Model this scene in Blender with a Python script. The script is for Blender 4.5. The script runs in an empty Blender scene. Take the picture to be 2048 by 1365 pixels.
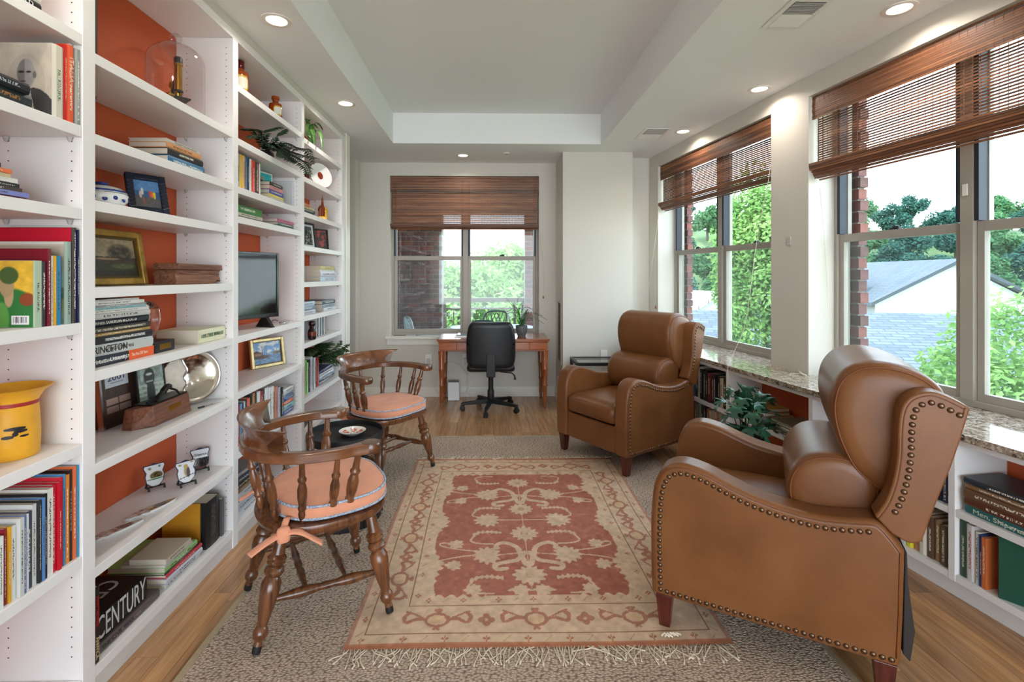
import bpy, bmesh, math, random
import numpy as np
from mathutils import Vector, Matrix, Euler
random.seed(7)
R = math.radians
sc = bpy.context.scene
COL = sc.collection

# ---------------------------------------------------------------- camera, sky, sun, exposure
H = 1.40
cam_d = bpy.data.cameras.new('camera'); cam = bpy.data.objects.new('camera', cam_d); COL.objects.link(cam)
cam_d.sensor_width = 36.0; cam_d.lens = 36.0 * 967.0 / 2048.0
cam_d.shift_x = (1024 - 998) / 2048.0; cam_d.shift_y = -(682.5 - 552) / 2048.0
cam_d.clip_start = 0.05; cam_d.clip_end = 500
cam.location = (0, 0, H); cam.rotation_euler = (R(90), 0, R(-1.2))
sc.camera = cam

world = bpy.data.worlds.new('sky'); sc.world = world; world.use_nodes = True
wn = world.node_tree.nodes; wl = world.node_tree.links; wn.clear()
w_out = wn.new('ShaderNodeOutputWorld'); w_bg = wn.new('ShaderNodeBackground')
w_tc = wn.new('ShaderNodeTexCoord'); w_sep = wn.new('ShaderNodeSeparateXYZ'); w_ramp = wn.new('ShaderNodeValToRGB')
w_ramp.color_ramp.elements[0].position = 0.0; w_ramp.color_ramp.elements[0].color = (0.86, 0.94, 1.0, 1)
w_ramp.color_ramp.elements[1].position = 0.9; w_ramp.color_ramp.elements[1].color = (0.56, 0.74, 1.0, 1)
wl.new(w_tc.outputs['Generated'], w_sep.inputs[0]); wl.new(w_sep.outputs['Z'], w_ramp.inputs[0])
wl.new(w_ramp.outputs[0], w_bg.inputs['Color']); w_bg.inputs['Strength'].default_value = 5.8
wl.new(w_bg.outputs[0], w_out.inputs['Surface'])

sun_d = bpy.data.lights.new('sun', 'SUN'); sun = bpy.data.objects.new('sun', sun_d); COL.objects.link(sun)
sun_d.energy = 3.0; sun_d.angle = R(1.5); sun_d.color = (1.0, 0.95, 0.86)
sun.rotation_euler = Vector((0.55, 0.30, -0.80)).to_track_quat('-Z', 'Y').to_euler()

sc.view_settings.view_transform = 'Standard'; sc.view_settings.look = 'None'
sc.view_settings.exposure = 0.5; sc.view_settings.gamma = 1.0; sc.view_settings.use_curve_mapping = False
DOWNLIGHT_W = 2.2

# ---------------------------------------------------------------- pixel rays of the 2048x1365 photograph (directions only)
F, CX, CY, YAW = 967.0, 998.0, 552.0, R(1.2)
def ray(u, v):
    r = (u - CX) / F; up = -(v - CY) / F; c, s = math.cos(YAW), math.sin(YAW)
    return (r * c + s, c - r * s, up)
def onz(u, v, z):
    d = ray(u, v); t = (z - H) / d[2]; return Vector((d[0] * t, d[1] * t, z))
def onx(u, v, x):
    d = ray(u, v); t = x / d[0]; return Vector((x, d[1] * t, H + d[2] * t))
def ony(u, v, y):
    d = ray(u, v); t = y / d[1]; return Vector((d[0] * t, y, H + d[2] * t))
# the right-hand wall stands 7.9 degrees off the others: its own frame (s along it to the back, n outward)
RU = Vector((-0.13768, 0.99048, 0)); RN = Vector((0.99048, 0.13768, 0)); RP = Vector((2.094, 3.1252, 0))
RANG = math.atan2(-RU.y, -RU.x)          # local x runs to the right as seen from the room
def rl(s, n, z=0.0):
    return RP + RU * s + RN * n + Vector((0, 0, z))
def onr(u, v, n):
    d = ray(u, v); q = RP + RN * n; t = (q.x * RN.x + q.y * RN.y) / (d[0] * RN.x + d[1] * RN.y)
    p = Vector((d[0] * t, d[1] * t, 0)); return (p - Vector((q.x, q.y, 0))).dot(RU), H + d[2] * t

# ---------------------------------------------------------------- helpers
def lin(c):
    o = []
    for k in c[:3]:
        k = k / 255.0
        o.append(k / 12.92 if k <= 0.04045 else ((k + 0.055) / 1.055) ** 2.4)
    return (o[0], o[1], o[2], 1.0)

class MB:
    """collects vertices and faces, builds ONE mesh object"""
    def __init__(s): s.v = []; s.f = []; s.mi = []
    def add(s, vs, fs, mi=0):
        b = len(s.v); s.v += [tuple(p) for p in vs]
        for q in fs: s.f.append([b + i for i in q]); s.mi.append(mi)
        return s
    def box(s, x0, x1, y0, y1, z0, z1, mi=0, M=None):
        vs = [Vector(p) for p in ((x0,y0,z0),(x1,y0,z0),(x1,y1,z0),(x0,y1,z0),(x0,y0,z1),(x1,y0,z1),(x1,y1,z1),(x0,y1,z1))]
        if M is not None: vs = [M @ p for p in vs]
        return s.add(vs, [(0,3,2,1),(4,5,6,7),(0,1,5,4),(1,2,6,5),(2,3,7,6),(3,0,4,7)], mi)
    def lathe(s, prof, seg=16, M=None, mi=0, cap=True, sx=1.0, sy=1.0):
        vs = []; fs = []
        for r, z in prof:
            for k in range(seg):
                a = 2 * math.pi * k / seg; p = Vector((r * math.cos(a) * sx, r * math.sin(a) * sy, z))
                vs.append(M @ p if M is not None else p)
        n = len(prof)
        for i in range(n - 1):
            for k in range(seg):
                k2 = (k + 1) % seg; fs.append((i*seg+k, i*seg+k2, (i+1)*seg+k2, (i+1)*seg+k))
        if cap: fs.append(tuple(range(seg - 1, -1, -1))); fs.append(tuple((n-1)*seg + k for k in range(seg)))
        return s.add(vs, fs, mi)
    def tube(s, path, rad, seg=8, mi=0, flat=1.0, up=None, cap=True):
        P = [Vector(p) for p in path]; n = len(P)
        if not hasattr(rad, '__len__'): rad = [rad] * n
        vs = []; fs = []; last = Vector(up) if up is not None else None
        for i in range(n):
            t = (P[min(i+1, n-1)] - P[max(i-1, 0)]).normalized()
            if last is None: last = Vector((0,0,1)) if abs(t.z) < 0.9 else Vector((1,0,0))
            a = t.cross(last)
            if a.length < 1e-5: a = t.orthogonal()
            a.normalize(); b = a.cross(t).normalized(); last = b
            for k in range(seg):
                q = 2 * math.pi * k / seg
                vs.append(P[i] + a * math.cos(q) * rad[i] + b * math.sin(q) * rad[i] * flat)
        for i in range(n - 1):
            for k in range(seg):
                k2 = (k + 1) % seg; fs.append((i*seg+k, i*seg+k2, (i+1)*seg+k2, (i+1)*seg+k))
        if cap: fs.append(tuple(range(seg - 1, -1, -1))); fs.append(tuple((n-1)*seg + k for k in range(seg)))
        return s.add(vs, fs, mi)
    def prism(s, poly, d0, d1, fn, mi=0):
        """poly of 2-D points, extruded d0..d1; fn(a, b, d) -> 3-D point"""
        n = len(poly)
        vs = [fn(a, b, d0) for a, b in poly] + [fn(a, b, d1) for a, b in poly]
        fs = [tuple(range(n - 1, -1, -1)), tuple(range(n, 2 * n))]
        fs += [(i, (i + 1) % n, n + (i + 1) % n, n + i) for i in range(n)]
        return s.add(vs, fs, mi)
    def grid(s, rows, mi=0, closed=False):
        n, m = len(rows), len(rows[0]); vs = [p for r in rows for p in r]; fs = []
        for i in range(n - 1):
            for j in range(m if closed else m - 1):
                j2 = (j + 1) % m; fs.append((i*m+j, i*m+j2, (i+1)*m+j2, (i+1)*m+j))
        return s.add(vs, fs, mi)
    def mesh(s, name):
        me = bpy.data.meshes.new(name); me.from_pydata(s.v, [], s.f); me.validate()
        if any(s.mi) and len(me.polygons) == len(s.mi): me.polygons.foreach_set('material_index', s.mi)
        return me
    def build(s, name, mat, parent=None, bevel=0.0, smooth=None, sub=0, seg=2, fix=True):
        me = s.mesh(name)
        if fix:
            bm = bmesh.new(); bm.from_mesh(me); bmesh.ops.recalc_face_normals(bm, faces=bm.faces); bm.to_mesh(me); bm.free()
        o = bpy.data.objects.new(name, me); COL.objects.link(o)
        for m in (mat if isinstance(mat, (list, tuple)) else [mat]): me.materials.append(m)
        if parent is not None: o.parent = parent
        if bevel:
            b = o.modifiers.new('bevel', 'BEVEL'); b.width = bevel; b.segments = seg; b.limit_method = 'ANGLE'; b.angle_limit = R(35)
        if sub:
            q = o.modifiers.new('sub', 'SUBSURF'); q.levels = sub; q.render_levels = sub
        if smooth is not None:
            me.polygons.foreach_set('use_smooth', [True] * len(me.polygons))
            if smooth < 180: me.set_sharp_from_angle(angle=R(smooth))
        return o

def obj(name, me, mat=None, parent=None, M=None):
    o = bpy.data.objects.new(name, me); COL.objects.link(o)
    if mat is not None and not me.materials: me.materials.append(mat)
    if parent is not None: o.parent = parent
    if M is not None: o.matrix_local = M
    return o
def tag(o, label=None, cat=None, group=None, kind=None):
    if label: o['label'] = label
    if cat: o['category'] = cat
    if group: o['group'] = group
    if kind: o['kind'] = kind
    return o
def thing(name, label, cat, loc=(0, 0, 0), rz=0.0, group=None, M=None):
    o = bpy.data.objects.new(name, None); COL.objects.link(o); o.empty_display_size = 0.05
    if M is not None: o.matrix_world = M
    else: o.location = loc; o.rotation_euler = (0, 0, rz)
    return tag(o, label, cat, group)
def struct(name, loc=(0, 0, 0), rz=0.0):
    o = bpy.data.objects.new(name, None); COL.objects.link(o); o.location = loc; o.rotation_euler = (0, 0, rz)
    return tag(o, kind='structure')
def copy_tree(o, parent=None):
    c = o.copy(); COL.objects.link(c); c.parent = parent
    for ch in list(o.children): copy_tree(ch, c)
    return c
def axes(x, y, z, loc=(0, 0, 0)):
    M = Matrix((Vector(x), Vector(y), Vector(z))).transposed().to_4x4(); M.translation = Vector(loc); return M
def TR(loc, rz=0.0, rx=0.0, ry=0.0):
    return Matrix.Translation(Vector(loc)) @ Matrix.Rotation(rz, 4, 'Z') @ Matrix.Rotation(ry, 4, 'Y') @ Matrix.Rotation(rx, 4, 'X')
def bez(p, n=16):
    """smooth curve through the points (Catmull-Rom), n samples per span"""
    P = [Vector(q) for q in p]; out = []
    for i in range(len(P) - 1):
        a = P[max(i-1, 0)]; b = P[i]; c = P[i+1]; d = P[min(i+2, len(P)-1)]
        for k in range(n):
            t = k / n
            out.append(0.5 * ((2*b) + (c-a)*t + (2*a-5*b+4*c-d)*t*t + (3*b-a-3*c+d)*t**3))
    out.append(P[-1]); return out

# ---------------------------------------------------------------- materials (all node based)
MATS = {}
def M_(name, rgb, rough=0.5, metal=0.0, spec=0.5, var=0.06, vs=6.0, bump=0.0, bs=60.0, coat=0.0, stretch=None, rgb2=None, trans=0.0, ior=1.45, sheen=0.0, emit=None, alpha=1.0):
    if name in MATS: return MATS[name]
    m = bpy.data.materials.new(name); m.use_nodes = True; nt = m.node_tree; N = nt.nodes; L = nt.links
    b = N['Principled BSDF']
    b.inputs['Roughness'].default_value = rough; b.inputs['Metallic'].default_value = metal
    b.inputs['Specular IOR Level'].default_value = spec; b.inputs['IOR'].default_value = ior
    b.inputs['Coat Weight'].default_value = coat; b.inputs['Coat Roughness'].default_value = 0.12
    b.inputs['Transmission Weight'].default_value = trans; b.inputs['Sheen Weight'].default_value = sheen
    tc = N.new('ShaderNodeTexCoord'); mp = N.new('ShaderNodeMapping'); L.new(tc.outputs['Object'], mp.inputs[0])
    if stretch: mp.inputs['Scale'].default_value = stretch
    c1 = lin(rgb); c2 = lin(rgb2) if rgb2 else tuple(min(1, x * (1 + var)) for x in c1[:3]) + (1,)
    c0 = c1 if rgb2 else tuple(x * (1 - var) for x in c1[:3]) + (1,)
    nz = N.new('ShaderNodeTexNoise'); nz.inputs['Scale'].default_value = vs; nz.inputs['Detail'].default_value = 4
    L.new(mp.outputs[0], nz.inputs['Vector'])
    rp = N.new('ShaderNodeValToRGB'); rp.color_ramp.elements[0].position = 0.3; rp.color_ramp.elements[1].position = 0.7
    rp.color_ramp.elements[0].color = c0; rp.color_ramp.elements[1].color = c2
    L.new(nz.outputs['Fac'], rp.inputs[0]); L.new(rp.outputs[0], b.inputs['Base Color'])
    if bump:
        n2 = N.new('ShaderNodeTexNoise'); n2.inputs['Scale'].default_value = bs; n2.inputs['Detail'].default_value = 3
        L.new(mp.outputs[0], n2.inputs['Vector']); bp = N.new('ShaderNodeBump'); bp.inputs['Strength'].default_value = bump; bp.inputs['Distance'].default_value = 0.01
        L.new(n2.outputs['Fac'], bp.inputs['Height']); L.new(bp.outputs[0], b.inputs['Normal'])
    if emit:
        b.inputs['Emission Color'].default_value = lin(emit[0]); b.inputs['Emission Strength'].default_value = emit[1]
    MATS[name] = m; return m

def wood(name, dark, light, rough=0.35, axis='Z', scale=1.0, coat=0.0, bump=0.05, ring=9.0):
    """long-grained wood along one object axis"""
    if name in MATS: return MATS[name]
    m = bpy.data.materials.new(name); m.use_nodes = True; nt = m.node_tree; N = nt.nodes; L = nt.links
    b = N['Principled BSDF']; b.inputs['Roughness'].default_value = rough; b.inputs['Coat Weight'].default_value = coat; b.inputs['Coat Roughness'].default_value = 0.15
    tc = N.new('ShaderNodeTexCoord'); mp = N.new('ShaderNodeMapping'); oi = N.new('ShaderNodeObjectInfo')
    L.new(tc.outputs['Object'], mp.inputs[0])
    k = {'X': (0.6, 9, 9), 'Y': (9, 0.6, 9), 'Z': (9, 9, 0.6)}[axis]; mp.inputs['Scale'].default_value = [q * scale for q in k]
    sh = N.new('ShaderNodeVectorMath'); sh.operation = 'SCALE'; sh.inputs[0].default_value = (13, 7, 17); L.new(oi.outputs['Random'], sh.inputs['Scale'])
    L.new(sh.outputs[0], mp.inputs['Location'])
    nz = N.new('ShaderNodeTexNoise'); nz.inputs['Scale'].default_value = ring; nz.inputs['Detail'].default_value = 6; nz.inputs['Distortion'].default_value = 0.6
    L.new(mp.outputs[0], nz.inputs['Vector'])
    rp = N.new('ShaderNodeValToRGB'); rp.color_ramp.elements[0].position = 0.32; rp.color_ramp.elements[1].position = 0.68
    rp.color_ramp.elements[0].color = lin(dark); rp.color_ramp.elements[1].color = lin(light); L.new(nz.outputs['Fac'], rp.inputs[0])
    hv = N.new('ShaderNodeHueSaturation'); mr = N.new('ShaderNodeMapRange'); mr.inputs['To Min'].default_value = 0.8; mr.inputs['To Max'].default_value = 1.18
    L.new(oi.outputs['Random'], mr.inputs['Value']); L.new(mr.outputs[0], hv.inputs['Value']); L.new(rp.outputs[0], hv.inputs['Color']); L.new(hv.outputs[0], b.inputs['Base Color'])
    if bump:
        bp = N.new('ShaderNodeBump'); bp.inputs['Strength'].default_value = bump; bp.inputs['Distance'].default_value = 0.004
        L.new(nz.outputs['Fac'], bp.inputs['Height']); L.new(bp.outputs[0], b.inputs['Normal'])
    MATS[name] = m; return m

def attr_mat(name, rough=0.6, bump=0.0, bs=300.0, coat=0.0, spec=0.4):
    """base colour read from the mesh's own printed / woven colours"""
    if name in MATS: return MATS[name]
    m = bpy.data.materials.new(name); m.use_nodes = True; N = m.node_tree.nodes; L = m.node_tree.links; b = N['Principled BSDF']
    b.inputs['Roughness'].default_value = rough; b.inputs['Coat Weight'].default_value = coat; b.inputs['Specular IOR Level'].default_value = spec
    a = N.new('ShaderNodeVertexColor'); a.layer_name = 'print'; L.new(a.outputs[0], b.inputs['Base Color'])
    if bump:
        tc = N.new('ShaderNodeTexCoord'); n2 = N.new('ShaderNodeTexNoise'); n2.inputs['Scale'].default_value = bs
        L.new(tc.outputs['Object'], n2.inputs['Vector']); bp = N.new('ShaderNodeBump'); bp.inputs['Strength'].default_value = bump; bp.inputs['Distance'].default_value = 0.005
        L.new(n2.outputs['Fac'], bp.inputs['Height']); L.new(bp.outputs[0], b.inputs['Normal'])
    MATS[name] = m; return m

def book_mat(rgb, ink, seed):
    """cloth or paper cover; a run of worn title marks down the spine"""
    key = 'cover_%d_%d_%d_%s_%d' % (rgb[0], rgb[1], rgb[2], ink[0], seed)
    if key in MATS: return MATS[key]
    m = bpy.data.materials.new(key); m.use_nodes = True; N = m.node_tree.nodes; L = m.node_tree.links; b = N['Principled BSDF']
    b.inputs['Roughness'].default_value = 0.38
    tc = N.new('ShaderNodeTexCoord'); sp = N.new('ShaderNodeSeparateXYZ'); L.new(tc.outputs['Generated'], sp.inputs[0])
    def math_(op, a, v=None, c=None):
        n = N.new('ShaderNodeMath'); n.operation = op
        if hasattr(a, 'links'): L.new(a, n.inputs[0])
        else: n.inputs[0].default_value = a
        if v is not None:
            if hasattr(v, 'links'): L.new(v, n.inputs[1])
            else: n.inputs[1].default_value = v
        if c is not None: n.inputs[2].default_value = c
        return n.outputs[0]
    nz = N.new('ShaderNodeTexNoise'); nz.inputs['Scale'].default_value = 1.0; nz.inputs['Detail'].default_value = 1
    mp = N.new('ShaderNodeMapping'); mp.inputs['Scale'].default_value = (0.01, 3.5, 70.0); mp.inputs['Location'].default_value = (seed, seed * 1.7, seed * 3.1)
    L.new(tc.outputs['Generated'], mp.inputs[0]); L.new(mp.outputs[0], nz.inputs['Vector'])
    k = math_('GREATER_THAN', nz.outputs['Fac'], 0.5)
    k = math_('MULTIPLY', k, math_('COMPARE', sp.outputs['Y'], 0.5, 0.15))
    lo = 0.22 + 0.06 * (seed % 4)
    k = math_('MULTIPLY', k, math_('COMPARE', sp.outputs['Z'], 0.55 - 0.05 * (seed % 3), lo))
    k = math_('MULTIPLY', k, math_('GREATER_THAN', sp.outputs['X'], 0.985))
    mx = N.new('ShaderNodeMix'); mx.data_type = 'RGBA'; L.new(k, mx.inputs['Factor']); mx.inputs['A'].default_value = lin(rgb); mx.inputs['B'].default_value = lin(ink)
    L.new(mx.outputs['Result'], b.inputs['Base Color'])
    MATS[key] = m; return m

def fbm(x, y, seed=0, octv=4):
    """value noise on arrays"""
    out = np.zeros_like(x); amp = 0.5; fr = 1.0
    for o in range(octv):
        xi = np.floor(x * fr).astype(np.int64); yi = np.floor(y * fr).astype(np.int64); xf = x * fr - xi; yf = y * fr - yi
        def h(a, b):
            n = (a * 374761393 + b * 668265263 + (seed + o) * 1442695041) & 0x7fffffff
            n = ((n ^ (n >> 13)) * 1274126177) & 0x7fffffff
            return (n ^ (n >> 16)).astype(np.float64) % 65536 / 65536.0
        u = xf * xf * (3 - 2 * xf); w = yf * yf * (3 - 2 * yf)
        out += amp * ((h(xi, yi) * (1-u) + h(xi+1, yi) * u) * (1-w) + (h(xi, yi+1) * (1-u) + h(xi+1, yi+1) * u) * w)
        amp *= 0.5; fr *= 2.0
    return out
def art(name, w, h, fn, mat, parent=None, nx=60, ny=None, M=None):
    """flat printed panel in local x (width, centred) and z (height, from 0), facing -y; fn(u, v) -> rgb 0..255 arrays, v up"""
    ny = ny or max(4, int(nx * h / w))
    xs = np.linspace(-w/2, w/2, nx + 1); zs = np.linspace(0, h, ny + 1)
    X, Z = np.meshgrid(xs, zs); v = np.stack([X.ravel(), np.zeros(X.size), Z.ravel()], 1)
    i = np.arange(ny)[:, None] * (nx + 1) + np.arange(nx)[None, :]
    f = np.stack([i, i + 1, i + nx + 2, i + nx + 1], 2).reshape(-1, 4)
    me = bpy.data.meshes.new(name); me.from_pydata(v.tolist(), [], f.tolist())
    paint(me, fn, X.ravel() / w + 0.5, Z.ravel() / h)
    return obj(name, me, mat, parent, M)
def paint(me, fn, u, v):
    c = np.clip(np.asarray(fn(u, v), dtype=np.float64) / 255.0, 0, 1)
    c = np.where(c <= 0.04045, c / 12.92, ((c + 0.055) / 1.055) ** 2.4)
    at = me.color_attributes.new('print', 'FLOAT_COLOR', 'POINT')
    at.data.foreach_set('color', np.concatenate([c, np.ones((len(u), 1))], 1).astype(np.float32).ravel())
def mixc(base, mask, c):
    m = np.clip(mask, 0, 1)[:, None]; return base * (1 - m) + np.array(c, dtype=np.float64)[None, :] * m
def flatc(u, c): return np.tile(np.array(c, dtype=np.float64), (len(u), 1))
def blob(u, v, cx, cy, rx, ry, soft=0.08):
    return np.clip((1 - np.sqrt(((u - cx) / rx) ** 2 + ((v - cy) / ry) ** 2)) / soft + 0.5, 0, 1)

def text(name, s, size, mat, parent, M, width=None, depth=0.0004, align='CENTER'):
    cu = bpy.data.curves.new(name, 'FONT'); cu.body = s; cu.size = size; cu.align_x = align; cu.align_y = 'CENTER'; cu.extrude = depth; cu.resolution_u = 3
    t = bpy.data.objects.new(name, cu); COL.objects.link(t)
    bpy.context.view_layer.update(); dg = bpy.context.evaluated_depsgraph_get()
    me = bpy.data.meshes.new_from_object(t.evaluated_get(dg)); bpy.data.objects.remove(t); bpy.data.curves.remove(cu)
    if width:
        xs = [v.co.x for v in me.vertices]; w = max(xs) - min(xs)
        if w > 1e-6:
            for v in me.vertices: v.co.x *= width / w
    me.materials.clear(); me.materials.append(mat)
    return obj(name, me, None, parent, M)
ORD = ['first', 'second', 'third', 'fourth', 'fifth', 'sixth', 'seventh', 'eighth', 'ninth', 'tenth', 'eleventh', 'twelfth', 'thirteenth', 'fourteenth', 'fifteenth', 'sixteenth', 'seventeenth', 'eighteenth', 'nineteenth', 'twentieth', 'twenty-first', 'twenty-second', 'twenty-third', 'twenty-fourth', 'twenty-fifth']

# shared materials
white_paint = M_('white_shelf_paint', (236, 233, 232), 0.38, var=0.015, vs=2, bump=0.02, bs=90)
wall_paint = M_('cream_wall_paint', (210, 204, 194), 0.75, var=0.015, vs=1.5, bump=0.03, bs=180)
ceil_paint = M_('ceiling_paint', (240, 240, 240), 0.85, var=0.01, vs=1, bump=0.02, bs=200)
trim_paint = M_('trim_paint', (228, 224, 216), 0.4, var=0.01)
rust_paint = M_('rust_orange_paint', (190, 84, 44), 0.7, var=0.04, vs=3, bump=0.03, bs=120)
black_metal = M_('black_metal', (28, 28, 30), 0.45, var=0.15, vs=30)
black_plastic = M_('black_plastic', (22, 22, 24), 0.5, var=0.1, vs=40, bump=0.03, bs=400)
paper = M_('page_edges', (214, 205, 188), 0.9, var=0.06, vs=400, stretch=(1, 8, 1))
chrome = M_('brushed_steel', (190, 190, 192), 0.25, metal=1.0, var=0.04)
brass = M_('old_brass', (176, 130, 52), 0.3, metal=1.0, var=0.15, vs=20)
frame_alu = M_('window_frame_paint', (166, 158, 148), 0.45, var=0.03)
dark_gasket = M_('dark_gasket', (40, 46, 58), 0.5)
art_mat = attr_mat('printed_picture', 0.45, coat=0.15)
art_matte = attr_mat('printed_cover', 0.5)
# ================================================================ STRUCTURE
ZC, ZT = 2.71, 3.01
YB = 5.62
sub_floor = M_('floor_underlay', (60, 42, 28), 0.9)
oak = wood('oak_floorboard', (150, 108, 70), (196, 150, 106), 0.3, 'Y', 1.0, coat=0.25, bump=0.03, ring=5)
b = MB().box(-3.6, 2.75, -4.0, YB + 0.1, -0.12, -0.014)
floor = tag(b.build('floor', sub_floor), kind='structure')
PW = 0.0835
x = -1.88; row = 0
while x < 2.32:
    y = -4.0 if False else 1.35 - random.random() * 0.7
    while y < YB:
        L = random.choice((0.62, 0.85, 1.05, 1.3, 1.5)); y2 = min(y + L, YB)
        if y2 - y > 0.05:
            p = MB().box(x + 0.0006, x + PW - 0.0006, y + 0.0006, y2 - 0.0006, -0.013, 0.0)
            p.build('plank', oak, floor)
        y = y2
    x += PW; row += 1
p = MB().box(-3.6, 2.7, -4.0, 0.6, -0.013, -0.0005); p.build('rear_boards', oak, floor)

b = MB()
b.box(-3.6, -0.944, -4.0, 5.9, ZC, ZT + 0.14); e0 = rl(-7.2, 0.298); e1 = rl(2.235, 0.298); b.prism([(1.112, -4.0), (e0.x, e0.y), (e1.x, e1.y), (e1.x, 5.9), (1.112, 5.9)], ZC, ZT + 0.14, lambda a, c, d: (a, c, d))
b.box(-0.944, 1.112, 4.79, 5.9, ZC, ZT + 0.14); b.box(-0.944, 1.112, -4.0, -1.2, ZC, ZT + 0.14)
b.box(-0.944, 1.112, -1.2, 4.79, ZT, ZT + 0.14)
ceiling = tag(b.build('ceiling', ceil_paint), kind='structure')

b = MB().box(-1.76, -1.602, -4.0, 4.43, 0, ZC).box(-1.76, -1.31, 4.432, 4.55, 0, ZC)
tag(b.build('wall_left', wall_paint), kind='structure')
b = MB().box(-3.6, -1.49, 5.44, 5.75, 0, ZC).box(-3.7, -3.6, 4.43, 5.75, 0, ZC).box(-3.6, -1.76, 4.43, 4.55, 0, ZC)
tag(b.build('wall_hall', wall_paint), kind='structure')
# back wall round its window
WX0, WX1, WZ0, WZ1 = -1.146, 0.584, 0.70, 2.56
b = MB().box(-1.488, WX0, YB, YB + 0.22, 0, ZC).box(WX1, 0.90, YB, YB + 0.22, 0, ZC).box(WX0, WX1, YB, YB + 0.22, 0, WZ0 - 0.03).box(WX0, WX1, YB, YB + 0.22, WZ1, ZC)
tag(b.build('wall_back', wall_paint), kind='structure')
b = MB().box(0.781, 1.523, 5.09, YB - 0.001, 0, ZC).box(1.524, 2.1, 5.352, YB + 0.2, 0, ZC)
tag(b.build('wall_pillar', wall_paint), kind='structure')
# right wall in its own frame: local x to the right (towards the camera), y outward
HEAD = 2.575; SILL = 0.75
def rbox(mb, s0, s1, n0, n1, z0, z1): return mb.box(-s1, -s0, n0, n1, z0, z1)
W1 = (0.344, 2.04); W2 = (-1.62, 0.0)
b = MB()
rbox(b, 2.04, 2.235, 0, 0.30, 0, ZC); rbox(b, 0.0, 0.344, 0, 0.30, 0, ZC); rbox(b, -7.2, -1.62, 0, 0.30, 0, ZC)
rbox(b, 0.344, 2.04, 0, 0.30, HEAD, ZC); rbox(b, -1.62, 0.0, 0, 0.30, HEAD, ZC)
rbox(b, 0.344, 2.04, 0, 0.30, 0, 0.70); rbox(b, -1.62, 0.0, 0, 0.30, 0, 0.70)
wall_right = tag(b.build('wall_right', wall_paint), kind='structure'); wall_right.location = RP; wall_right.rotation_euler = (0, 0, RANG)

# baseboards
tag(MB().box(-1.486, 0.779, YB - 0.016, YB - 0.001, 0.0, 0.10).box(-1.486, 0.779, YB - 0.011, YB - 0.001, 0.10, 0.112).build('baseboard_back', trim_paint), kind='structure')
tag(MB().box(0.764, 0.7795, 5.075, YB - 0.018, 0.0, 0.112).box(0.764, 1.54, 5.073, 5.089, 0.0, 0.112).box(1.525, 1.80, 5.335, 5.351, 0, 0.112).build('baseboard_pillar', trim_paint), kind='structure')
tag(MB().box(-2.9, -1.492, 5.423, 5.439, 0, 0.112).box(-1.4895, -1.475, 5.425, YB - 0.018, 0, 0.112).build('baseboard_hall', trim_paint), kind='structure')
# window stool and apron on the back wall
tag(MB().box(WX0 - 0.05, WX1 + 0.05, YB - 0.045, YB + 0.06, WZ0 - 0.028, WZ0 - 0.001).box(WX0 - 0.03, WX1 + 0.03, YB - 0.016, YB - 0.001, WZ0 - 0.10, WZ0 - 0.03).build('trim_1', trim_paint, bevel=0.003), kind='structure')

# ---------------------------------------------------------------- glass and insect screen
def glass_mat():
    m = bpy.data.materials.new('window_glass'); m.use_nodes = True; N = m.node_tree.nodes; L = m.node_tree.links
    N.remove(N['Principled BSDF']); out = N['Material Output']
    t = N.new('ShaderNodeBsdfTransparent'); t.inputs[0].default_value = (0.93, 0.97, 0.96, 1); g = N.new('ShaderNodeBsdfGlossy'); g.inputs['Roughness'].default_value = 0.02
    lw = N.new('ShaderNodeLayerWeight'); lw.inputs['Blend'].default_value = 0.5
    pw = N.new('ShaderNodeMath'); pw.operation = 'POWER'; pw.inputs[1].default_value = 5.0; L.new(lw.outputs['Facing'], pw.inputs[0])
    ma = N.new('ShaderNodeMath'); ma.operation = 'MULTIPLY_ADD'; ma.inputs[1].default_value = 0.9; ma.inputs[2].default_value = 0.03; L.new(pw.outputs[0], ma.inputs[0])
    mx = N.new('ShaderNodeMixShader'); L.new(ma.outputs[0], mx.inputs[0]); L.new(t.outputs[0], mx.inputs[1]); L.new(g.outputs[0], mx.inputs[2]); L.new(mx.outputs[0], out.inputs['Surface'])
    return m
def screen_mat():
    m = bpy.data.materials.new('insect_screen'); m.use_nodes = True; N = m.node_tree.nodes; L = m.node_tree.links
    N.remove(N['Principled BSDF']); out = N['Material Output']
    t = N.new('ShaderNodeBsdfTransparent'); d = N.new('ShaderNodeBsdfDiffuse'); d.inputs[0].default_value = lin((150, 162, 172)); mx = N.new('ShaderNodeMixShader'); mx.inputs[0].default_value = 0.11
    L.new(t.outputs[0], mx.inputs[1]); L.new(d.outputs[0], mx.inputs[2]); L.new(mx.outputs[0], out.inputs['Surface'])
    return m
pane_glass = glass_mat(); screen_net = screen_mat()
def ring(mb, x0, x1, z0, z1, y0, y1, wl, wr, wb, wt):
    mb.box(x0, x0 + wl, y0, y1, z0, z1); mb.box(x1 - wr, x1, y0, y1, z0, z1)
    mb.box(x0 + wl, x1 - wr, y0, y1, z0, z0 + wb); mb.box(x0 + wl, x1 - wr, y0, y1, z1 - wt, z1)
    return mb
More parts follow.
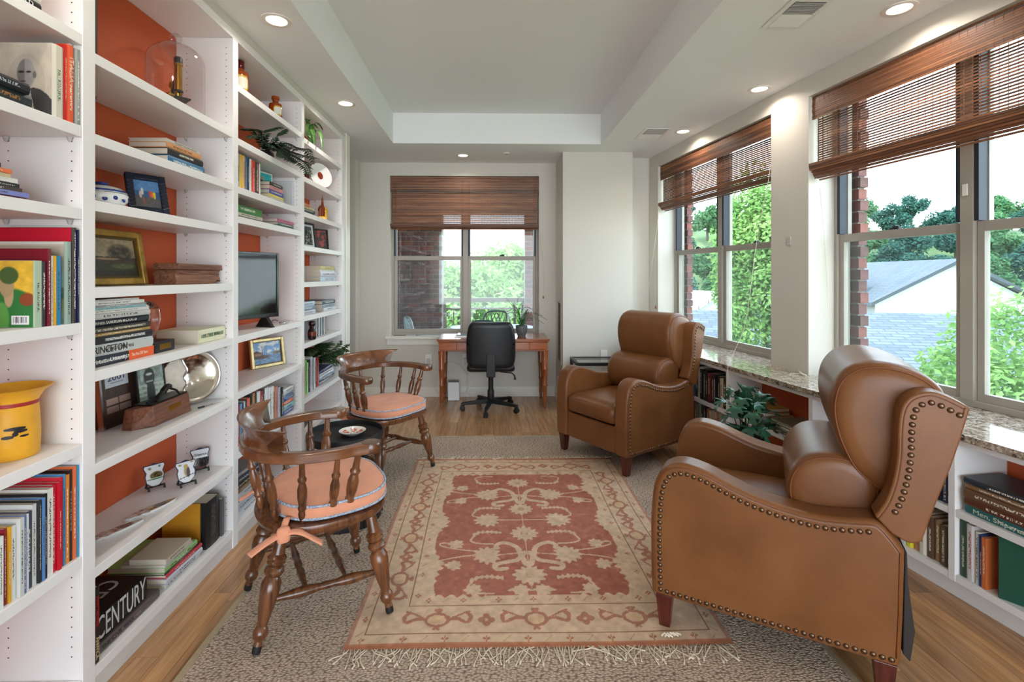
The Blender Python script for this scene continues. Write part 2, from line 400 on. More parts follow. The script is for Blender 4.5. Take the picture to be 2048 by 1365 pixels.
def window_unit(name, loc, rz, x0, x1, xm, z0, z1, zr, latch=True):
    """a pair of double-hung windows; local x right, y outward; frame 10 cm deep"""
    w = struct(name, loc, rz)
    f = MB(); ring(f, x0, x1, z0, z1, 0.0, 0.10, 0.022, 0.022, 0.03, 0.022); f.box(xm - 0.03, xm + 0.03, -0.004, 0.10, z0 + 0.03, z1 - 0.022)
    f.build('window_frame', frame_alu, w, bevel=0.002)
    for k, (a, c) in enumerate(((x0 + 0.022, xm - 0.03), (xm + 0.03, x1 - 0.022))):
        zb = z0 + 0.03; zt = z1 - 0.022
        s1 = ring(MB(), a + 0.002, c - 0.002, zr - 0.015, zt, 0.056, 0.086, 0.024, 0.024, 0.032, 0.03).build('upper_sash', frame_alu, w, bevel=0.0015)
        MB().box(a + 0.02, c - 0.02, 0.069, 0.073, zr + 0.01, zt - 0.025).build('pane', pane_glass, s1)
        MB().box(a + 0.001, a + 0.022, 0.0, 0.054, zr + 0.028, zt).box(c - 0.022, c - 0.001, 0.0, 0.054, zr + 0.028, zt).build('jamb_liner', dark_gasket, w)
        s2 = ring(MB(), a + 0.002, c - 0.002, zb, zr + 0.025, 0.018, 0.05, 0.032, 0.032, 0.04, 0.05).build('lower_sash', frame_alu, w, bevel=0.0015)
        MB().box(a + 0.03, c - 0.03, 0.033, 0.037, zb + 0.036, zr - 0.022).build('pane', pane_glass, s2)
        MB().box(a + 0.012, c - 0.012, 0.0935, 0.0945, zb, zr + 0.01).build('insect_screen', screen_net, w)
        MB().box((a + c) / 2 - 0.028, (a + c) / 2 + 0.028, 0.02, 0.046, zr + 0.0255, zr + 0.037).box((a + c) / 2 - 0.01, (a + c) / 2 + 0.03, 0.014, 0.03, zr + 0.037, zr + 0.045).build('sash_lock', dark_gasket, s2, bevel=0.002)
    return w
window_unit('window_1', (0, YB + 0.115, 0), 0, WX0 + 0.002, WX1 - 0.002, -0.276, WZ0 + 0.0, WZ1 - 0.002, 1.61)
w1p = rl(0, 0.19); 
window_unit('window_2', w1p, RANG, -W1[1] + 0.002, -W1[0] - 0.002, -1.235, SILL + 0.001, HEAD - 0.002, 1.645)
window_unit('window_3', w1p, RANG, -W2[1] + 0.002, -W2[0] - 0.002, 0.79, SILL + 0.001, HEAD - 0.002, 1.645)
# small white sensor on the mullion of the near window
tag(MB().box(0.775, 0.80, 0.178, 0.185, 1.80, 1.86).build('sash_sensor', trim_paint, bevel=0.003), 'small white sensor stuck on the mullion of the nearest window', 'sensor').location = RP
bpy.data.objects['sash_sensor'].rotation_euler = (0, 0, RANG)

# ---------------------------------------------------------------- woven wood blinds, slat by slat
slat_mats = [wood('bamboo_slat_%s' % n, d, l, 0.5, 'X', 1.2, bump=0.1, ring=6) for n, d, l in (('brown', (104, 64, 42), (146, 96, 66)), ('dark', (82, 48, 32), (128, 82, 56)), ('warm', (120, 76, 48), (164, 110, 76)), ('umber', (62, 36, 26), (112, 70, 48)))]
cord_mat = M_('cream_cord', (226, 218, 200), 0.8); tassel_mat = wood('cord_tassel_wood', (150, 100, 48), (200, 150, 90), 0.4, 'Z')
def blind(label, loc, rz, x0, x1, z_top, z_val, z_fold, z_bot, gap, cords):
    """local x right, -y into the room; valance, open woven panel, folded stack at the foot"""
    t = thing('woven_blind', label, 'window blind', loc, rz, None)
    MB().box(x0 + 0.004, x1 - 0.004, 0.0, 0.03, z_top - 0.03, z_top - 0.001).build('headrail', slat_mats[3], t)
    def slat(z, y, h, th=0.0035, tilt=0.0, inset=0.0):
        o = MB().box(x0 + inset, x1 - inset, -th / 2, th / 2, -h / 2, h / 2).build('slat', random.choice(slat_mats[:3] + slat_mats[:1]) if random.random() > 0.12 else slat_mats[3], t)
        o.location = (random.uniform(-0.002, 0.002), y, z); o.rotation_euler = (tilt, 0, 0)
    p = 0.0118; z = z_top - p / 2
    while z > z_val: slat(z, -0.018 - 0.004 * math.sin((z_top - z) * 18), p - 0.0012); z -= p
    z = z_val - 0.004; pp = 0.0152 if gap > 0.1 else p
    while z > z_fold:
        slat(z, 0.008, pp * (1 - gap), inset=0.012); z -= pp
    # folded stack: five overlapping layers rolling under
    lay = 6; hz = z_fold - z_bot
    for k in range(lay):
        zz0 = z_fold + 0.012 - k * hz / lay * 0.62; y = -0.022 - 0.004 * (lay - k) + 0.004 * k
        m = max(2, int(hz * 0.42 / p))
        for j in range(m):
            slat(zz0 - j * p, y + (0.006 * k if j == m - 1 else 0) + 0.0015 * j, p - 0.001, tilt=0.12 * k)
    # weaving threads: a vertical tape over each gap line, joined as one weave
    th = MB(); nth = max(8, int((x1 - x0) / 0.036))
    for k in range(nth + 1):
        xx = x0 + 0.02 + (x1 - x0 - 0.04) * k / nth
        w_ = 0.0012 if k not in (0, 1, nth - 1, nth) else 0.004
        th.box(xx - w_, xx + w_, 0.0045, 0.006, z_fold - 0.01, z_val + 0.01); th.box(xx - 0.0006, xx + 0.0006, -0.0235, -0.0225, z_val + 0.004, z_top - 0.004)
    tag(th.build('weaving_threads', slat_mats[0], t), kind='stuff')
    for pts in cords:
        c = MB().tube(bez(pts, 10), 0.0013, 6).build('pull_cord', cord_mat, t, smooth=180)
    return t
blind('wide woven wood blind across the window over the desk', (0, YB + 0.045, 0), 0, WX0 + 0.004, WX1 - 0.004, 2.552, 2.376, 1.985, 1.915, 0.08, [])
blind('woven wood blind over the tree window behind the far recliner', rl(0, 0.045), RANG, -W1[1] + 0.006, -W1[0] - 0.006, 2.572, 2.42, 2.16, 2.055, 0.2, [])
blind('large woven wood blind over the window nearest the camera', rl(0, 0.045), RANG, -W2[1] + 0.006, -W2[0] - 0.006, 2.572, 2.42, 2.115, 1.995, 0.42, [])
def cord(label, pts, tassel=None, r=0.0016):
    t = thing('blind_cord', label, 'cord', pts[0])
    q = [Vector(p) - Vector(pts[0]) for p in pts]
    MB().tube(bez(q, 10), r, 6).build('cord', cord_mat, t, smooth=180)
    if tassel is not None:
        MB().lathe([(0.003, 0.0), (0.008, -0.006), (0.009, -0.022), (0.007, -0.03), (0.003, -0.032)], 10, Matrix.Translation(Vector(tassel) - Vector(pts[0]))).build('tassel', tassel_mat, t, smooth=50)
    return t
cb = lambda u, v, y=YB - 0.02: ony(u, v, y)
cord('thin pull cord hanging beside the desk window blind', [cb(1078, 464), cb(1083, 495), cb(1087, 540), cb(1087, 592)], cb(1087, 592))
def cr(u, v, n): 
    s, z = onr(u, v, n); return rl(s, n, z)
cord('pair of thin cords looped at the far corner by the tree window', [cr(1318, 425, -0.02), cr(1308, 500, -0.04), cr(1296, 590, -0.06), cr(1290, 640, -0.06)])
cord('straight cord with wooden pull left of the tree window', [cr(1312, 470, -0.01), cr(1311, 540, -0.012), cr(1311, 620, -0.012)], cr(1311, 612, -0.012))
cord('pale cord hanging in front of the tree window over the counter', [cr(1541, 330, -0.03), cr(1535, 372, -0.05), cr(1514, 480, -0.15), cr(1492, 640, -0.25), cr(1470, 700, -0.32), cr(1456, 735, -0.375), cr(1455, 785, -0.375)], cr(1455, 780, -0.375))
cord('pale cord trailing down the reveal of the nearest window', [cr(1640, 378, 0.05), cr(1652, 520, 0.12), cr(1658, 660, 0.12), cr(1664, 748, 0.10)])
t = thing('cord_cleat', 'white plastic cord cleat lying on the granite beside the pier', 'cleat', rl(0.0, -0.05, 0.751))
MB().tube([(0.0, -0.045, 0.006), (0, 0, 0.008), (0.01, 0.045, 0.02)], [0.004, 0.006, 0.003], 8).build('cleat_body', trim_paint, t, smooth=180)
MB().tube(bez([(0, 0, 0.01), (-0.06, 0.02, 0.003), (-0.1, -0.06, 0.003), (-0.06, -0.18, 0.003)], 8), 0.0014, 6).build('cord_tail', cord_mat, t, smooth=180)

# ---------------------------------------------------------------- recessed lamps, vents, sprinkler, outlets
warm = M_('lamp_lens', (255, 240, 214), 0.4, emit=((255, 236, 205), 6.0)); lamp_trim = M_('lamp_trim', (232, 226, 218), 0.4)
def downlight(x, y, label):
    t = thing('recessed_light', label, 'ceiling light', (x, y, ZC), 0, 'recessed ceiling lights')
    MB().lathe([(0.050, -0.001), (0.052, -0.004), (0.07, -0.006), (0.074, -0.004), (0.075, -0.001)], 32, cap=False).build('trim_ring', lamp_trim, t, smooth=40)
    MB().lathe([(0.0501, -0.0006), (0.045, -0.003), (0.02, -0.0042), (0.001, -0.0045)], 32, cap=False).build('lens', warm, t, smooth=60)
    ld = bpy.data.lights.new('downlight_beam', 'AREA'); ld.shape = 'DISK'; ld.size = 0.09; ld.energy = DOWNLIGHT_W; ld.color = (1.0, 0.92, 0.82); ld.spread = R(150)
    lo = bpy.data.objects.new('downlight_beam', ld); COL.objects.link(lo); lo.parent = t; lo.location = (0, 0, -0.012)
for x, y, l in ((-1.087, 2.50, 'recessed ceiling light above the bookcase bay with the amber bottles'), (-1.088, 3.695, 'recessed ceiling light above the far end of the bookcase'),
                (-0.281, 5.263, 'recessed ceiling light over the desk window'), (1.76, 4.347, 'recessed ceiling light beside the small air vent'),
                (1.895, 3.348, 'recessed ceiling light in front of the pier between the windows'), (2.01, 2.326, 'recessed ceiling light above the window nearest the camera'),
                (-1.086, 1.3, 'recessed ceiling light above the nearest bookcase bay'), (2.14, 1.3, 'recessed ceiling light over the counter near the camera'), (-1.086, 0.1, 'recessed ceiling light above the bookcase behind the camera'), (2.3, 0.1, 'recessed ceiling light over the counter behind the camera'), (0.1, -1.9, 'recessed ceiling light in the soffit behind the camera')):
    downlight(x, y, l)
vent_mat = M_('vent_enamel', (232, 228, 224), 0.45)
def vent(label, x0, x1, y0, y1, n):
    t = thing('air_vent', label, 'air vent', ((x0 + x1) / 2, (y0 + y1) / 2, ZC)); w = (x1 - x0) / 2; l = (y1 - y0) / 2
    ring2 = MB(); ring2.box(-w, -w + 0.025, -l, l, -0.008, -0.001); ring2.box(w - 0.025, w, -l, l, -0.008, -0.001); ring2.box(-w + 0.025, w - 0.025, -l, -l + 0.022, -0.008, -0.001); ring2.box(-w + 0.025, w - 0.025, l - 0.022, l, -0.008, -0.001)
    ring2.build('vent_frame', vent_mat, t, bevel=0.002)
    MB().box(-w + 0.025, w - 0.025, -l + 0.022, l - 0.022, -0.0025, -0.0008).build('vent_back', M_('vent_shadow', (120, 118, 116), 0.8), t)
    for k in range(n):
        yy = -l + 0.03 + (2 * l - 0.06) * k / (n - 1); tilt = 0.7 if k < n / 2 else -0.7
        o = MB().box(-w + 0.026, w - 0.026, -0.006, 0.006, -0.0006, 0.0006).build('louver', vent_mat, t); o.location = (0, yy, -0.0075); o.rotation_euler = (tilt, 0, 0)
vent('large white ceiling vent near the light by the nearest window', 1.432, 1.637, 2.245, 2.515, 20)
vent('small white ceiling vent near the pillar', 1.385, 1.622, 4.25, 4.592, 20)
t = thing('sprinkler_head', 'small white round sprinkler cover on the soffit near the pillar', 'sprinkler', (0.188, 5.147, ZC))
MB().lathe([(0.001, -0.012), (0.03, -0.011), (0.036, -0.006), (0.04, -0.001)], 24, cap=False).build('cover_plate', vent_mat, t, smooth=40)
MB().lathe([(0.008, -0.02), (0.008, -0.012)], 10).build('sprinkler_stem', chrome, t, smooth=40)
# tall return grille on the side of the pillar
t = thing('return_grille', 'tall beige return air grille on the side of the pillar', 'air grille', (0.7795, 0, 0))
g0 = onx(1111.5, 600, 0.78); g1 = onx(1123.5, 745, 0.78)
ya, yb_ = 5.16, 5.42; za, zb = 0.44, 1.13
gm = M_('grille_enamel', (190, 182, 170), 0.5)
fr = MB(); fr.box(-0.010, -0.001, ya, ya + 0.025, za, zb); fr.box(-0.010, -0.001, yb_ - 0.025, yb_, za, zb); fr.box(-0.010, -0.001, ya + 0.025, yb_ - 0.025, za, za + 0.025); fr.box(-0.010, -0.001, ya + 0.025, yb_ - 0.025, zb - 0.025, zb)
fr.build('grille_frame', gm, t, bevel=0.002)
MB().box(-0.002, -0.0005, ya + 0.02, yb_ - 0.02, za + 0.02, zb - 0.02).build('grille_back', M_('grille_shadow', (60, 56, 52), 0.9), t)
for k in range(34):
    o = MB().box(-0.006, 0.006, ya + 0.025, yb_ - 0.025, -0.0008, 0.0008).build('louver', gm, t); o.location = (-0.0065, 0, za + 0.035 + (zb - za - 0.07) * k / 33); o.rotation_euler = (0, 0.6, 0)
plate_mat = M_('outlet_plastic', (236, 233, 226), 0.4)
def outlet(label, M, plug=None):
    t = thing('wall_outlet', label, 'outlet', M=M)         # local x right, y into the wall, z up
    MB().box(-0.036, 0.036, -0.005, -0.0005, -0.058, 0.058).build('cover_plate', plate_mat, t, bevel=0.002)
    for z in (-0.02, 0.02):
        MB().box(-0.016, 0.016, -0.0065, -0.005, z - 0.014, z + 0.014).build('socket', plate_mat, t, bevel=0.001)
    if plug: MB().box(-0.02, 0.02, -0.04, -0.0068, -0.055, 0.01).build('plug', M_('grey_plug', (196, 194, 192), 0.5), t, bevel=0.004)
outlet('white wall outlet with a grey plug left of the desk', TR(ony(857, 719, YB)), True)
outlet('white wall outlet under the desk beside the office chair', TR(ony(931, 718, YB)), True)
outlet('white wall outlet behind the black metal frame', TR((1.215, 5.089, 0.56)))
outlet('white outlet low on the pillar side beside the grille', TR((0.7795, 5.2, 0.30), rz=R(-90)), True)
tag(MB().box(-0.02, 0.02, -0.006, -0.0005, -0.03, 0.03).build('wall_hook', M_('hook_grey', (190, 185, 178), 0.5), bevel=0.003), 'small grey hook on the pier between the windows', 'hook')
bpy.data.objects['wall_hook'].matrix_world = TR(rl(0.17, 0.0, 1.64), rz=RANG)
# ================================================================ BUILT-IN BOOKCASE (left)
XB, XK = -1.31, -1.598
shelf_z = [[2.18, 1.883, 1.617, 1.249, 0.858, 0.495, 0.095],
           [2.143, 1.874, 1.652, 1.361, 1.082, 0.772, 0.427, 0.095],
           [2.403, 2.122, 1.868, 1.713, 1.083, 0.789, 0.474, 0.095],
           [2.384, 2.108, 1.856, 1.616, 1.354, 1.11, 0.915, 0.522, 0.295, 0.095]]
posts = [(0.67, 0.72), (1.588, 1.638), (2.506, 2.556), (3.412, 3.462), (4.342, 4.43)]
case = thing('built_in_bookcase', 'tall white built-in bookcase with rust-orange back along the wall', 'bookcase')
for a, c in posts:
    p = MB().box(XK, XB, a, c, 0.0, 2.62).build('upright', white_paint, case, bevel=0.0015)
    h = MB()
    for xx in (XB - 0.035, XB - 0.235):
        for k in range(76):
            z = 0.17 + k * 0.032
            for yy in (a - 0.0004, c + 0.0004):
                h.lathe([(0.0024, -0.0003), (0.0024, 0.0003)], 6, Matrix.Translation((xx, yy, z)) @ Matrix.Rotation(R(90), 4, 'X'))
    tag(h.build('peg_holes', M_('peg_hole', (70, 62, 58), 0.9), p), kind='stuff')
peg = M_('clear_peg', (190, 186, 182), 0.2, trans=0.0)
for bay, zs in enumerate(shelf_z):
    y0, y1 = posts[bay][1], posts[bay + 1][0]
    MB().box(XK - 0.003, XK, y0 - 0.01, y1 + 0.01, 0.06, 2.62).build('back_panel', rust_paint, case)
    for z in zs:
        s = MB().box(XK + 0.001, XB - 0.002, y0 + 0.0005, y1 - 0.0005, z - 0.036, z).build('shelf', white_paint, case, bevel=0.0015)
        if z > 0.2:
            g = MB()
            for xx in (XB - 0.035, XB - 0.235):
                for yy in (y0 + 0.008, y1 - 0.008): g.lathe([(0.004, -0.052), (0.007, -0.044), (0.0085, -0.037)], 8, Matrix.Translation((xx, yy, z)))
            g.build('shelf_pegs', peg, s, smooth=60); tag(s.children[0], kind='stuff')
MB().box(XK, XB, 0.67, 4.43, 2.62, 2.662).build('header', white_paint, case, bevel=0.0015)
MB().box(XK, XB - 0.004, 0.67, 4.43, 2.663, 2.709).build('scribe_moulding', wall_paint, case)
MB().box(XB - 0.03, XB - 0.006, 0.72, 4.342, 0.0, 0.058).build('toe_kick', M_('kick_paint', (214, 210, 208), 0.45), case)
tag(MB().box(XB + 0.0005, XB + 0.012, 4.44, 4.552, 0.0, 2.705).build('trim_2', trim_paint, bevel=0.003), kind='structure')

# ================================================================ LOW BOOKCASES (right) AND GRANITE
low = thing('low_bookcase', 'low white bookcase under the granite ledge along the windows', 'bookcase', RP, RANG)
FN = -0.285
lposts = [(2.19, 2.225), (1.165, 1.20), (0.416, 0.451), (-0.349, -0.319), (-1.10, -1.073), (-1.85, -1.82), (-2.60, -2.57)]
for s0, s1 in lposts:
    rbox(MB(), s0, s1, FN, -0.016, 0.11, 0.718).build('upright', white_paint, low, bevel=0.0015)
LOWZ = [0.40, 0.40, 0.405, 0.415, 0.415, 0.42]
for k in range(len(lposts) - 1):
    s1 = lposts[k][0] - 0.0005; s0 = lposts[k + 1][1] + 0.0005
    if s0 < -2.58: continue
    for z in (LOWZ[k], 0.14):
        rbox(MB(), s0, s1, FN + 0.002, -0.018, z - 0.03, z).build('shelf', white_paint, low, bevel=0.0015)
    rbox(MB(), s0, s1, -0.016, -0.0135, 0.11, 0.69).build('back_panel', rust_paint, low)
    rbox(MB(), s0, s1, FN, FN + 0.02, 0.69, 0.718).build('top_rail', white_paint, low, bevel=0.001)
rbox(MB(), -2.57, 2.19, FN + 0.085, FN + 0.10, 0.0, 0.109).build('toe_kick', white_paint, low)

def granite_mat():
    m = bpy.data.materials.new('speckled_granite'); m.use_nodes = True; N = m.node_tree.nodes; L = m.node_tree.links; b = N['Principled BSDF']
    b.inputs['Roughness'].default_value = 0.07; tc = N.new('ShaderNodeTexCoord')
    v = N.new('ShaderNodeTexVoronoi'); v.inputs['Scale'].default_value = 130; L.new(tc.outputs['Object'], v.inputs['Vector'])
    n = N.new('ShaderNodeTexNoise'); n.inputs['Scale'].default_value = 28; n.inputs['Detail'].default_value = 5; L.new(tc.outputs['Object'], n.inputs['Vector'])
    sp = N.new('ShaderNodeSeparateColor'); L.new(v.outputs['Color'], sp.inputs[0])
    ad = N.new('ShaderNodeMath'); ad.operation = 'MULTIPLY_ADD'; ad.inputs[1].default_value = 0.45; L.new(sp.outputs[0], ad.inputs[0]); L.new(n.outputs['Fac'], ad.inputs[2])
    r = N.new('ShaderNodeValToRGB'); e = r.color_ramp.elements; e[0].position = 0.42; e[0].color = lin((58, 50, 46)); e[1].position = 0.95; e[1].color = lin((206, 196, 180))
    for pos, c in ((0.55, (112, 92, 76)), (0.68, (176, 162, 144)), (0.8, (148, 138, 128))):
        q = r.color_ramp.elements.new(pos); q.color = lin(c)
    L.new(ad.outputs[0], r.inputs[0]); L.new(r.outputs[0], b.inputs['Base Color']); return m
granite = granite_mat()
g = MB(); rbox(g, -4.4, 2.225, -0.316, -0.002, 0.7195, SILL); rbox(g, W1[0] + 0.003, W1[1] - 0.003, -0.002, 0.20, 0.7195, SILL); rbox(g, W2[0] + 0.003, W2[1] - 0.003, -0.002, 0.20, 0.7195, SILL)
go = g.build('granite_ledge', granite, bevel=0.003); go.location = RP; go.rotation_euler = (0, 0, RANG)
tag(go, 'polished speckled granite ledge running under both large windows', 'countertop')

# ================================================================ BOOK MAKING
SEEDC = [0]
def cname(c):
    r, g, b = c; mx, mn = max(c), min(c)
    if mx < 62: return 'black'
    if mx - mn < 24: return 'white' if mn > 205 else 'pale grey' if mn > 150 else 'grey' if mn > 90 else 'charcoal'
    if r == mx:
        if g > 0.86 * r and b < 0.8 * r: return 'cream' if b > 150 else 'yellow'
        if g > 0.62 * r: return 'cream' if b > 150 else 'tan' if b > 0.45 * r else 'mustard'
        if b > 0.62 * r: return 'pink' if r > 170 else 'mauve'
        if g > 0.38 * r: return 'orange' if r > 190 else 'brown'
        return 'red' if r > 140 else 'maroon'
    if g == mx: return 'teal' if b > 0.8 * g else 'pale green' if mn > 140 else 'green'
    if g > 0.85 * b: return 'turquoise'
    return 'lavender' if r > 0.8 * b and b > 150 else 'navy' if b < 110 else 'light blue' if mx > 190 else 'blue'
def make_book(label, Mx, L, T, D, rgb, ink=(230, 225, 210), hard=True, group=None, name='book', lettering=(), pages=None, cat='book', rgb_pages=None):
    """local: spine on the plane x = 0 facing +x, boards at y = +-T/2, foot at z = 0"""
    SEEDC[0] += 1; bt = 0.0026 if hard else 0.001; bt = min(bt, T * 0.2); e = 0.003 if hard else 0.0004; rb = 0.004 if hard and T > 0.015 else 0.0
    poly = [(-D, -T/2), (-rb, -T/2), (0, -T/4), (0, T/4), (-rb, T/2), (-D, T/2), (-D, T/2 - bt), (-0.004, T/2 - bt), (-0.004, -T/2 + bt), (-D, -T/2 + bt)]
    b = MB().prism(poly, 0, L, lambda a, c, d: (a, c, d))
    o = b.build(name, book_mat(rgb, ink, SEEDC[0] % 12)); o.matrix_world = Mx; tag(o, label, cat, group)
    MB().box(-D + e, -0.0042, -T/2 + bt + 0.0001, T/2 - bt - 0.0001, e, L - e).build('pages', M_('page_%d' % rgb_pages[0], rgb_pages, 0.9) if rgb_pages else paper, o)
    for (s, size, how, frac, width, c) in lettering:
        lm = M_('ink_%d_%d_%d' % tuple(c), c, 0.5)
        if how == 'flat':    # book lying down, local z along the shelf
            Mt = axes((0, 0, 1), (0, -1, 0), (1, 0, 0), (0.0012, 0, L * frac))
        elif how == 'flat_r':
            Mt = axes((0, 0, -1), (0, 1, 0), (1, 0, 0), (0.0012, 0, L * frac))
        elif how == 'down':
            Mt = axes((0, 0, -1), (0, 1, 0), (1, 0, 0), (0.0012, 0, L * frac))
        text('lettering', s, size, lm, o, Mt, width, depth=0.0005)
    return o
def up_M(y, xf, z, lean=0.0, yaw=0.0): return TR((xf, y, z), rz=yaw) @ Matrix.Rotation(lean, 4, 'X')
def flat_M(y0, xf, zc, yaw=0.0):     # spine towards the room, length along +Y
    return TR((xf, y0, zc), rz=yaw) @ axes((1, 0, 0), (0, 0, -1), (0, 1, 0))
def bay_of(y):
    for k in range(4):
        if posts[k][0] <= y < posts[k + 1][0]: return k
    return 3
def room(y, z):
    """clear y range and height over the shelf at z"""
    k = bay_of(y); up = [q for q in shelf_z[k] if q > z + 0.05]; return posts[k][1] + 0.0012, posts[k + 1][0] - 0.0012, (min(up) - 0.036 if up else 2.62) - z - 0.019
def row_up(z, xf, items, place, group, depth=0.17, hard=True, name='book', jitter=0.006):
    """items: (u0, u1, v_top, rgb[, dict]) spine edges in photo pixels at the plane x = xf"""
    n = len(items)
    for i, it in enumerate(items):
        u0, u1, vt, rgb = it[:4]; kw = dict(it[4]) if len(it) > 4 else {}
        xo = xf - kw.pop('back', random.uniform(0, jitter)); y0 = onx(u0, 0, xf).y; y1 = onx(u1, 0, xf).y
        h = onx((u0 + u1) / 2, vt, xf).z - z
        lo_, hi_, hm_ = room((y0 + y1) / 2 if y1 < 4.3 else 4.2, z) if not (posts[1][0] <= (y0 + y1) / 2 <= posts[1][1]) else room(1.5, z)
        y0 = max(y0, lo_); y1 = min(y1, hi_); h = min(h, hm_)
        if y1 - y0 < 0.004: continue
        T = max(0.0035, y1 - y0 - 0.0012)
        noun = kw.pop('noun', name.replace('_', ' ')); look = kw.pop('look', cname(rgb) + (' thin' if T < 0.012 else ' thick' if T > 0.035 else ''))
        lab = kw.pop('label', '%s %s, %s from the left %s' % (look, noun, ORD[i], place))
        make_book(lab, up_M((y0 + y1) / 2, xo, z + 0.0005), h, T, min(kw.pop('D', min(depth, h * 0.74)), xo - XK - 0.004), rgb, kw.pop('ink', (232, 226, 212) if max(rgb) < 170 or rgb[2] < 90 else (60, 50, 46)), kw.pop('hard', hard), group, name, **kw)
def stack_up(z, xf, y0, items, place, group, depth=0.16, name='book'):
    """items bottom to top: (length, thickness, rgb[, dict])"""
    zz = z + 0.0005
    for i, it in enumerate(items):
        L, T, rgb = it[:3]; kw = dict(it[3]) if len(it) > 3 else {}
        yaw = kw.pop('yaw', random.uniform(-0.02, 0.02)); dy = kw.pop('dy', random.uniform(-0.004, 0.004))
        noun = kw.pop('noun', name.replace('_', ' ')); look = kw.pop('look', cname(rgb) + (' thick' if T > 0.035 else ''))
        lab = kw.pop('label', '%s %s, %s from the bottom %s' % (look, noun, ORD[i], place))
        make_book(lab, flat_M(y0 + dy, xf - kw.pop('back', random.uniform(0, 0.008)), zz + T / 2, yaw), L, T, kw.pop('D', depth), rgb, kw.pop('ink', (232, 226, 212) if max(rgb) < 170 or rgb[2] < 90 else (60, 50, 46)), kw.pop('hard', True), group, name, **kw)
        zz += T + 0.0004
    return zz
def frame_pic(name, label, cat, M, w, h, bar, deep, frame_mat, fn, nx=60, mat=None, inner=None, lift=0.0):
    """framed picture: local x width (centred), z up from its foot, facing -y"""
    t = thing(name, label, cat, M=M)
    f = MB()
    f.box(-w/2, -w/2 + bar, -deep, 0, 0, h); f.box(w/2 - bar, w/2, -deep, 0, 0, h); f.box(-w/2 + bar, w/2 - bar, -deep, 0, 0, bar); f.box(-w/2 + bar, w/2 - bar, -deep, 0, h - bar, h)
    fo = f.build('picture_frame', frame_mat, t, bevel=min(0.004, bar * 0.25))
    if inner:
        g = MB(); k = bar; e = inner[0]
        g.box(-w/2 + k, -w/2 + k + e, -deep * 0.6, -0.002, k, h - k); g.box(w/2 - k - e, w/2 - k, -deep * 0.6, -0.002, k, h - k); g.box(-w/2 + k + e, w/2 - k - e, -deep * 0.6, -0.002, k, k + e); g.box(-w/2 + k + e, w/2 - k - e, -deep * 0.6, -0.002, h - k - e, h - k)
        g.build('inner_slip', inner[1], t)
    MB().box(-w/2 + 0.002, w/2 - 0.002, 0.0003, 0.004, 0.002, h - 0.002).build('backing_board', M_('backing_board', (70, 56, 44), 0.9), t)
    art('picture', w - 2 * bar + 0.002, h - 2 * bar + 0.002, fn, mat or art_mat, t, nx=nx, M=Matrix.Translation((0, -deep * 0.35, bar - 0.001)))
    return t
def lean_M(p0, p1, lean):
    """stand a picture on its foot line p0 -> p1 (left to right as seen), leaning back by an angle"""
    p0 = Vector(p0); p1 = Vector(p1); c = (p0 + p1) / 2; d = p1 - p0
    return TR(c, rz=math.atan2(d.y, d.x)) @ Matrix.Rotation(-lean, 4, 'X')
# ================================================================ LEFT BOOKCASE CONTENTS
INK_L = (226, 222, 212)
# ---- nearest bay
stack_up(2.18, -1.335, 1.22, [(0.255, 0.030, (26, 26, 28), dict(lettering=[('IN THE WORLD', 0.018, 'flat', 0.6, 0.15, (226, 226, 222))])), (0.25, 0.026, (222, 220, 214), dict(lettering=[('STYLE', 0.02, 'flat', 0.7, 0.08, (70, 66, 62))])), (0.247, 0.022, (36, 140, 188)), (0.242, 0.018, (190, 50, 96)), (0.24, 0.02, (34, 44, 92))],
         'of the pile high up in the nearest bay', 'pile of books at the top of the nearest bay')
def portrait(u, v):
    c = flatc(u, (206, 194, 176)); g = fbm(u * 6, v * 6, 3)
    c = mixc(c, blob(u, v, 0.52, 0.45, 0.36, 0.4, 0.05) * 0.25, (150, 140, 128))
    body = ((v < 0.38 - 1.4 * (u - 0.66) ** 2) & (u > 0.22)) * 1.0
    c = mixc(c, body, (70, 70, 72)); c = mixc(c, ((np.abs(u - 0.56 - (0.3 - v) * 0.3) < 0.05) & (v < 0.36)) * 0.8, (214, 212, 208))
    head = blob(u, v, 0.52, 0.58, 0.17, 0.2, 0.06); c = mixc(c, head, (168, 162, 156)); c = mixc(c, head * (u < 0.5) * 0.45, (84, 82, 80))
    c = mixc(c, blob(u, v, 0.68, 0.56, 0.035, 0.05, 0.3), (120, 116, 112)); c = mixc(c, blob(u, v, 0.43, 0.6, 0.06, 0.016, 0.4) + blob(u, v, 0.57, 0.6, 0.05, 0.014, 0.4), (46, 44, 44))
    c = mixc(c, blob(u, v, 0.46, 0.47, 0.06, 0.01, 0.5), (70, 64, 62)); return c * (0.9 + 0.2 * g[:, None])
stack_up(1.883, -1.312, 1.13, [(0.30, 0.034, (40, 50, 52), dict(ink=(176, 120, 60))), (0.285, 0.03, (28, 32, 40), dict(ink=(180, 186, 190)))], 'of the two lying before the portrait cover', 'dark books lying in the nearest bay')
row_up(1.883, -1.314, [(107, 130, 92, (214, 208, 192), dict(label='tall cream book with a grey portrait photograph on its cover', ink=(96, 130, 96))),
                       (130.5, 135.5, 90, (206, 40, 34)), (135.8, 151, 91, (232, 92, 52), dict(lettering=[('ITALIA', 0.022, 'down', 0.68, 0.08, (236, 190, 160))], look='bright orange')), (152, 163.5, 97, (150, 156, 152))], 'beside the portrait cover', 'upright books beside the portrait cover', depth=0.2, jitter=0.002)
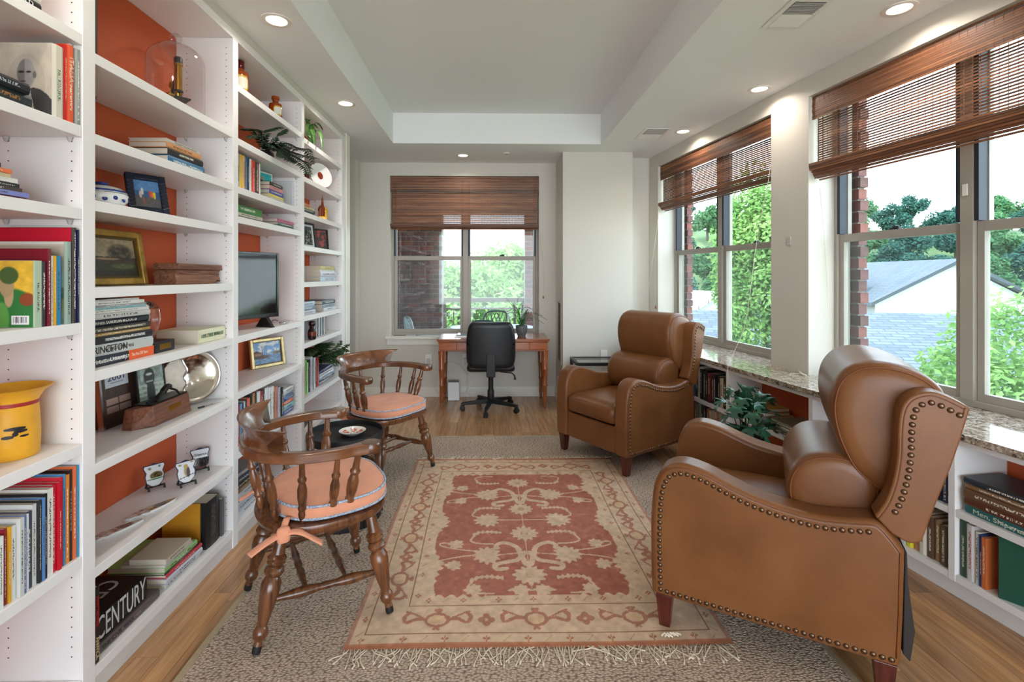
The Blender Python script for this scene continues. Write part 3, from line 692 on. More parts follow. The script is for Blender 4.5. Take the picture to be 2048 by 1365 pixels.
stack_up(1.617, -1.34, 1.17, [(0.27, 0.008, (112, 34, 44), dict(hard=False)), (0.268, 0.013, (120, 128, 190), dict(hard=False)), (0.25, 0.012, (70, 60, 50), dict(hard=False)), (0.245, 0.011, (44, 46, 42), dict(hard=False)), (0.243, 0.013, (218, 216, 208), dict(hard=False)), (0.225, 0.010, (214, 196, 150), dict(hard=False)), (0.22, 0.011, (224, 112, 60), dict(hard=False)), (0.19, 0.012, (40, 56, 52), dict(hard=False))],
         'of the paperbacks above the red art book', 'paperbacks piled in the nearest bay', depth=0.13)
row_up(1.249, -1.314, [(70, 84, 522, (176, 196, 170), dict(label='art book with a green figure on yellow cover above the yellow tin', hard=False)), (84.5, 95, 524, (40, 40, 44)), (95.3, 103, 498, (120, 24, 40), dict(look='maroon')), (103.3, 108, 512, (216, 210, 200)), (108.3, 113.5, 512, (224, 172, 40)), (113.8, 122.5, 512, (38, 128, 176)),
                       (132, 146, 484, (150, 170, 160), dict(look='landscape-covered', D=0.235)), (146.5, 155.5, 456, (44, 36, 38), dict(label='tallest art book with a bright red cover in the nearest bay', D=0.235)), (156, 159.5, 460, (30, 40, 84)), (160, 165.5, 448, (222, 220, 214))], 'on the art shelf above the yellow tin', 'art books above the yellow tin', depth=0.22, jitter=0.002)
def fig_cover(u, v):
    c = flatc(u, (222, 178, 58)) * (0.86 + 0.3 * fbm(u * 9, v * 14, 5)[:, None])
    c = mixc(c, blob(u, v, 0.55, 0.16, 0.6, 0.42, 0.08), (44, 118, 58)); c = mixc(c, blob(u, v, 0.35, 0.12, 0.16, 0.26, 0.15), (96, 160, 76)); c = mixc(c, blob(u, v, 0.88, 0.42, 0.16, 0.1, 0.2), (140, 70, 40))
    c = mixc(c, blob(u, v, 0.5, 0.5, 0.10, 0.2, 0.2), (190, 160, 120)); c = mixc(c, blob(u, v, 0.46, 0.62, 0.15, 0.17, 0.15), (176, 150, 112)); c = mixc(c, blob(u, v, 0.5, 0.78, 0.2, 0.13, 0.15), (70, 96, 52))
    c = mixc(c, ((u > 0.55) & (u < 0.92) & (v > 0.04) & (v < 0.18)) * 1.0, (236, 234, 238)); c = mixc(c, ((u > 0.6) & (u < 0.87) & (v > 0.07) & (v < 0.16) & (np.sin(u * 190) > 0)) * 1.0, (40, 40, 60))
    for k in range(4): c = mixc(c, ((v > 0.9 - k * 0.045) & (v < 0.92 - k * 0.045) & (u < 0.22 + 0.05 * (k % 2)) & (np.sin(u * 150 + k) > -0.4)) * 0.9, (246, 240, 214))
    return c
def find(s):
    for o in bpy.data.objects:
        if o.get('label', '').startswith(s): return o
def cover(s, fn, nx=60, inset=0.001):
    o = find(s); T = max(abs(v.co.y) for v in o.data.vertices); D = -min(v.co.x for v in o.data.vertices); L = max(v.co.z for v in o.data.vertices)
    return art('cover_picture', D - 2 * inset - 0.004, L - 2 * inset, fn, art_matte, o, nx=nx, M=Matrix.Translation((-D / 2 - 0.002, -T - 0.0006 if T < 0 else -T - 0.0006, inset)))
cover('art book with a green figure', fig_cover, 80); cover('tall cream book with a grey', portrait, 80)
def red_cover(u, v):
    return mixc(flatc(u, (196, 22, 50)), (v < 0.4) * 1.0, (180, 190, 186))
cover('tallest art book', red_cover, 20)
def land_cover(u, v):
    c = flatc(u, (186, 176, 160)); n = fbm(u * 8, v * 8, 4); c = mixc(c, (v < 0.62) * 1.0, (168, 190, 186)); c = mixc(c, (v < 0.45) * np.clip(n * 1.6 - 0.3, 0, 1), (92, 120, 84)); c = mixc(c, (v < 0.3) * np.clip(fbm(u * 14, v * 9, 9) * 2 - 0.6, 0, 1), (196, 168, 96)); return mixc(c, (v > 0.965) * 1.0, (214, 208, 196))
cover('landscape-covered', land_cover, 40)
def maroon_cover(u, v):
    c = flatc(u, (122, 22, 40))
    for k in range(3): c = mixc(c, ((v > 0.93 - k * 0.035) & (v < 0.943 - k * 0.035) & (u > 0.2) & (u < 0.8) & (np.sin(u * 140 + k * 2) > -0.5)) * 0.9, (226, 190, 190))
    return c
cover('maroon', maroon_cover, 60)
mg = [(38, 'navy')]
cols = [((226, 230, 226), 0, 10), ((30, 108, 176), 10, 12.5), ((96, 92, 52), 12.8, 15.5), ((140, 34, 44), 15.8, 22), ((226, 168, 40), 22.3, 29), ((222, 222, 218), 30, 40), ((204, 206, 204), 40.3, 49.5), ((96, 118, 168), 50, 55.5), ((226, 228, 230), 56, 62), ((64, 76, 96), 62.3, 72), ((212, 212, 210), 72.3, 81), ((40, 44, 44), 81.3, 87), ((88, 136, 196), 87.3, 93), ((36, 38, 40), 93.3, 98.3), ((224, 222, 216), 98.6, 110.5), ((204, 28, 52), 111, 119.5), ((196, 24, 46), 119.8, 125.5), ((214, 40, 58), 125.8, 132), ((70, 140, 196), 132.3, 137), ((226, 136, 48), 137.3, 145.5), ((60, 40, 34), 145.8, 150.5), ((226, 112, 62), 150.8, 157.8), ((58, 148, 190), 158.2, 162.5), ((216, 216, 214), 162.8, 167)]
row_up(0.495, -1.316, [(a, c, 1075 - a * 0.86 + random.uniform(-4, 4) - (10 if k > 12 else 0), rgb, dict(hard=False)) for k, (rgb, a, c) in enumerate(cols)], 'among the brochures under the yellow tin', 'brochures and magazines under the yellow tin', depth=0.21, name='magazine', jitter=0.012)
# yellow tin
tin_y = M_('yellow_toleware', (226, 164, 40), 0.45, var=0.12, vs=14, bump=0.05, bs=40)
ty = onx(24, 0, -1.43).y
t = thing('yellow_tin_jug', 'dented yellow painted tin jug with red stripes in the nearest bay', 'tin', (-1.43, ty, 0.8585))
th = onx(24, 775, -1.43).z - 0.8585
MB().lathe([(0.058, 0.0), (0.062, 0.004), (0.064, th * 0.3), (0.062, th * 0.6), (0.059, th * 0.8), (0.072, th * 0.92), (0.094, th), (0.091, th + 0.001), (0.068, th * 0.91), (0.055, th * 0.78), (0.055, 0.012), (0.001, 0.01)], 40, cap=False).build('tin_body', tin_y, t, smooth=50)
MB().lathe([(0.0560, 0.02), (0.0557, th * 0.75)], 32, cap=False).build('tin_lining', black_metal, t, smooth=50)
red_e = M_('red_enamel_stripe', (160, 36, 32), 0.45)
for zz in (0.765, 0.79): MB().lathe([(0.0598, th * zz - 0.003), (0.0606, th * zz), (0.0598, th * zz + 0.003)], 40, cap=False).build('stripe', red_e, t, smooth=60)
mk = MB()
for a0, a1, z0, z1 in ((-0.42, 0.3, 0.44, 0.47), (-0.1, 0.36, 0.40, 0.43), (-0.5, -0.1, 0.33, 0.36), (0.1, 0.42, 0.33, 0.35), (-0.15, 0.05, 0.36, 0.40)):
    rows = []
    for k in range(9):
        q = a0 + (a1 - a0) * k / 8 - 0.65; tp = 0.4 + 0.6 * math.sin(math.pi * (k + 0.5) / 9); zm = (z0 + z1) / 2 * th; hh = (z1 - z0) / 2 * th * 1.6 * tp
        rows.append([(0.0652 * math.cos(q), 0.0652 * math.sin(q), zm - hh), (0.0652 * math.cos(q), 0.0652 * math.sin(q), zm + hh)])
    mk.grid(rows)
mk.build('painted_mark', black_metal, t, fix=False)

# ---- second bay: cloche and microscope
cx, cy, cz = -1.47, onx(352, 0, -1.47).y, 2.1435
def clear_glass(name, tint=(1, 1, 1, 1), rough=0.0, refl=0.06):
    m = bpy.data.materials.new(name); m.use_nodes = True; N = m.node_tree.nodes; L = m.node_tree.links; N.remove(N['Principled BSDF']); out = N['Material Output']
    tr = N.new('ShaderNodeBsdfTransparent'); tr.inputs[0].default_value = tint; g = N.new('ShaderNodeBsdfGlossy'); g.inputs['Roughness'].default_value = 0.03
    lw = N.new('ShaderNodeLayerWeight'); lw.inputs['Blend'].default_value = 0.5; pw = N.new('ShaderNodeMath'); pw.operation = 'POWER'; pw.inputs[1].default_value = 3.0; L.new(lw.outputs['Facing'], pw.inputs[0])
    ma = N.new('ShaderNodeMath'); ma.operation = 'MULTIPLY_ADD'; ma.inputs[1].default_value = 0.7; ma.inputs[2].default_value = refl; L.new(pw.outputs[0], ma.inputs[0])
    mx = N.new('ShaderNodeMixShader'); L.new(ma.outputs[0], mx.inputs[0]); L.new(tr.outputs[0], mx.inputs[1]); L.new(g.outputs[0], mx.inputs[2]); L.new(mx.outputs[0], out.inputs['Surface']); return m
dome_glass = clear_glass('cloche_glass', (0.94, 0.95, 0.96, 1))
t = thing('glass_cloche', 'clear glass dome with a knob covering the brass microscope', 'glass dome', (cx, cy, cz))
prof = [(0.118, 0.0), (0.118, 0.26)] + [(0.118 * math.cos(a), 0.26 + 0.085 * math.sin(a)) for a in [R(k) for k in (12, 25, 38, 50, 62, 74, 84)]] + [(0.008, 0.347)]
MB().lathe(prof, 48, cap=False).build('glass_dome', dome_glass, t, smooth=180)
MB().lathe([(0.009, 0.346), (0.011, 0.352), (0.02, 0.358), (0.025, 0.37), (0.023, 0.382), (0.014, 0.391), (0.001, 0.393)], 24, cap=False).build('knob', dome_glass, t, smooth=180)
t = thing('brass_microscope', 'antique black and brass microscope under the glass dome', 'microscope', (cx, cy, cz + 0.0005), R(-40))
MB().box(-0.06, 0.045, -0.045, 0.045, 0, 0.02).build('foot', black_metal, t, bevel=0.008)
MB().tube(bez([(-0.045, 0, 0.02), (-0.05, 0, 0.08), (-0.03, 0, 0.14), (-0.005, 0, 0.17)], 6), 0.011, 10).build('limb', black_metal, t, smooth=60)
MB().box(-0.01, 0.07, -0.04, 0.04, 0.075, 0.083).build('stage', black_metal, t, bevel=0.002)
MB().lathe([(0.016, 0.12), (0.016, 0.235), (0.019, 0.236), (0.019, 0.245)], 20, Matrix.Translation((0.03, 0, 0))).build('body_tube', brass, t, smooth=40)
MB().lathe([(0.017, 0.245), (0.017, 0.268), (0.013, 0.275)], 20, Matrix.Translation((0.03, 0, 0))).build('eyepiece', black_metal, t, smooth=40)
MB().lathe([(0.02, 0.112), (0.02, 0.12)], 18, Matrix.Translation((0.03, 0, 0))).build('nosepiece', black_metal, t, smooth=40)
for a in (-0.5, 0.5): MB().lathe([(0.007, 0.0), (0.008, 0.015), (0.005, 0.035)], 12, TR((0.034, 0.01 * (1 if a > 0 else -1), 0.112)) @ Matrix.Rotation(math.pi + a, 4, 'Y')).build('objective', brass, t, smooth=40)
for s_ in (-1, 1): MB().lathe([(0.016, 0.0), (0.017, 0.006), (0.012, 0.009)], 18, TR((-0.02, 0.011 * s_, 0.155)) @ Matrix.Rotation(-s_ * R(90), 4, 'X')).build('focus_wheel', brass, t, smooth=40)
MB().tube([(0.03, 0.0, 0.14), (-0.01, 0, 0.165)], 0.008, 8).build('arm', black_metal, t, smooth=60)
t = thing('brass_canister', 'small brass screw-top canister under the glass dome', 'canister', (cx + 0.02, cy - 0.075, cz + 0.0005))
MB().lathe([(0.014, 0), (0.014, 0.075), (0.018, 0.076), (0.018, 0.083), (0.008, 0.086), (0.004, 0.093), (0.001, 0.094)], 18).build('canister_body', brass, t, smooth=40)
# pictures at the left of the bay
def dim_photo(u, v):
    n = fbm(u * 5, v * 5, 8); return flatc(u, (150, 140, 124)) * (0.5 + 0.9 * n[:, None])
frame_pic('framed_print', 'black framed picture standing beside the glass dome against the post', 'picture', TR((-1.452, 1.660, 2.1435)), 0.26, 0.33, 0.016, 0.014, black_metal, dim_photo, 20)
frame_pic('framed_photo', 'dark frame leaning against the post beside the pile with a blue book', 'picture', lean_M((-1.58, 1.665, 1.8745), (-1.345, 1.665, 1.8745), 0.20), 0.22, 0.15, 0.014, 0.012, black_metal, dim_photo, 20)
Y0 = onx(337, 0, -1.36).y; LL = onx(408, 0, -1.36).y - Y0
stack_up(1.874, -1.36, Y0, [(LL, 0.042, (38, 104, 146), dict(lettering=[('THE FIRST AGE', 0.013, 'flat', 0.27, 0.085, (190, 214, 226)), ('SCRIPTURE', 0.012, 'flat', 0.72, 0.07, (190, 214, 226))])), (LL - 0.01, 0.03, (30, 30, 32)), (LL - 0.02, 0.024, (214, 150, 96)), (LL - 0.025, 0.016, (216, 212, 204))],
         'of the pile below the glass dome', 'pile below the glass dome', depth=0.165)
# porcelain box
por = M_('white_porcelain', (232, 232, 232), 0.12, var=0.02); por_b = M_('cobalt_glaze', (42, 58, 130), 0.15, var=0.2, vs=30)
t = thing('porcelain_box', 'blue and white lidded porcelain bowl beside the beach photo', 'bowl', (-1.43, onx(203, 0, -1.43).y, 1.6525))
MB().lathe([(0.045, 0), (0.065, 0.006), (0.082, 0.03), (0.08, 0.048), (0.074, 0.052)], 32).build('bowl', por, t, smooth=50)
MB().lathe([(0.0765, 0.0525), (0.0772, 0.058), (0.06, 0.072), (0.03, 0.08), (0.001, 0.082)], 32, cap=False).build('lid', por, t, smooth=50)
MB().lathe([(0.012, 0.078), (0.022, 0.084), (0.02, 0.092), (0.001, 0.095)], 16, cap=False).build('knob', por_b, t, smooth=60)
bd = MB(); bd.lathe([(0.0776, 0.0545), (0.0779, 0.058), (0.0735, 0.0625)], 32, cap=False)
for k in range(16):
    a = k * math.pi / 8; bd.lathe([(0.001, 0.0012), (0.007, 0.0008), (0.009, -0.001)], 7, TR((0.0815 * math.cos(a), 0.0815 * math.sin(a), 0.026 + 0.006 * (k % 2))) @ Matrix.Rotation(a, 4, 'Z') @ Matrix.Rotation(R(80), 4, 'Y'), cap=False)
bd.build('glaze_bands', por_b, t, fix=False)
def beach(u, v):
    c = flatc(u, (96, 140, 190)); n = fbm(u * 9, v * 9, 2); c = mixc(c, (v < 0.62) * 1.0, (60, 96, 140)); c = mixc(c, (v < 0.45 - 0.1 * u) * 1.0, (96, 92, 90))
    for x, y, q in ((0.25, 0.48, (210, 190, 180)), (0.33, 0.6, (220, 210, 205)), (0.62, 0.52, (206, 80, 50)), (0.7, 0.5, (214, 120, 60)), (0.78, 0.48, (230, 196, 60)), (0.35, 0.25, (150, 90, 80))): c = mixc(c, blob(u, v, x, y, 0.05, 0.13, 0.3), q)
    return c * (0.85 + 0.3 * n[:, None])
navy_fr = M_('navy_lacquer_frame', (28, 36, 54), 0.35, var=0.3, vs=25)
pL = onz(262, 415, 1.653); pR = onz(337, 428, 1.653)
pL = Vector((-1.47, onx(257, 0, -1.47).y, 1.6585)); pR = Vector((-1.385, onx(338, 0, -1.385).y, 1.6585))
bw = (pR - pL).length
t = frame_pic('framed_photo', 'dark navy frame with a beach photograph beside the porcelain bowl', 'picture', lean_M(pL, pR, 0.33), bw, 0.178, bw * 0.18, 0.018, navy_fr, beach, 60)
for s_ in (-1, 1):
    sq = MB()
    for k in range(1):
        X = s_ * bw * 0.4; a = [(X + (0.014 if i % 2 else -0.014), -0.0188, 0.02 + 0.0085 * i) for i in range(16)]; sq.tube(a, 0.0011, 5)
    sq.build('wire_inlay', chrome, t, smooth=180)
# gilt landscape
gilt = M_('gilt_frame', (168, 132, 62), 0.38, metal=0.7, var=0.35, vs=18, bump=0.15, bs=50); gilt_d = M_('gilt_dark', (92, 70, 34), 0.5, metal=0.4, var=0.3)
def landscape(u, v):
    n = fbm(u * 6, v * 6, 1); n2 = fbm(u * 18, v * 18, 2); c = flatc(u, (150, 134, 106)); c = mixc(c, (v < 0.5 + 0.05 * n) * 1.0, (62, 52, 38)); c = mixc(c, (v < 0.36) * 1.0, (50, 52, 34)); c = mixc(c, (v < 0.2) * 1.0, (44, 38, 28))
    c = mixc(c, blob(u, v, 0.72, 0.62, 0.2, 0.2, 0.4) * np.clip(n2 * 2 - 0.2, 0, 1), (38, 34, 26)); c = mixc(c, blob(u, v, 0.74, 0.3, 0.2, 0.06, 0.4) * 0.7, (92, 100, 62)); c = mixc(c, blob(u, v, 0.5, 0.47, 0.2, 0.025, 0.4), (150, 120, 92)); return c * (0.75 + 0.5 * n2[:, None])
pr = Vector((-1.49, onx(287, 0, -1.49).y, 1.3615)); pl = Vector((-1.49, pr.y - 0.36, 1.3615)); pl.x = -1.50
frame_pic('landscape_painting', 'small dark landscape painting in a gilt frame above the college books', 'painting', lean_M(pl, pr, 0.16), 0.36, 0.222, 0.027, 0.026, gilt, landscape, 110, inner=(0.008, gilt_d))
# carved wooden bracket
bk_w = wood('weathered_carving', (92, 56, 40), (146, 98, 74), 0.6, 'Y', 1.0, bump=0.3)
y0, y1 = onx(352, 0, -1.37).y, onx(446, 0, -1.36).y
t = thing('carved_bracket', 'weathered brown carved wooden moulding fragment beside the gilt painting', 'ornament', (-1.37, y0, 1.3615))
pf = [(0, 0.004), (0.004, 0.03), (-0.006, 0.05), (0.006, 0.062), (0.008, 0.09), (-0.09, 0.09), (-0.1, 0.0), (-0.01, 0.0)]
Lb = y1 - y0
MB().prism([(0.0, 0.0), (Lb - 0.06, 0.0), (Lb - 0.03, 0.018), (Lb, 0.008), (Lb - 0.012, 0.03), (Lb - 0.028, 0.05), (Lb, 0.066), (0.012, 0.066), (-0.004, 0.045), (0.008, 0.02)], -0.1, 0.0, lambda a, c, d: (d, a, c)).build('lower_block', bk_w, t, bevel=0.004)
MB().prism([(0.0, 0.067), (Lb + 0.002, 0.067), (Lb - 0.006, 0.092), (0.012, 0.094)], -0.105, 0.008, lambda a, c, d: (d, a, c)).build('cap_moulding', bk_w, t, bevel=0.004)
MB().tube(bez([(0.002, 0.01, 0.055), (0.005, Lb * 0.3, 0.05), (0.004, Lb * 0.6, 0.052), (0.004, Lb * 0.9, 0.045)], 6), 0.006, 8).build('carved_bead', bk_w, t, smooth=60)
# college pile
WH = (226, 224, 218)
yc = 1.66; ye = onx(311, 0, -1.35).y
o_l = ye - yc
stack_up(1.082, -1.35, yc, [
    (o_l, 0.036, (28, 34, 52), dict(lettering=[('Princeton University', 0.021, 'flat', 0.29, o_l * 0.5, (226, 226, 226))], dy=0, label='navy and orange book lettered Princeton University, lowest of the college pile')),
    (o_l - 0.012, 0.040, (196, 200, 198), dict(lettering=[('PRINCETON', 0.036, 'flat', 0.3, o_l * 0.5, (44, 44, 44))], dy=0, label='pale grey book lettered PRINCETON in the college pile')),
    (o_l - 0.014, 0.028, (26, 30, 38), dict(lettering=[('PRINCETON HISTORY & ARCHITECTURE', 0.014, 'flat', 0.55, o_l * 0.6, (226, 226, 226))], dy=0)), (o_l - 0.02, 0.010, (172, 140, 76), dict(dy=0)),
    (o_l - 0.02, 0.022, (52, 50, 46), dict(lettering=[('THE CHAPEL OF PRINCETON UNIVERSITY', 0.013, 'flat', 0.5, o_l * 0.75, (196, 190, 170))], dy=0)), (o_l - 0.024, 0.026, (28, 32, 46), dict(lettering=[('INNER SANCTUM', 0.014, 'flat', 0.3, 0.12, (206, 206, 200))], dy=0)),
    (o_l - 0.03, 0.022, (198, 200, 194), dict(dy=0)), (o_l - 0.04, 0.010, (222, 220, 214), dict(hard=False, dy=0)), (o_l - 0.045, 0.008, (150, 196, 200), dict(hard=False, dy=0)), (o_l - 0.05, 0.008, (150, 152, 152), dict(hard=False, dy=0)), (o_l - 0.06, 0.012, WH, dict(hard=False, dy=0)), (o_l - 0.08, 0.007, (216, 214, 208), dict(hard=False, dy=0))],
    'of the college pile', 'college books beside the glass sculpture', depth=0.22)
bo = find('navy and orange book'); MB().box(-0.006, 0.0012, -0.0182, 0.0182, o_l * 0.58, o_l * 0.999).build('orange_spine_end', M_('orange_cloth', (232, 96, 40), 0.5), bo, bevel=0.0008)
text('lettering', 'The First 250 Years', 0.017, M_('ink_cream', (244, 214, 190), 0.5), bo, axes((0, 0, 1), (0, -1, 0), (1, 0, 0), (0.0018, 0, o_l * 0.75)), o_l * 0.27, 0.0004)
ya, yb_ = onx(306, 0, -1.36).y, onx(350, 0, -1.36).y
ya = max(ya, ye + 0.012)
t = thing('plinth_box', 'black plinth with brass plaque under the glass sculpture', 'plinth', (-1.42, (ya + yb_) / 2, 1.0825))
MB().box(-0.07, 0.06, (ya - yb_) / 2, (yb_ - ya) / 2, 0, 0.046).build('plinth_body', black_plastic, t, bevel=0.004)
MB().box(0.0602, 0.0612, -0.035, 0.035, 0.012, 0.034).build('plaque', brass, t)
gy = (ya + yb_) / 2 - 0.012
t = thing('glass_sculpture', 'faceted clear glass sculpture on the black plinth', 'sculpture', (-1.42, gy, 1.1295))
bm = bmesh.new(); bmesh.ops.create_icosphere(bm, subdivisions=2, radius=1.0)
rg = random.Random(4)
for v in bm.verts:
    k = 1 + rg.uniform(-0.12, 0.12); v.co = Vector((v.co.x * 0.028 * k, v.co.y * 0.062 * k * (1 if v.co.z > -0.5 else 0.7), v.co.z * 0.083 * k + 0.0855))
    if v.co.z < 0.003: v.co.z = 0.0
me = bpy.data.meshes.new('glass_block'); bm.to_mesh(me); bm.free()
solid_glass = M_('solid_crystal', (246, 250, 252), 0.02, trans=1.0, ior=1.5, var=0.0)
obj('glass_block', me, solid_glass, t)
y0, y1 = onx(398, 0, -1.345).y, 2.495
make_book('thick cream book lying flat beside the black plinth', flat_M(y0, -1.345, 1.0825 + 0.032, 0.0), y1 - y0, 0.062, 0.2, (222, 220, 186), (80, 110, 84), True, None, lettering=[('ON THE BRIDGE', 0.022, 'flat', 0.5, 0.19, (86, 112, 86))])
# award shelf
dark_w = wood('walnut_plaque', (44, 30, 24), (76, 54, 44), 0.4, 'Z'); award_w = wood('award_walnut', (84, 48, 34), (128, 80, 58), 0.35, 'Y')
p0 = Vector((-1.566, 1.98, 0.7725)); p1 = Vector((-1.564, 2.19, 0.7725))
t = thing('award_plaque', 'dark wooden award plaque with a white top plate marked 2001', 'plaque', M=lean_M(p0, p1, 0.1))
pw = (p1 - p0).length
MB().box(-pw/2, pw/2, -0.016, 0, 0, 0.255).build('plaque_board', dark_w, t, bevel=0.003)
MB().box(-pw/2 - 0.004, -pw/2 + 0.006, -0.02, 0.002, 0, 0.256).build('edge_strip', chrome, t)
def top_plate(u, v):
    c = flatc(u, (206, 212, 220)); c = mixc(c, (v > 0.72) * 1.0, (96, 150, 190)); c = mixc(c, ((v > 0.84) & (np.sin(u * 12) > 0)) * 1.0, (60, 90, 120)); return mixc(c, ((v > 0.16) & (v < 0.22) & (u > 0.2) & (u < 0.8)) * 0.6, (90, 100, 120))
art('plate', 0.125, 0.085, top_plate, art_mat, t, nx=30, M=Matrix.Translation((-0.015, -0.0166, 0.163)))
text('lettering', '2001', 0.036, M_('ink_navy', (40, 52, 100), 0.5), t, axes((1, 0, 0), (0, 0, 1), (0, -1, 0), (-0.015, -0.0172, 0.2)), 0.09, 0.0003)
for k, zz in enumerate((0.105, 0.072)):
    for s_ in (-1, 1): MB().box(-0.015 + s_ * 0.034 - 0.031, -0.015 + s_ * 0.034 + 0.031, -0.0175, -0.0162, zz - 0.013, zz + 0.013).build('name_plate', M_('copper_plate', (196, 160, 146), 0.3, metal=0.6), t)
def bw_photo(u, v):
    n = fbm(u * 12, v * 12, 6); c = flatc(u, (146, 158, 148)) * (0.6 + 0.8 * n[:, None]); c = mixc(c, ((v < 0.5) & (np.sin(v * 60 + n * 3) > 0.2)) * 0.6, (196, 204, 190))
    c = mixc(c, blob(u, v, 0.45, 0.6, 0.2, 0.2, 0.15), (34, 38, 38)); c = mixc(c, blob(u, v, 0.47, 0.25, 0.15, 0.3, 0.2), (30, 34, 34)); c = mixc(c, blob(u, v, 0.42, 0.87, 0.07, 0.08, 0.3), (206, 210, 200)); c = mixc(c, blob(u, v, 0.45, 0.66, 0.12, 0.03, 0.3), (190, 196, 186)); return mixc(c, (np.abs(v - 0.5) < 0.02) * (np.abs(u - 0.45) < 0.13) * 0.8, (170, 176, 168))
p0 = Vector((-1.520, 2.135, 0.777)); p1 = Vector((-1.498, 2.285, 0.777))
t = thing('photo_easel', 'black and white photo of a standing figure in a slim black frame', 'picture', M=lean_M(p0, p1, 0.12))
pw = (p1 - p0).length
f = ring(MB(), -pw/2, pw/2, 0.045, 0.255, -0.008, 0, 0.006, 0.006, 0.006, 0.006); f.build('picture_frame', black_metal, t)
MB().box(-0.05, -0.04, -0.012, 0.03, 0, 0.05).box(0.04, 0.05, -0.012, 0.03, 0, 0.05).box(-0.004, 0.004, 0.001, 0.012, 0, 0.26).box(-0.05, 0.05, 0.001, 0.01, 0.03, 0.044).build('easel', black_metal, t)
art('picture', pw - 0.01, 0.2, bw_photo, art_mat, t, nx=60, M=Matrix.Translation((0, -0.004, 0.05)))
t = thing('award_trophy', 'polished wooden trophy base with a small dark bronze figure on top', 'trophy', (-1.385, 2.04, 0.7725))
MB().prism([(0.0, 0.0), (0.004, 0.235), (-0.09, 0.245), (-0.095, 0.0), (-0.10, -0.055), (-0.06, -0.055)], 0.0, 0.085, lambda a, c, d: (a - 0.012 * d / 0.085 * (1 if a > -0.05 else -1), c, d)).build('trophy_base', award_w, t, bevel=0.003)
MB().box(-0.0085, -0.0035, 0.09, 0.17, 0.03, 0.062).build('plaque', brass, t)
fg = MB(); fg.tube(bez([(-0.05, 0.02, 0.09), (-0.05, 0.08, 0.1), (-0.05, 0.12, 0.118), (-0.05, 0.15, 0.135), (-0.05, 0.17, 0.128)], 5), [0.006] * 5 + [0.01] * 5 + [0.013] * 5 + [0.011] * 5 + [0.008], 8)
fg.tube([(-0.05, 0.12, 0.115), (-0.03, 0.08, 0.12), (-0.03, 0.05, 0.09)], [0.009, 0.008, 0.005], 8); fg.tube([(-0.05, 0.15, 0.13), (-0.03, 0.18, 0.11), (-0.03, 0.2, 0.09)], [0.006, 0.005, 0.004], 8); fg.box(-0.09, -0.02, 0.0, 0.24, 0.0855, 0.091)
fg.build('bronze_figure', M_('dark_bronze', (40, 36, 32), 0.35, metal=0.6), t, smooth=60)
silver = M_('polished_silver', (196, 192, 186), 0.12, metal=1.0, var=0.02)
dc = Vector((-1.462, 2.408, 0.906))
t = thing('silver_dish', 'round polished silver dish leaning at the back of the award shelf', 'dish', M=axes((0.62, 0.78, 0), (-0.14, 0.11, 0.984), (0.77, -0.61, 0.18), dc))
MB().lathe([(0.001, 0.0), (0.085, 0.0), (0.098, 0.012), (0.125, 0.018), (0.13, 0.016), (0.131, 0.013), (0.098, 0.006), (0.086, -0.004), (0.001, -0.004)], 56, cap=False).build('dish_body', silver, t, smooth=50)
rows = [[(x_, y_, 0.019) for y_ in [-0.10 + 0.2 * k / 8 for k in range(9)]] for x_ in (-0.11, -0.03)]
pl = [(-0.122, -0.05), (-0.09, -0.095), (-0.05, -0.105), (-0.035, -0.09), (-0.045, -0.06), (-0.03, -0.03), (-0.04, 0.0), (-0.025, 0.03), (-0.035, 0.06), (-0.05, 0.09), (-0.09, 0.085), (-0.122, 0.05), (-0.131, 0.0)]
MB().prism(pl, 0.0185, 0.021, lambda a, c, d: (a, c, d)).build('engraved_plate', M_('engraved_plate', (206, 196, 184), 0.4, metal=0.4, var=0.1, vs=40), t, bevel=0.0008)
MB().tube(bez([(a, c, 0.0225) for a, c in pl[2:11]], 6), 0.005, 8).build('fluted_edge', silver, t, smooth=180)
t = thing('letter_opener', 'thin silver letter opener lying before the silver dish', 'letter opener', (-1.355, 2.33, 0.777), R(70))
MB().tube([(0.0, 0, 0.001), (0.03, 0, 0.001), (0.035, 0, 0.001), (0.09, 0, 0)], [0.004, 0.003, 0.005, 0.001], 8, flat=0.5).build('blade', silver, t, smooth=60)
MB().tube([(-0.03, 0, 0.001), (0.0, 0, 0.001)], 0.0042, 8).build('handle', black_metal, t, smooth=60)
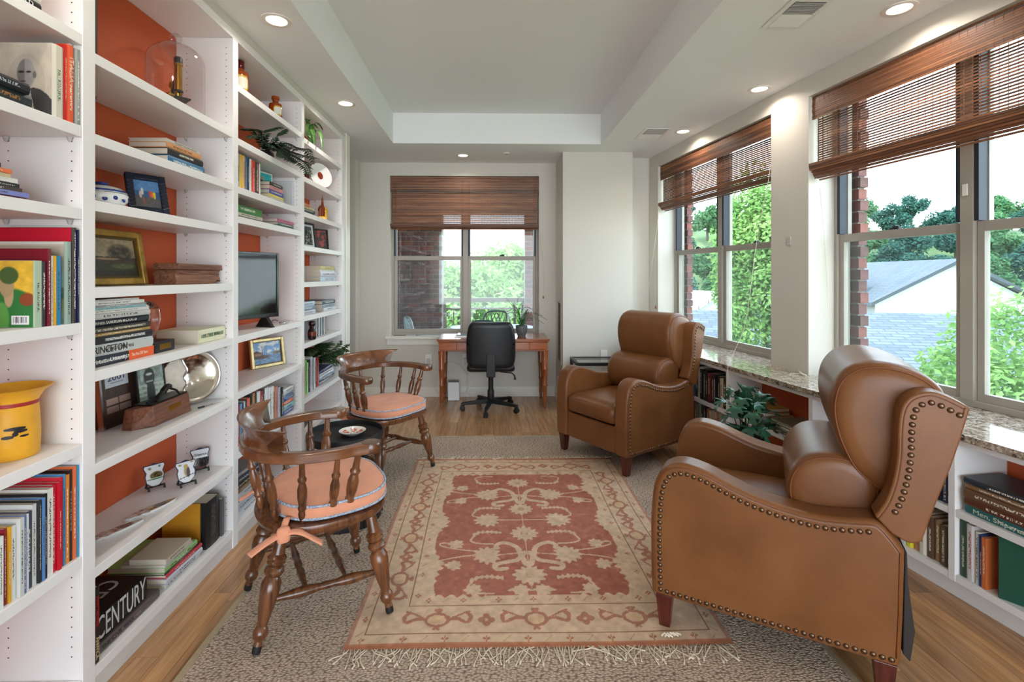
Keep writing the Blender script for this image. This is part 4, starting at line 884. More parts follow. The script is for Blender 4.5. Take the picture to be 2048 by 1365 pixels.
# ceramic shelf
cer_w = M_('ceramic_white', (228, 226, 224), 0.15); cer_b = M_('ceramic_rim', (52, 44, 70), 0.3)
SH = [(0, 0.0), (0.018, 0.006), (0.032, 0.02), (0.036, 0.045), (0.031, 0.06), (0.04, 0.08), (0.036, 0.093), (0.02, 0.09), (0.0, 0.097)]
SHP = SH + [(-a, c) for a, c in SH[-2:0:-1]]
def shield(label, pos, rz, paintfn, sc_=1.0, word=None):
    t = thing('shield_plaque', label, 'ceramic plaque', pos, rz, 'shield plaques on stands')
    e = MB()
    for s_ in (-1, 1): e.tube([(s_ * 0.03, -0.025, 0.004), (s_ * 0.03, -0.018, 0.022), (s_ * 0.03, -0.006, 0.014), (s_ * 0.028, 0.03, 0.004), (s_ * 0.006, 0.026, 0.09)], [0.005, 0.004, 0.0045, 0.005, 0.004], 6)
    e.tube([(-0.03, 0.01, 0.01), (0.03, 0.01, 0.01)], 0.004, 6); e.tube([(-0.006, 0.026, 0.09), (0.006, 0.026, 0.1)], 0.005, 6)
    e.build('wooden_stand', black_metal, t, smooth=60)
    Mt = TR((0, 0.0, 0.012)) @ Matrix.Rotation(R(-14), 4, 'X') @ Matrix.Scale(sc_, 4)
    o = MB().prism(SHP, -0.006, 0.0, lambda a, c, d: (a, d, c)).build('plaque_rim', cer_b, t, bevel=0.002); o.matrix_local = Mt
    nx, ny = 44, 50; vs = []; fs = []; idx = {}
    xs = np.linspace(-0.042, 0.042, nx); zs = np.linspace(0, 0.1, ny)
    def half(z):
        for (a, c), (a2, c2) in zip(SH, SH[1:]):
            if min(c, c2) <= z <= max(c, c2) and abs(c2 - c) > 1e-6: return (a + (a2 - a) * (z - c) / (c2 - c)) - 0.0035
        return -1
    rows = []
    zz = [0.004 + 0.084 * k / 40 for k in range(41)]
    for z in zz:
        h = max(0.001, half(z)); rows.append([(h * (-1 + 2 * j / 30), -0.0066 - 0.004 * (1 - (2 * j / 30 - 1) ** 2) * (1 - ((z - 0.05) / 0.05) ** 2), z) for j in range(31)])
    b = MB().grid(rows); me = b.mesh('painted_face')
    u = np.array([p[0] / 0.084 + 0.5 for p in b.v]); v = np.array([p[2] / 0.1 for p in b.v]); paint(me, paintfn, u, v)
    me.polygons.foreach_set('use_smooth', [True] * len(me.polygons)); obj('painted_face', me, attr_mat('glazed_print', 0.15, coat=0.5), t, Mt)
    if word: text('lettering', word, 0.017, M_('ink_black', (30, 28, 30), 0.4), t, Mt @ axes((1, 0, 0), (0, 0, 1), (0, -1, 0), (0, -0.0115, 0.066)), 0.05, 0.0004)
def sh1(u, v):
    c = flatc(u, (224, 226, 230)); n = fbm(u * 30, v * 30, 3); c = mixc(c, blob(u, v, 0.56, 0.45, 0.27, 0.16, 0.2) * (v > 0.36), (120, 92, 40)); c = mixc(c, blob(u, v, 0.56, 0.45, 0.24, 0.14, 0.2) * (v > 0.36) * (n > 0.48), (34, 30, 26)); c = mixc(c, blob(u, v, 0.5, 0.32, 0.36, 0.03, 0.4), (76, 120, 60)); c = mixc(c, blob(u, v, 0.3, 0.76, 0.07, 0.05, 0.4) + blob(u, v, 0.72, 0.8, 0.06, 0.05, 0.4), (110, 130, 120)); return c
def sh2(u, v):
    c = flatc(u, (226, 228, 234)); c = mixc(c, blob(u, v, 0.52, 0.5, 0.13, 0.22, 0.2), (176, 156, 116)); c = mixc(c, blob(u, v, 0.58, 0.44, 0.08, 0.2, 0.3), (92, 82, 84)); c = mixc(c, blob(u, v, 0.49, 0.7, 0.1, 0.09, 0.2), (190, 160, 96)); c = mixc(c, (np.abs(v - 0.28 - 0.15 * (u - 0.5)) < 0.014) * (np.abs(u - 0.5) < 0.34), (60, 44, 34)); c = mixc(c, blob(u, v, 0.24, 0.78, 0.07, 0.04, 0.4) + blob(u, v, 0.78, 0.84, 0.08, 0.04, 0.4), (150, 150, 90)); return c
def sh3(u, v):
    c = flatc(u, (216, 220, 226)); n = fbm(u * 22, v * 22, 7); c = mixc(c, (v < 0.52) * 1.0, (34, 34, 36)); c = mixc(c, (v < 0.52) * (n > 0.6) * 0.6, (110, 112, 116)); return mixc(c, (v < 0.14) * 1.0, (90, 60, 56))
shield('shield-shaped plaque with a spotted tortoise on a black stand', (-1.52, 2.235, 0.4275), R(50), sh1, 1.08)
shield('shield-shaped plaque with a brown owl on a black stand', (-1.40, 2.27, 0.4275), R(50), sh2, 1.08)
shield('shield-shaped plaque lettered Siena above a dark skyline', (-1.43, 2.43, 0.4275), R(42), sh3, 1.08, 'Siena')
def leaf_dish(label, pos, rz, seed, hue):
    t = thing('ceramic_leaf_dish', label, 'ceramic dish', pos, rz, 'leaf shaped ceramic dishes')
    n = 26; L = 0.2; out = []
    for k in range(n + 1):
        s = k / n; w = 0.022 * math.sin(math.pi * min(1, s * 0.98 + 0.02)) ** 0.6 * (1.15 if s < 0.45 else 1.0) + (0.004 * math.sin(s * 40) if s < 0.45 else 0); out.append((s * L - L / 2, max(0.001, w)))
    poly = [(a, w) for a, w in out] + [(a, -w) for a, w in out[::-1]]
    MB().prism(poly, 0.0, 0.011, lambda a, c, d: (a, c * (0.8 + 0.2 * d / 0.011), d)).build('dish_body', cer_w, t, bevel=0.002)
    rows = [[(a, w * (0.9 - 1.8 * j / 10), 0.0114 + 0.001 * math.sin(math.pi * j / 10)) for j in range(11)] for a, w in out]
    b = MB().grid(rows); me = b.mesh('painted_top')
    def fn(u, v):
        nn = fbm(u * 30, v * 14, seed); c = flatc(u, (176, 152, 96) if hue else (214, 196, 184)); c = mixc(c, (nn > 0.55) * 0.8, (96, 76, 62)); c = mixc(c, (u < 0.42) * 1.0, (214, 208, 204)); c = mixc(c, (u < 0.42) * (nn > 0.52), (120, 100, 96)); c = mixc(c, blob(u, v, 0.68, 0.5, 0.12, 0.4, 0.3) * 0.8, (84, 96, 110) if hue else (104, 96, 92)); return c
    paint(me, fn, np.array([p[0] / L + 0.5 for p in b.v]), np.array([p[1] / 0.05 + 0.5 for p in b.v])); obj('painted_top', me, attr_mat('glazed_print', 0.15), t)
leaf_dish('painted ceramic leaf dish nearer the post on the plaque shelf', (-1.415, 1.855, 0.4275), R(62), 3, 0)
leaf_dish('painted ceramic leaf dish with golden tip before the shield plaques', (-1.395, 2.03, 0.4275), R(66), 9, 1)
# floor level shelf
Z = 0.0955
y0 = 1.676; cvl = 1.99 - y0
make_book('long dark book lettered THE CIVIL WAR under the black CENTURY book', flat_M(y0, -1.335, Z + 0.018, 0), cvl, 0.034, 0.24, (92, 82, 80), (140, 120, 110), True, None, lettering=[('THE CIVIL WAR', 0.02, 'flat', 0.3, 0.15, (40, 42, 52))], name='large_book')
make_book('huge black book lettered CENTURY in white on the bottom shelf', flat_M(y0, -1.345, Z + 0.0358 + 0.045, 0), 0.255, 0.089, 0.24, (22, 22, 24), (22, 22, 24), True, None, lettering=[('CENTURY', 0.115, 'flat', 0.5, 0.235, (206, 210, 212))], name='large_book')
cb_ = find('huge black book'); text('lettering', 'CEN', 0.11, M_('ink_grey', (176, 176, 172), 0.5), cb_, axes((0, 0, -1), (1, 0, 0), (0, -1, 0), (-0.11, -0.0457, 0.135)), 0.17, 0.0006)
make_book('slim black book with red lettering upright against the post', up_M(1.6555, -1.318, Z), 0.255, 0.028, 0.17, (26, 24, 26), (26, 24, 26), True, None, lettering=[('HAWTHORNE', 0.016, 'down', 0.68, 0.1, (190, 40, 40)), ('ANWICK', 0.02, 'down', 0.2, 0.075, (216, 196, 150))])
stack_up(Z, -1.335, 2.035, [(0.245, 0.020, (206, 206, 208), dict(D=0.22)), (0.245, 0.022, (196, 200, 210), dict(D=0.22)), (0.245, 0.016, (210, 60, 76), dict(D=0.23)), (0.25, 0.008, (44, 44, 48), dict(D=0.23)), (0.22, 0.024, (150, 196, 120), dict(D=0.24, lettering=[('PARIS', 0.012, 'flat', 0.5, 0.07, (236, 240, 230))])), (0.19, 0.012, (190, 190, 192), dict(hard=False, D=0.18)), (0.17, 0.022, (208, 198, 180), dict(hard=False, D=0.15))],
         'of the bottom pile beside the black CENTURY book', 'pile beside the CENTURY book')
make_book('mustard-sided black binder standing at the end of the bottom shelf', up_M((2.325 + 2.44) / 2, -1.34, Z), 0.222, 0.112, 0.21, (32, 32, 34), (90, 90, 90), True, None, name='binder', cat='binder')
bn = find('mustard-sided'); MB().box(-0.209, -0.03, -0.0575, -0.0562, 0.001, 0.221).build('mustard_panel', M_('mustard_cloth', (206, 142, 34), 0.6, var=0.1), bn)
make_book('grey notebook standing beyond the mustard and black binder', up_M(2.456, -1.335, Z), 0.185, 0.018, 0.15, (86, 86, 88), (120, 120, 120), False, None, name='notebook', cat='notebook')
# ---- third bay (television)
amber = M_('amber_glass', (150, 62, 16), 0.08, var=0.1, vs=10, coat=0.3); lab_w = M_('paper_label', (224, 222, 206), 0.6, var=0.05); lab_y = M_('label_gold', (206, 168, 60), 0.4)
def bottle(label, y, x, z, r, h, cap):
    t = thing('apothecary_bottle', label, 'bottle', (x, y, z), 0, 'amber apothecary bottles')
    MB().lathe([(r * 0.9, 0), (r, r * 0.12), (r, h * 0.6), (r * 0.92, h * 0.68), (r * 0.5, h * 0.74), (r * 0.45, h * 0.78)], 28).build('bottle_body', amber, t, smooth=40)
    if cap: MB().lathe([(r * 0.5, h * 0.781), (r * 0.52, h * 0.8), (r * 0.5, h * 0.98), (r * 0.44, h)], 20).build('stopper', M_('dark_red_glass', (92, 18, 18), 0.12), t, smooth=40)
    else: MB().lathe([(r * 0.46, h * 0.781), (r * 0.48, h * 0.86), (r * 0.62, h * 0.88), (r * 0.62, h), (r * 0.5, h)], 20).build('neck', amber, t, smooth=40)
    for m, w, hh, rr, nm in ((lab_y, 0.95, 0.40, 1.012, 'label_border'), (lab_w, 0.8, 0.30, 1.02, 'label_paper')):
        rows = []
        for k in range(15):
            a = -0.75 + w * (k / 14 * 2 - 1) * 0.75; c = 1 - max(0, abs(k / 14 * 2 - 1) - 0.72) / 0.28 * 0.45
            rows.append([(r * rr * math.cos(a), r * rr * math.sin(a), h * (0.36 - hh / 2 * c)), (r * rr * math.cos(a), r * rr * math.sin(a), h * (0.36 + hh / 2 * c))])
        MB().grid(rows).build(nm, m, t, fix=False)
bottle('tall amber apothecary bottle with a dark stopper beside the post', onx(480, 0, -1.40).y, -1.40, 2.4035, 0.045, 0.205, True)
bottle('smaller open-necked amber apothecary bottle on the top shelf', onx(551, 0, -1.375).y, -1.375, 2.4035, 0.04, 0.15, False)
G3 = 'upright books beside the turquoise cover'
row_up(1.868, -1.36, [(474.5, 480.4, 293.7, (176, 178, 204)), (481, 486.8, 289.7, (226, 184, 44)), (487, 491.4, 297, (232, 172, 110)), (491.6, 496.8, 298.5, (44, 122, 156), dict(ink=(220, 120, 60))), (497, 500.6, 300, (34, 48, 84)), (500.9, 504.3, 300, (224, 224, 224)), (504.7, 511, 304, (222, 62, 40)), (511.4, 520, 310, (84, 52, 50)), (520.4, 523, 323, (220, 214, 200))], 'of the row above the green cookbook', G3, depth=0.17)
y0 = onx(541, 0, -1.365).y
stack_up(1.868, -1.365, y0, [(0.20, 0.032, (190, 188, 176), dict(ink=(60, 60, 64), D=0.07)), (0.20, 0.016, (232, 206, 70), dict(D=0.07)), (0.195, 0.028, (74, 82, 160), dict(D=0.07)), (0.195, 0.024, (226, 150, 150), dict(D=0.07)), (0.19, 0.024, (52, 46, 44), dict(D=0.07))], 'of the small pile before the turquoise cover', 'pile before the turquoise cover')
def turq(u, v):
    c = flatc(u, (40, 172, 176)); n = fbm(u * 10, v * 10, 5); c = mixc(c, (np.abs(u - 0.55) < 0.16) * (v > 0.5) * (v < 0.86), (150, 150, 140)); c = mixc(c, blob(u, v, 0.53, 0.62, 0.15, 0.15, 0.25), (60, 40, 32)); c = mixc(c, blob(u, v, 0.54, 0.55, 0.08, 0.09, 0.3), (140, 96, 76))
    e = np.minimum(np.minimum(u, 1 - u), np.minimum(v, 1 - v)); return mixc(c, (e < 0.03) * 1.0, (226, 220, 214))
q0 = Vector((-1.505, 2.99, 1.8705)); q1 = Vector((-1.44, 3.26, 1.8705))
t = thing('cookbook', 'turquoise cover with a dark round picture standing behind the small pile', 'book', M=lean_M(q0, q1, 0.04)); qw = (q1 - q0).length
MB().box(-qw/2, qw/2, 0.0, 0.0025, 0, 0.208).box(-qw/2, qw/2, 0.0225, 0.025, 0, 0.208).box(qw/2 - 0.003, qw/2, 0.0025, 0.0225, 0, 0.208).build('cover_boards', M_('pale_pink_cloth', (216, 190, 186), 0.5), t)
MB().box(-qw/2 + 0.003, qw/2 - 0.0032, 0.0026, 0.0224, 0.003, 0.205).build('pages', paper, t)
art('cover_picture', qw - 0.002, 0.206, turq, art_matte, t, nx=50, M=Matrix.Translation((0, -0.0006, 0.001)))
row_up(1.868, -1.36, [(586, 590.5, 375 - 12, (206, 206, 210)), (591, 594.5, 348, (226, 222, 214)), (594.8, 597.2, 350, (216, 206, 190)), (597.5, 599.4, 351, (60, 56, 56)), (599.7, 601, 352, (222, 220, 216))], 'of the pale books after the turquoise cover', 'pale books after the turquoise cover', depth=0.2)
frame_pic('framed_print', 'dark teal framed picture leaning at the back under the fern', 'picture', lean_M((-1.585, 2.70, 1.8685), (-1.585, 2.95, 1.8685), 0.02), 0.25, 0.2, 0.012, 0.01, black_metal, lambda u, v: flatc(u, (92, 122, 124)) * (0.8 + 0.4 * fbm(u * 4, v * 4, 3)[:, None]), 20)
y0 = onx(479, 0, -1.35).y
stack_up(1.713, -1.35, y0 - 0.01, [(0.295, 0.014, (30, 30, 34)), (0.29, 0.020, (214, 204, 188)), (0.285, 0.042, (62, 124, 60), dict(lettering=[('WORLD', 0.02, 'flat', 0.3, 0.1, (216, 226, 206)), ], label='thick green book lettered WORLD on the shelf above the television'))], 'under the thick green book', 'pile with the green book', depth=0.17)
y0 = onx(557, 0, -1.35).y
stack_up(1.713, -1.35, y0, [(0.25, 0.016, (70, 96, 80)), (0.25, 0.018, (88, 116, 112)), (0.245, 0.022, (206, 110, 146))], 'beside the green book pile', 'pink and green books above the television', depth=0.17)
# television, turned towards the room
scr = M_('tv_screen', (14, 16, 20), 0.06, var=0.0, spec=0.6)
tl = Vector((-1.52, 2.70, 0)); trr = Vector((-1.335, 3.09, 0)); tw = (trr - tl).length
t = thing('flat_television', 'small black flat television on the middle shelf reflecting the windows', 'television', M=TR(((tl + trr) / 2).to_3d() + Vector((0, 0, 1.0835)), rz=math.atan2((trr - tl).y, (trr - tl).x)))
MB().box(-tw/2, tw/2, 0.0, 0.03, 0.06, 0.46).build('tv_body', black_plastic, t, bevel=0.004)
ring(MB(), -tw/2, tw/2, 0.06, 0.46, -0.008, -0.0002, 0.016, 0.016, 0.024, 0.016).build('bezel', M_('tv_gloss_bezel', (18, 18, 20), 0.15), t, bevel=0.002)
MB().box(-tw/2 + 0.016, tw/2 - 0.016, -0.004, -0.0005, 0.084, 0.444).build('screen', scr, t)
for s_ in (-1, 1):
    MB().prism([(-0.075, 0.0), (0.075, 0.0), (0.06, 0.012), (0.02, 0.062), (-0.02, 0.062), (-0.06, 0.012)], s_ * 0.13 - 0.012, s_ * 0.13 + 0.012, lambda a, c, d: (d, a + 0.012, c)).build('stand_foot', black_plastic, t, bevel=0.003)
t = thing('cable_box', 'small black and silver remote lying on the shelf under the television', 'remote control', (-1.365, 3.26, 1.0835), R(12))
MB().box(-0.022, 0.022, -0.07, 0.07, 0, 0.014).build('remote_body', chrome, t, bevel=0.004)
MB().tube(bez([(-0.03, -0.05, 0.02), (-0.05, -0.08, 0.03), (-0.07, -0.12, 0.012), (-0.09, -0.15, 0.004)], 6), 0.002, 6).build('cable', black_plastic, t, smooth=180)
def harbor(u, v):
    n = fbm(u * 7, v * 7, 3); n2 = fbm(u * 24, v * 24, 4); c = flatc(u, (110, 150, 196)); c = mixc(c, np.clip((n - 0.42) * 5, 0, 1) * (v > 0.4), (206, 208, 206)); c = mixc(c, (v < 0.42) * 1.0, (96, 126, 160)); c = mixc(c, (v < 0.42) * (n2 > 0.55) * 0.5, (150, 170, 186))
    c = mixc(c, ((u < 0.33) & (v > 0.36) & (v < 0.58 - 0.5 * np.abs(u - 0.13))) * 1.0, (146, 110, 84)); c = mixc(c, ((u < 0.33) & (v > 0.5) & (v < 0.62 - 0.55 * np.abs(u - 0.13))) * 1.0, (96, 70, 66)); c = mixc(c, blob(u, v, 0.3, 0.33, 0.3, 0.07, 0.3), (84, 66, 58)); c = mixc(c, blob(u, v, 0.84, 0.46, 0.16, 0.06, 0.4), (110, 96, 84))
    for x in (0.40, 0.47, 0.33, 0.85): c = mixc(c, (np.abs(u - x) < 0.008) * (v > 0.36) * (v < 0.82 - 0.2 * (x > 0.6)), (92, 64, 50))
    return c * (0.85 + 0.3 * n2[:, None])
p0 = Vector((-1.545, 3.17, 0.7895)); p1 = Vector((-1.42, 3.385, 0.7895)); pale_gilt = M_('pale_gilt', (206, 184, 132), 0.35, metal=0.5, var=0.2, vs=20)
frame_pic('harbor_painting', 'small gilt-framed painting of a harbor under the television', 'painting', lean_M(p0, p1, 0.15), (p1 - p0).length, 0.19, 0.02, 0.02, pale_gilt, harbor, 110, inner=(0.004, gilt_d))
c3 = [(262, 280, (196, 40, 44)), (280, 299, (110, 150, 190)), (299, 312, (34, 46, 70)), (312, 328, (206, 210, 214)), (328, 346, (60, 70, 84)), (346, 371, (226, 120, 96)), (373, 394, (34, 50, 42)), (394, 420, (190, 140, 100)), (420, 436, (58, 54, 50)), (437, 465, (224, 224, 222)), (465, 491, (160, 40, 44)), (491, 510, (66, 74, 78)), (510, 545, (226, 226, 228)), (545, 566, (218, 220, 222)), (566, 588, (226, 224, 218)), (588, 604, (190, 150, 110)), (604, 629, (206, 130, 130)), (629, 650, (180, 184, 188)), (650, 669, (32, 34, 38))]
tops = [960, 945, 940, 925, 915, 895, 860, 850, 840, 835, 830, 815, 800, 795, 785, 790, 790, 795, 800]
row_up(0.474, -1.35, [(420 + a / 4.55, 420 + b_ / 4.55, 600 + tp / 4.55, c) for (a, b_, c), tp in zip(c3, tops)], 'of the row under the harbor painting', 'upright books under the harbor painting', depth=0.18)
stack_up(0.474, -1.345, onx(568.5, 0, -1.345).y + 0.002, [(0.17, 0.032, (44, 84, 160)), (0.165, 0.032, (130, 184, 190)), (0.16, 0.024, (226, 100, 60)), (0.16, 0.03, (40, 84, 150)), (0.145, 0.024, (150, 170, 190)), (0.16, 0.03, (224, 226, 228))], 'of the pile ending the row under the harbor', 'pile under the harbor painting', depth=0.15)
stack_up(0.0955, -1.345, 2.60, [(0.30, 0.03, (214, 216, 220), dict(hard=False, D=0.23)), (0.30, 0.035, (190, 200, 214), dict(hard=False, D=0.23)), (0.30, 0.03, (222, 222, 220), dict(hard=False, D=0.23)), (0.295, 0.03, (206, 210, 216), dict(hard=False, D=0.23)), (0.28, 0.022, (150, 112, 70), dict(D=0.2)), (0.275, 0.03, (36, 34, 34), dict(D=0.2)), (0.27, 0.03, (38, 56, 96), dict(D=0.2)), (0.26, 0.02, (150, 150, 150), dict(D=0.2))], 'of the floor pile behind the nearer wooden chair', 'floor pile behind the wooden chair', depth=0.22)

# ---- fourth bay
t = thing('agate_disc', 'white scalloped disc with a red centre leaning in the far bay', 'ornament')
def disc(label, c, nrm, r):
    t = thing('ornamental_plate', label, 'plate', M=Matrix.Translation(c) @ Vector(nrm).to_track_quat('Z', 'Y').to_matrix().to_4x4())
    MB().lathe([(0.001, 0.004), (r * 0.4, 0.003), (r * 0.85, 0.008), (r, 0.014), (r * 1.005, 0.011), (r * 0.84, 0.003), (r * 0.4, -0.003), (0.001, -0.003)], 40, cap=False).build('plate_body', por, t, smooth=50)
    MB().lathe([(r * 0.30, 0.0045), (r * 0.18, 0.0060), (0.001, 0.0064)], 24, cap=False, sx=0.8).build('painted_centre', M_('oxblood_glaze', (130, 48, 32), 0.2, var=0.4, vs=40), t, smooth=60)
    MB().lathe([(r * 0.985, 0.0142), (r * 1.0, 0.0152), (r * 1.008, 0.013)], 40, cap=False).build('painted_rim', M_('red_glaze_rim', (170, 84, 66), 0.2), t, smooth=60)
bpy.data.objects.remove(t)
nr = Vector((0.80, -0.56, 0.22))
disc('white plate with red centre leaning behind its twin in the far bay', Vector((-1.50, onx(613, 0, -1.50).y, 2.108 + 0.1065)), nr, 0.105)
disc('white plate with red centre leaning in front in the far bay', Vector((-1.375, onx(640, 0, -1.375).y, 2.108 + 0.1065)), nr, 0.105)
stack_up(1.856, -1.36, 3.48, [(0.34, 0.026, (58, 78, 100)), (0.33, 0.02, (40, 60, 56)), (0.32, 0.016, (206, 190, 150)), (0.22, 0.02, (190, 112, 70))], 'beside the painted cathedral ornament', 'books beside the cathedral ornament', depth=0.17)
cath = M_('painted_cathedral', (140, 62, 34), 0.35, var=0.5, vs=60); cath_g = M_('cathedral_gold', (196, 140, 50), 0.3, metal=0.6, var=0.4, vs=60)
cyy = onx(645, 0, -1.37).y
t = thing('cathedral_ornament', 'small brown and gold onion-domed cathedral ornament in the far bay', 'ornament', (-1.37, cyy, 1.8565), R(20))
MB().box(-0.035, 0.035, -0.045, 0.045, 0, 0.03).build('ornament_base', cath_g, t, bevel=0.004)
on = lambda r, h0, h: [(r * 0.7, h0), (r * 0.7, h0 + h * 0.45), (r, h0 + h * 0.58), (r * 0.85, h0 + h * 0.72), (r * 0.3, h0 + h * 0.88), (0.0012, h0 + h)]
for i, (a, c, r, h) in enumerate(((0.02, 0.025, 0.016, 0.09), (-0.02, 0.026, 0.015, 0.1), (0.022, -0.026, 0.015, 0.085), (-0.02, -0.028, 0.016, 0.095), (0.03, 0.0, 0.013, 0.075))):
    MB().lathe(on(r, 0.03, h), 12, Matrix.Translation((a, c, 0))).build('turret', cath if i % 2 else cath_g, t, smooth=40)
MB().lathe([(0.018, 0.03), (0.018, 0.1), (0.012, 0.12), (0.007, 0.165), (0.009, 0.17), (0.002, 0.19), (0.001, 0.215)], 12).build('spire', cath, t, smooth=40)
def group_photo(u, v):
    n = fbm(u * 22, v * 16, 5); c = flatc(u, (216, 218, 220)); m = (np.abs(u - 0.5) < 0.42) & (np.abs(v - 0.5) < 0.4); c = mixc(c, m * 1.0, (60, 66, 62)); c = mixc(c, m * (n > 0.6) * 1.0, (196, 184, 172)); c = mixc(c, m * (n < 0.33) * 1.0, (26, 26, 30)); return mixc(c, m * (v > 0.75) * 1.0, (74, 84, 84))
frame_pic('framed_photo', 'black framed group photograph leaning in the far bay', 'picture', lean_M((-1.47, 3.60, 1.6165), (-1.40, 3.93, 1.6165), 0.12), 0.337, 0.2, 0.012, 0.014, black_metal, group_photo, 70)
frame_pic('framed_photo', 'narrow black framed photo half behind the group photograph', 'picture', lean_M((-1.42, 3.955, 1.6165), (-1.345, 4.08, 1.6165), 0.1), 0.146, 0.17, 0.012, 0.012, black_metal, lambda u, v: mixc(flatc(u, (60, 40, 34)), (fbm(u * 6, v * 6, 3) > 0.5) * 1.0, (150, 60, 50)), 24)
t = thing('desk_clock', 'small silver and red desk ornament beside the group photograph', 'ornament', (-1.375, 3.535, 1.6165))
MB().box(-0.02, 0.02, -0.05, 0.03, 0, 0.05).build('ornament_base', M_('dark_red_box', (110, 34, 30), 0.4), t, bevel=0.003)
MB().box(-0.018, 0.018, -0.045, 0.03, 0.051, 0.098).build('ornament_top', brass, t, bevel=0.006)
stack_up(1.354, -1.345, 3.905, [(0.40, 0.036, (186, 200, 214)), (0.395, 0.044, (206, 200, 214)), (0.385, 0.014, (226, 226, 226)), (0.38, 0.03, (206, 190, 120))], 'of the art books in the far bay', 'large art books in the far bay', depth=0.22)
stack_up(1.11, -1.345, 3.50, [(0.28, 0.03, (190, 190, 200)), (0.28, 0.034, (110, 130, 156)), (0.275, 0.03, (190, 204, 222))], 'of the silver-blue pile in the far bay', 'silver-blue books in the far bay', depth=0.2)
stack_up(1.11, -1.345, 3.97, [(0.31, 0.025, (200, 208, 220)), (0.30, 0.028, (150, 160, 170)), (0.30, 0.03, (70, 90, 104))], 'of the right-hand grey pile in the far bay', 'grey books in the far bay', depth=0.2)
cdc = [(196, 200, 206), (80, 92, 110), (206, 206, 210), (120, 130, 150), (60, 66, 80), (186, 190, 200), (90, 100, 120), (210, 210, 206), (50, 52, 60), (160, 166, 176), (214, 214, 214), (96, 90, 110), (196, 196, 204), (70, 80, 96), (206, 204, 198), (130, 124, 130)]
yy = 3.47
for i in range(16):
    yt = 0.014 if i < 12 else 0.024
    if i == 5: yy = 3.80
    make_book('%s disc case, %s from the left on the disc shelf' % (cname(cdc[i]), ORD[i]), up_M(yy + yt / 2, -1.36, 0.9155), 0.125 + 0.03 * (i > 6), yt - 0.001, 0.13, cdc[i], (230, 230, 230) if max(cdc[i]) < 150 else (60, 60, 70), False, 'disc cases in the far bay', name='disc_case', cat='disc case')
    yy += yt + (0.012 if i < 5 else 0.008)
t = thing('dark_figurine', 'dark red-brown bottle figurine in front of the disc cases', 'figurine', (-1.345, onx(624, 0, -1.345).y, 0.9155))
MB().lathe([(0.026, 0), (0.03, 0.02), (0.028, 0.07), (0.018, 0.085), (0.016, 0.10), (0.024, 0.108), (0.025, 0.13), (0.018, 0.14)], 20).build('figurine_body', M_('dark_lacquer', (40, 18, 16), 0.2, var=0.5, vs=40), t, smooth=45)
MB().lathe([(0.0305, 0.03), (0.0305, 0.06)], 20, cap=False).build('figurine_band', M_('red_lacquer', (110, 40, 30), 0.25, var=0.5, vs=80), t, smooth=60)
row_up(0.522, -1.35, [(609.5, 612, 714, (216, 196, 160)), (612.3, 615.5, 722, (76, 190, 70), dict(look='bright green')), (615.8, 618, 726, (214, 214, 200)), (618.3, 622, 720, (34, 44, 52)), (622.3, 626, 714, (206, 208, 212)), (626.3, 629, 716, (150, 150, 160)), (629.3, 632, 716, (226, 226, 226)), (632.3, 635, 718, (60, 64, 70)), (635.3, 639.5, 716, (186, 40, 46))], 'beside the feathery fern', 'upright books beside the feathery fern', depth=0.2)
stack_up(0.522, -1.345, 3.88, [(0.36, 0.022, (130, 126, 130)), (0.35, 0.02, (60, 74, 100)), (0.35, 0.024, (196, 206, 220)), (0.34, 0.022, (216, 206, 210)), (0.33, 0.024, (44, 64, 116))], 'of the pile under the feathery fern', 'pile under the feathery fern', depth=0.15)
make_book('flat magazine with a grey photograph cover on the low far shelf', TR((-1.335, 3.52, 0.2955 + 0.006), rz=0.1) @ axes((1, 0, 0), (0, 0, -1), (0, 1, 0)), 0.33, 0.011, 0.23, (90, 92, 94), (200, 200, 200), False, None, name='magazine', cat='magazine')
mgz = find('flat magazine with'); art('cover_picture', 0.32, 0.22, lambda u, v: flatc(u, (150, 152, 154)) * (0.2 + 1.3 * fbm(u * 5, v * 4, 12)[:, None]), art_matte, mgz, nx=40, M=axes((0, 0, 1), (0, 1, 0), (-1, 0, 0), (-0.005, -0.0062, 0.165)) )

